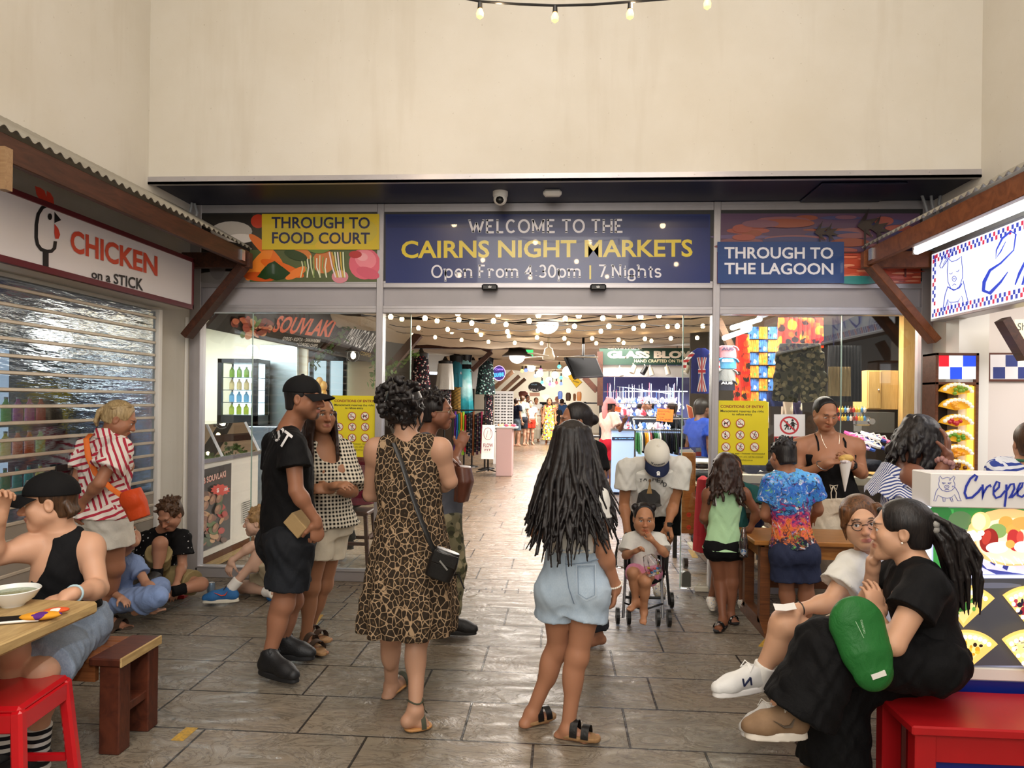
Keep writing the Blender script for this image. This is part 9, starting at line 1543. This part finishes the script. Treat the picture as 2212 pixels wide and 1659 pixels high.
p.J['wl'] = p['el']+V(-.1,.2,.05); p.J['wr'] = p['er']+V(-.1,.2,.05); p.start().torso((-.3,1,0),bust=.8); p.arm('l',hand=dict(n=(0,0,-1),thumb=(1,0,0))).arm('r',hand=dict(n=(0,0,-1),thumb=(-1,0,0))); p.leg('l',bare=False).leg('r',bare=False); p.head((-.3,1,-.2)); p.body(); BURG = cloth('burgundy_crepe','#6a1430','#7a1c3a'); p.tee(BURG,hem=1.1,sleeve=.0,slv=(),ease=.02); g = Sdf(); g.loft([lerp(p['N'],p['P'],t) for t in (.62,.9,1.2)],[.15,.2,.19],[.12,.17,.16],(1,0,0),.03,folds=(.03,9,1,0)); p.put(g,'skirt',BURG); p.shorts(BLK,leg=1.95,ease=.012,name='leggings',top=.95); p.cap_hair(H_BLACK,vox=.009)
for q in 'lr': p.shoe(q,LEATHER,'#101013',ankle=.0)
# ---------------- things held or lying about
# kraft box
c = MC['wl']; q = [(628,1120),(650,1104),(672,1135),(652,1158)]; AX = (nrm(V(.72,-.1,-.7)),nrm(V(.2,1,.05)),None); AX = (AX[0],nrm(AX[1]-AX[0]*np.dot(AX[0],AX[1])),None); AX = (AX[0],AX[1],np.cross(AX[0],AX[1])); c = atY(648,1131,3.9); mb = MB(); mb.obox(c,(.125,.11,.085),AX,.004); mb.obox(c+AX[2]*.043,(.118,.104,.004),AX); tag(mb.build('kraft_box',mat('kraft_card','#b09468',.75,nz=(30,'#a08458',.4))),'small brown kraft food box in the hand of the man in the black cap','box')
# black crossbody bag with strap
BAGM = LEATHER; c = atY(957,1216,3.38); e = empty('crossbody_bag',c-V(0,0,.09),'black leather crossbody bag at the hip of the leopard dress','bag'); AX = (nrm(V(.93,.1,-.33)),nrm(V(-.05,1,0)),None); AX = (AX[0],nrm(AX[1]-AX[0]*np.dot(AX[0],AX[1])),None); AX = (AX[0],AX[1],np.cross(AX[0],AX[1])); g = Sdf(); g.loft([c+AX[2]*.065,c,c-AX[2]*.075],[.062,.072,.066],[.03,.048,.045],AX[0],.02,pw=3); v,f = g.mesh(.004); link('pouch',v,f,BAGM,e,True); mb = MB(); mb.obox(c+AX[2]*.03-AX[1]*.05,(.125,.012,.06),AX,.005); mb.build('flap',BAGM,e,True); mb = MB()
for k in range(-2,3): mb.ball(c+AX[2]*.052-AX[1]*.048+AX[0]*.025*k,.005,8)
mb.beam(c-AX[1]*.058+AX[2]*.02-AX[0]*.02,c-AX[1]*.058-AX[2]*.01+AX[0]*.03,.006,.008); mb.build('studs',M_CHROME,e,True); s = [LW['sl']+V(.05,-.12,-.005),LW['sl']+V(.04,-.02,.055),LW['sl']+V(.05,.08,-.02)]; P_ = [atY(x,y,Y_) for x,y,Y_ in ((845,958,3.53),(851,958,3.425),(868,1000,3.395),(892,1075,3.375),(912,1130,3.36),(928,1168,3.355),(940,1196,3.37))]; mb = MB(); mb.tube(P_,.012,8,flat=.35); mb.build('strap',M_BLACK,e,True); mb = MB(); mb.tube([c-AX[2]*.04+AX[0]*.07,atY(990,1240,3.36),atY(1003,1272,3.36)],.004,6); mb.build('tassel',M_BLACK,e)
# brown shoulder bag
c = atY(1000,1048,4.45); e = empty('shoulder_bag',c-V(0,0,.12),'slouchy brown leather shoulder bag of the person in grey','bag'); g = Sdf(); g.loft([c+V(.0,0,.12),c+V(.01,0,.03),c+V(-.01,0,-.1)],[.05,.06,.045],[.08,.11,.09],(1,0,0),.02,folds=(.05,5,1,0)); v,f = g.mesh(.007); link('pouch',v,f,mat('brown_leather','#4f2a1c',.4,nz=(8,'#6a3a28',.6),bp=(20,.3)),e,True); mb = MB(); mb.tube([c+V(-.02,-.04,.12),atY(985,1000,4.38),atY(940,955,4.42),atY(918,938,4.66)],.009,6); mb.build('strap',mat('brown_leather'),e,True)
# orange bag
c = atY(292,1088,4.36); e = empty('orange_bag',c-V(0,0,.1),'quilted orange crossbody bag of the woman in the red patterned shirt','bag'); ORM = cloth('orange_nylon','#c8481e','#b8401a',.5,8,.3); g = Sdf(); ax_ = nrm(V(.35,0,-.94)); sd = nrm(V(.94,.1,.35)); g.loft([c-ax_*.09,c,c+ax_*.1],[.062,.072,.06],[.045,.055,.05],sd,.02,pw=2.6); g.ell(c-ax_*.03-V(0,.04,0),(.068,.03,.06),None,.015); v,f = g.mesh(.005); link('pouch',v,f,ORM,e,True); P_ = [atY(x,y,Y_) for x,y,Y_ in ((196,938,4.6),(186,948,4.47),(190,985,4.43),(206,1022,4.40),(240,1055,4.38),(262,1070,4.36))]; mb = MB(); mb.tube(P_,.017,8,flat=.3); mb.build('strap',mat('orange_webbing','#d86a20',.6),e,True)
# green bag on the lap
c = atY(1866,1394,2.62); e = empty('green_tote',c-V(0,0,.12),'green nylon pouch bag with a white tag lying on the black trousers','bag'); ax_ = nrm(atY(1895,1470,2.64)-atY(1845,1325,2.72)); g = Sdf(); g.cone(c-ax_*.07,c+ax_*.09,.098,.07,.02,.5,(0,1,0)); g.cone(c-ax_*.1,c+ax_*.02,.07,.085,.02,.6,(0,1,0)); v,f = g.mesh(.005); link('pouch',v,f,cloth('green_nylon','#22622c','#2b7034',.45,7,.4),e,True); A = Art(lambda x,y: atY(x,y,2.552),NF); A.text('STANDARD SUPPLY',(1858,1340),(1866,1370),3,'#a8c8a8',.01,up=(1862,1338)); A.stroke([(1848,1342),(1866,1378)],1.2,'#a8c8a8'); A.build('printing',M_MATTE,e); mb = MB(); mb.obox(atY(1898,1458,2.555),(.05,.006,.018),(nrm(V(.93,0,.37)),V(0,1,0),nrm(V(-.37,0,.93)))); mb.build('woven_tag',M_WHITE,e)
# phone in the green case
c = SG['wr']+nrm(V(.7,-.5,-.1))*.13+V(0,-.01,.01); d = nrm(V(.75,-.35,.18)); n_ = nrm(V(-.15,-.45,.9)); n_ = nrm(n_-d*np.dot(d,n_)); AX = (d,np.cross(n_,d),n_); e = empty('mobile_phone',c,'black screened phone in a grey green case near the seated woman in black','phone'); mb = MB(); mb.obox(c,(.155,.078,.011),AX,.005); mb.build('case',mat('sage_case','#4a6a58',.5),e,True); mb = MB(); mb.obox(c+n_*.0058,(.145,.068,.001),AX); mb.build('screen',mat('dark_screen'),e)
# paper slip
c = SG['wl']+V(-.07,-.05,.02); A = (nrm(V(1,-.1,.12)),nrm(V(.1,1,.25))); mb = MB(); mb.sheet([[c+A[0]*(.045*i)+A[1]*(.028*j)+V(0,0,.006*i*i) for i in (-1,0,1)] for j in (-1,1)]); mb.sheet([[c+A[0]*(.045*i)+A[1]*(.028*j)+V(0,0,.006*i*i-.0008) for i in (-1,0,1)] for j in (1,-1)]); o = tag(mb.build('paper_slip',mat('paper','#e4e2de',.7)),'small white paper slip held on the knee of the woman with glasses','paper')
# crepe in its paper cone
c = lerp(CW['wl'],CW['wr'],.62)+V(.0,-.06,.0); e = empty('paper_cone_crepe',c-V(0,0,.2),'crepe in a white paper cone held by the woman in the black camisole','food'); mb = MB(); mb.lathe(c,[(.004,-.2),(.045,.02)],14); mb.build('paper_cone',M_WHITE,e,True); mb = MB(); mb.ball(c+V(.012,0,.05),(.05,.04,.03),12); mb.ball(c+V(-.02,0,.045),(.03,.035,.025),10); mb.build('crepe',mat('crepe_batter2','#d8b264',.6,nz=(30,'#c09040',.6)),e,True); mb = MB(); mb.ball(c+V(-.01,-.02,.025),(.04,.03,.016),10); mb.build('cream',mat('whipped_cream2','#efe6e6',.5,nz=(60,'#5a2a3a',.9)),e,True)
# clear bags
c = atY(1408,1225,4.9); e = empty('sweets_bag',c-V(0,0,.08),'clear plastic bag of coloured sweets on the toddler\'s lap','bag'); CLR = glass_mat('clear_film',(.97,.97,.98),2.5); g = Sdf(); g.loft([c+V(-.03,-.0,.08),c+V(0,0,.02),c+V(.02,0,-.05)],[.035,.06,.05],[.02,.035,.03],(1,0,0),.02,folds=(.1,5,.2,0)); v,f = g.mesh(.005); link('film',v,f,CLR,e,False)
for i in range(12): k = i % 5; q = c+V(-.02+.02*(i % 4),-.01+.012*(i % 3),-.038+.014*(i//4)); o = MB().ball(q,(.011,.009,.009),8).build('sweet',mat('sweet_%d' % k,['#d83a3a','#3a9ad8','#e8e2da','#e8c838','#d86a8a'][k],.3),e,True)
c = atY(1606,1188,5.05); e = empty('toy_bag',c-V(0,0,.07),'small clear bag with a toy ball hanging beside the girl in mint green','bag'); g = Sdf(); g.loft([c+V(0,0,.16),c+V(0,0,.04),c+V(0,0,-.05)],[.012,.035,.03],[.01,.03,.028],(1,0,0),.02); v,f = g.mesh(.005); link('film',v,f,CLR,e,False); MB().ball(c-V(0,0,.015),.022,14).build('ball',prints('toy_ball','#e4e8ec',['#3a6ac0','#6ab0d8'],40,.3),e,True)
# pushchair
e = empty('pushchair',V(.64,5.3,0),'light folding pushchair with black seat and silver legs carrying the toddler','pushchair'); TB = mat('silver_tube','#a8acb2',.3,.8); q = lambda x,y,Y: atY(x,y,Y)
for nm,P_,m_ in (('front_leg',[q(1346,1335,5.12),q(1352,1222,5.2),q(1356,1195,5.25)],TB),('front_leg',[q(1432,1335,5.12),q(1428,1232,5.2),q(1430,1195,5.25)],TB),('handle_tube',[q(1366,1300,5.6),q(1362,1220,5.45),q(1354,1160,5.42),q(1352,1152,5.40)],M_DARK),('handle_tube',[q(1446,1305,5.6),q(1440,1230,5.45),q(1444,1160,5.42),q(1443,1150,5.40)],M_DARK),('cross_bar',[q(1358,1238,5.36),q(1438,1240,5.36)],M_DARK),('cross_bar',[q(1350,1290,5.3),q(1437,1292,5.3)],M_DARK),('foot_strap',[q(1348,1302,5.14),q(1390,1318,5.06),q(1432,1304,5.14)],M_BLACK)): mb = MB(); mb.tube(P_,.0105 if nm != 'foot_strap' else .007,8); mb.build(nm,m_,e,True)
for x,Y_ in ((1334,5.16),(1358,5.16),(1421,5.14),(1445,5.14),(1362,5.62),(1450,5.62)):
    c = V(atY(x,1340,Y_)[0],Y_,.062); R_ = .06; mb = MB(); mb.lathe(c,[(R_*.72,-.014),(R_,-.012),(R_,.012),(R_*.72,.014)],20,(V(0,1,0),V(0,0,1),V(1,0,0)))
    for k in range(3): a_ = k*2*PI/3+.5; mb.beam(c,c+V(0,math.cos(a_),math.sin(a_))*R_*.8,.018,.018)
    mb.cyl(c-V(.016,0,0),c+V(.016,0,0),R_*.25,n=10); mb.build('wheel',M_BLACK,e)
g = Sdf(); g.loft([q(1394,1160,5.38),q(1394,1215,5.32),q(1394,1245,5.26)],[.135,.15,.14],[.02,.025,.025],(1,0,0),.02); g.cone(q(1372,1248,5.22),q(1414,1248,5.22),.05,.05,.03,.5,(0,0,1)); g.cone(q(1372,1252,5.05),q(1412,1252,5.05),.03,.03,.03,.5,(0,0,1)); g.cone(q(1392,1250,5.22),q(1392,1252,5.05),.12,.1,.03,.25,(0,0,1)); v,f = g.mesh(.007); link('seat',v,f,BLK,e,True)
for x in (1351,1434): mb = MB(); c = q(x,1215,5.16); mb.obox(c,(.022,.05,.11),None,.008); mb.build('side_guard',M_BLACK,e,True)
c = atY(1342,1198,5.5); g = Sdf(); g.loft([c+V(0,0,.12),c,c-V(0,0,.1)],[.03,.05,.045],[.03,.05,.04],(1,0,0),.02,folds=(.05,4,1,0)); v,f = g.mesh(.008); rebase(tag(link('carrier_bag',v,f,glass_mat('milky_plastic',(.8,.8,.8),1.2)),'translucent grey carrier bag hung on the pushchair handle','bag'))
# on the floor at the left: can, card box, cards
c = atZ(456,1296,0); e = empty('drink_can',c,'tall pale blue drink can on the floor beside the blue trainer','can'); mb = MB(); mb.lathe(c,[(.024,0),(.029,.012),(.029,.125),(.025,.137)],18); mb.build('body',mat('pale_blue_can','#7f9ab8',.3,.5,nz=(20,'#a8bccc',.6)),e,True); mb = MB(); mb.lathe(c,[(.025,.137),(.022,.139)],18); mb.build('lid',M_CHROME,e)
c = atZ(379,1290,0); e = empty('card_box',c,'flat red and white card box on the floor before the boys','box'); mb = MB(); mb.obox(c+V(0,0,.014),(.17,.1,.028),(nrm(V(1,.15,0)),nrm(V(-.15,1,0)),V(0,0,1)),.002); mb.build('box',mat('red_card','#c01c20',.4),e); mb = MB(); mb.obox(c+V(0,0,.0285),(.15,.07,.001),(nrm(V(1,.15,0)),nrm(V(-.15,1,0)),V(0,0,1))); mb.build('white_label',M_WHITE,e)
c = BB['wr']+V(-.06,-.1,-.05); mb = MB(); mb.obox(c,(.06,.003,.085),(nrm(V(1,-.2,.3)),nrm(V(.1,1,.3)),nrm(V(-.3,-.2,1)))); tag(mb.build('playing_card',M_WHITE),'white card in the hand of the boy in the black patterned shirt','card')
# on the plank table
c = atZ(28,1308,.75); e = empty('noodle_bowl',c,'white bowl of soup on the plank table','bowl'); mb = MB(); mb.lathe(c,[(.04,0),(.045,.008),(.075,.03),(.098,.065),(.096,.068),(.07,.03),(.001,.018)],28); mb.build('bowl',mat('porcelain','#e4e4e0',.15),e,True); mb = MB(); mb.lathe(c,[(.088,.052),(.001,.053)],24); mb.build('soup',mat('herb_soup','#8f9a78',.2,nz=(60,'#4a6a3a',.9)),e)
c = atZ(40,1340,.755); AX = (nrm(V(1,.45,0)),nrm(V(-.45,1,0)),V(0,0,1)); e = empty('mobile_phone',c,'phone in a white and black case on the plank table under the hand','phone'); mb = MB(); mb.obox(c+V(0,0,.004),(.15,.075,.01),AX,.004); mb.build('case',M_WHITE,e,True); mb = MB(); mb.obox(c+V(0,0,.0095),(.14,.066,.001),AX); mb.build('screen',mat('dark_screen'),e)
for x,y,sz,col,col2,lab in ((88,1330,(.14,.06,.03),'#d8962a','#5a2a7a','yellow and purple snack packet under the young man\'s hand'),(122,1318,(.09,.05,.02),'#d85a30','#e8e0d8','small orange and white packet on the plank table')): c = atZ(x,y,.77); g = Sdf(); g.ell(c,sz if 0 else (sz[0]/2,sz[1]/2,sz[2]/2),np.array(AX),.01); v,f = g.mesh(.004); rebase(tag(link('snack_packet',v,f,prints('packet_'+col[1:],col,[col2],18,.35),None,True),lab,'packet'))
for x0,y0,x1,y1,s_ in ((382,1600,415,1572,'beside the wooden bench'),(672,1352,690,1328,'behind the sandals of the gingham woman'),(1648,1398,1662,1382,'beside the wooden table'),(1492,1188,1502,1205,'inside the right door')): a = atZ(x0,y0,.0); b = atZ(x1,y1,.0); d = nrm(b-a); s2 = np.cross(d,(0,0,1)); mb = MB(); mb.prism([a-s2*.03,a+s2*.03,b+s2*.03,b-s2*.03],(0,0,.0015)); tag(mb.build('floor_tape',mat('yellow_tape','#c89a28',.6,nz=(60,'#6a5a3a',.8))),'scuffed yellow tape mark on the floor '+s_,'tape')
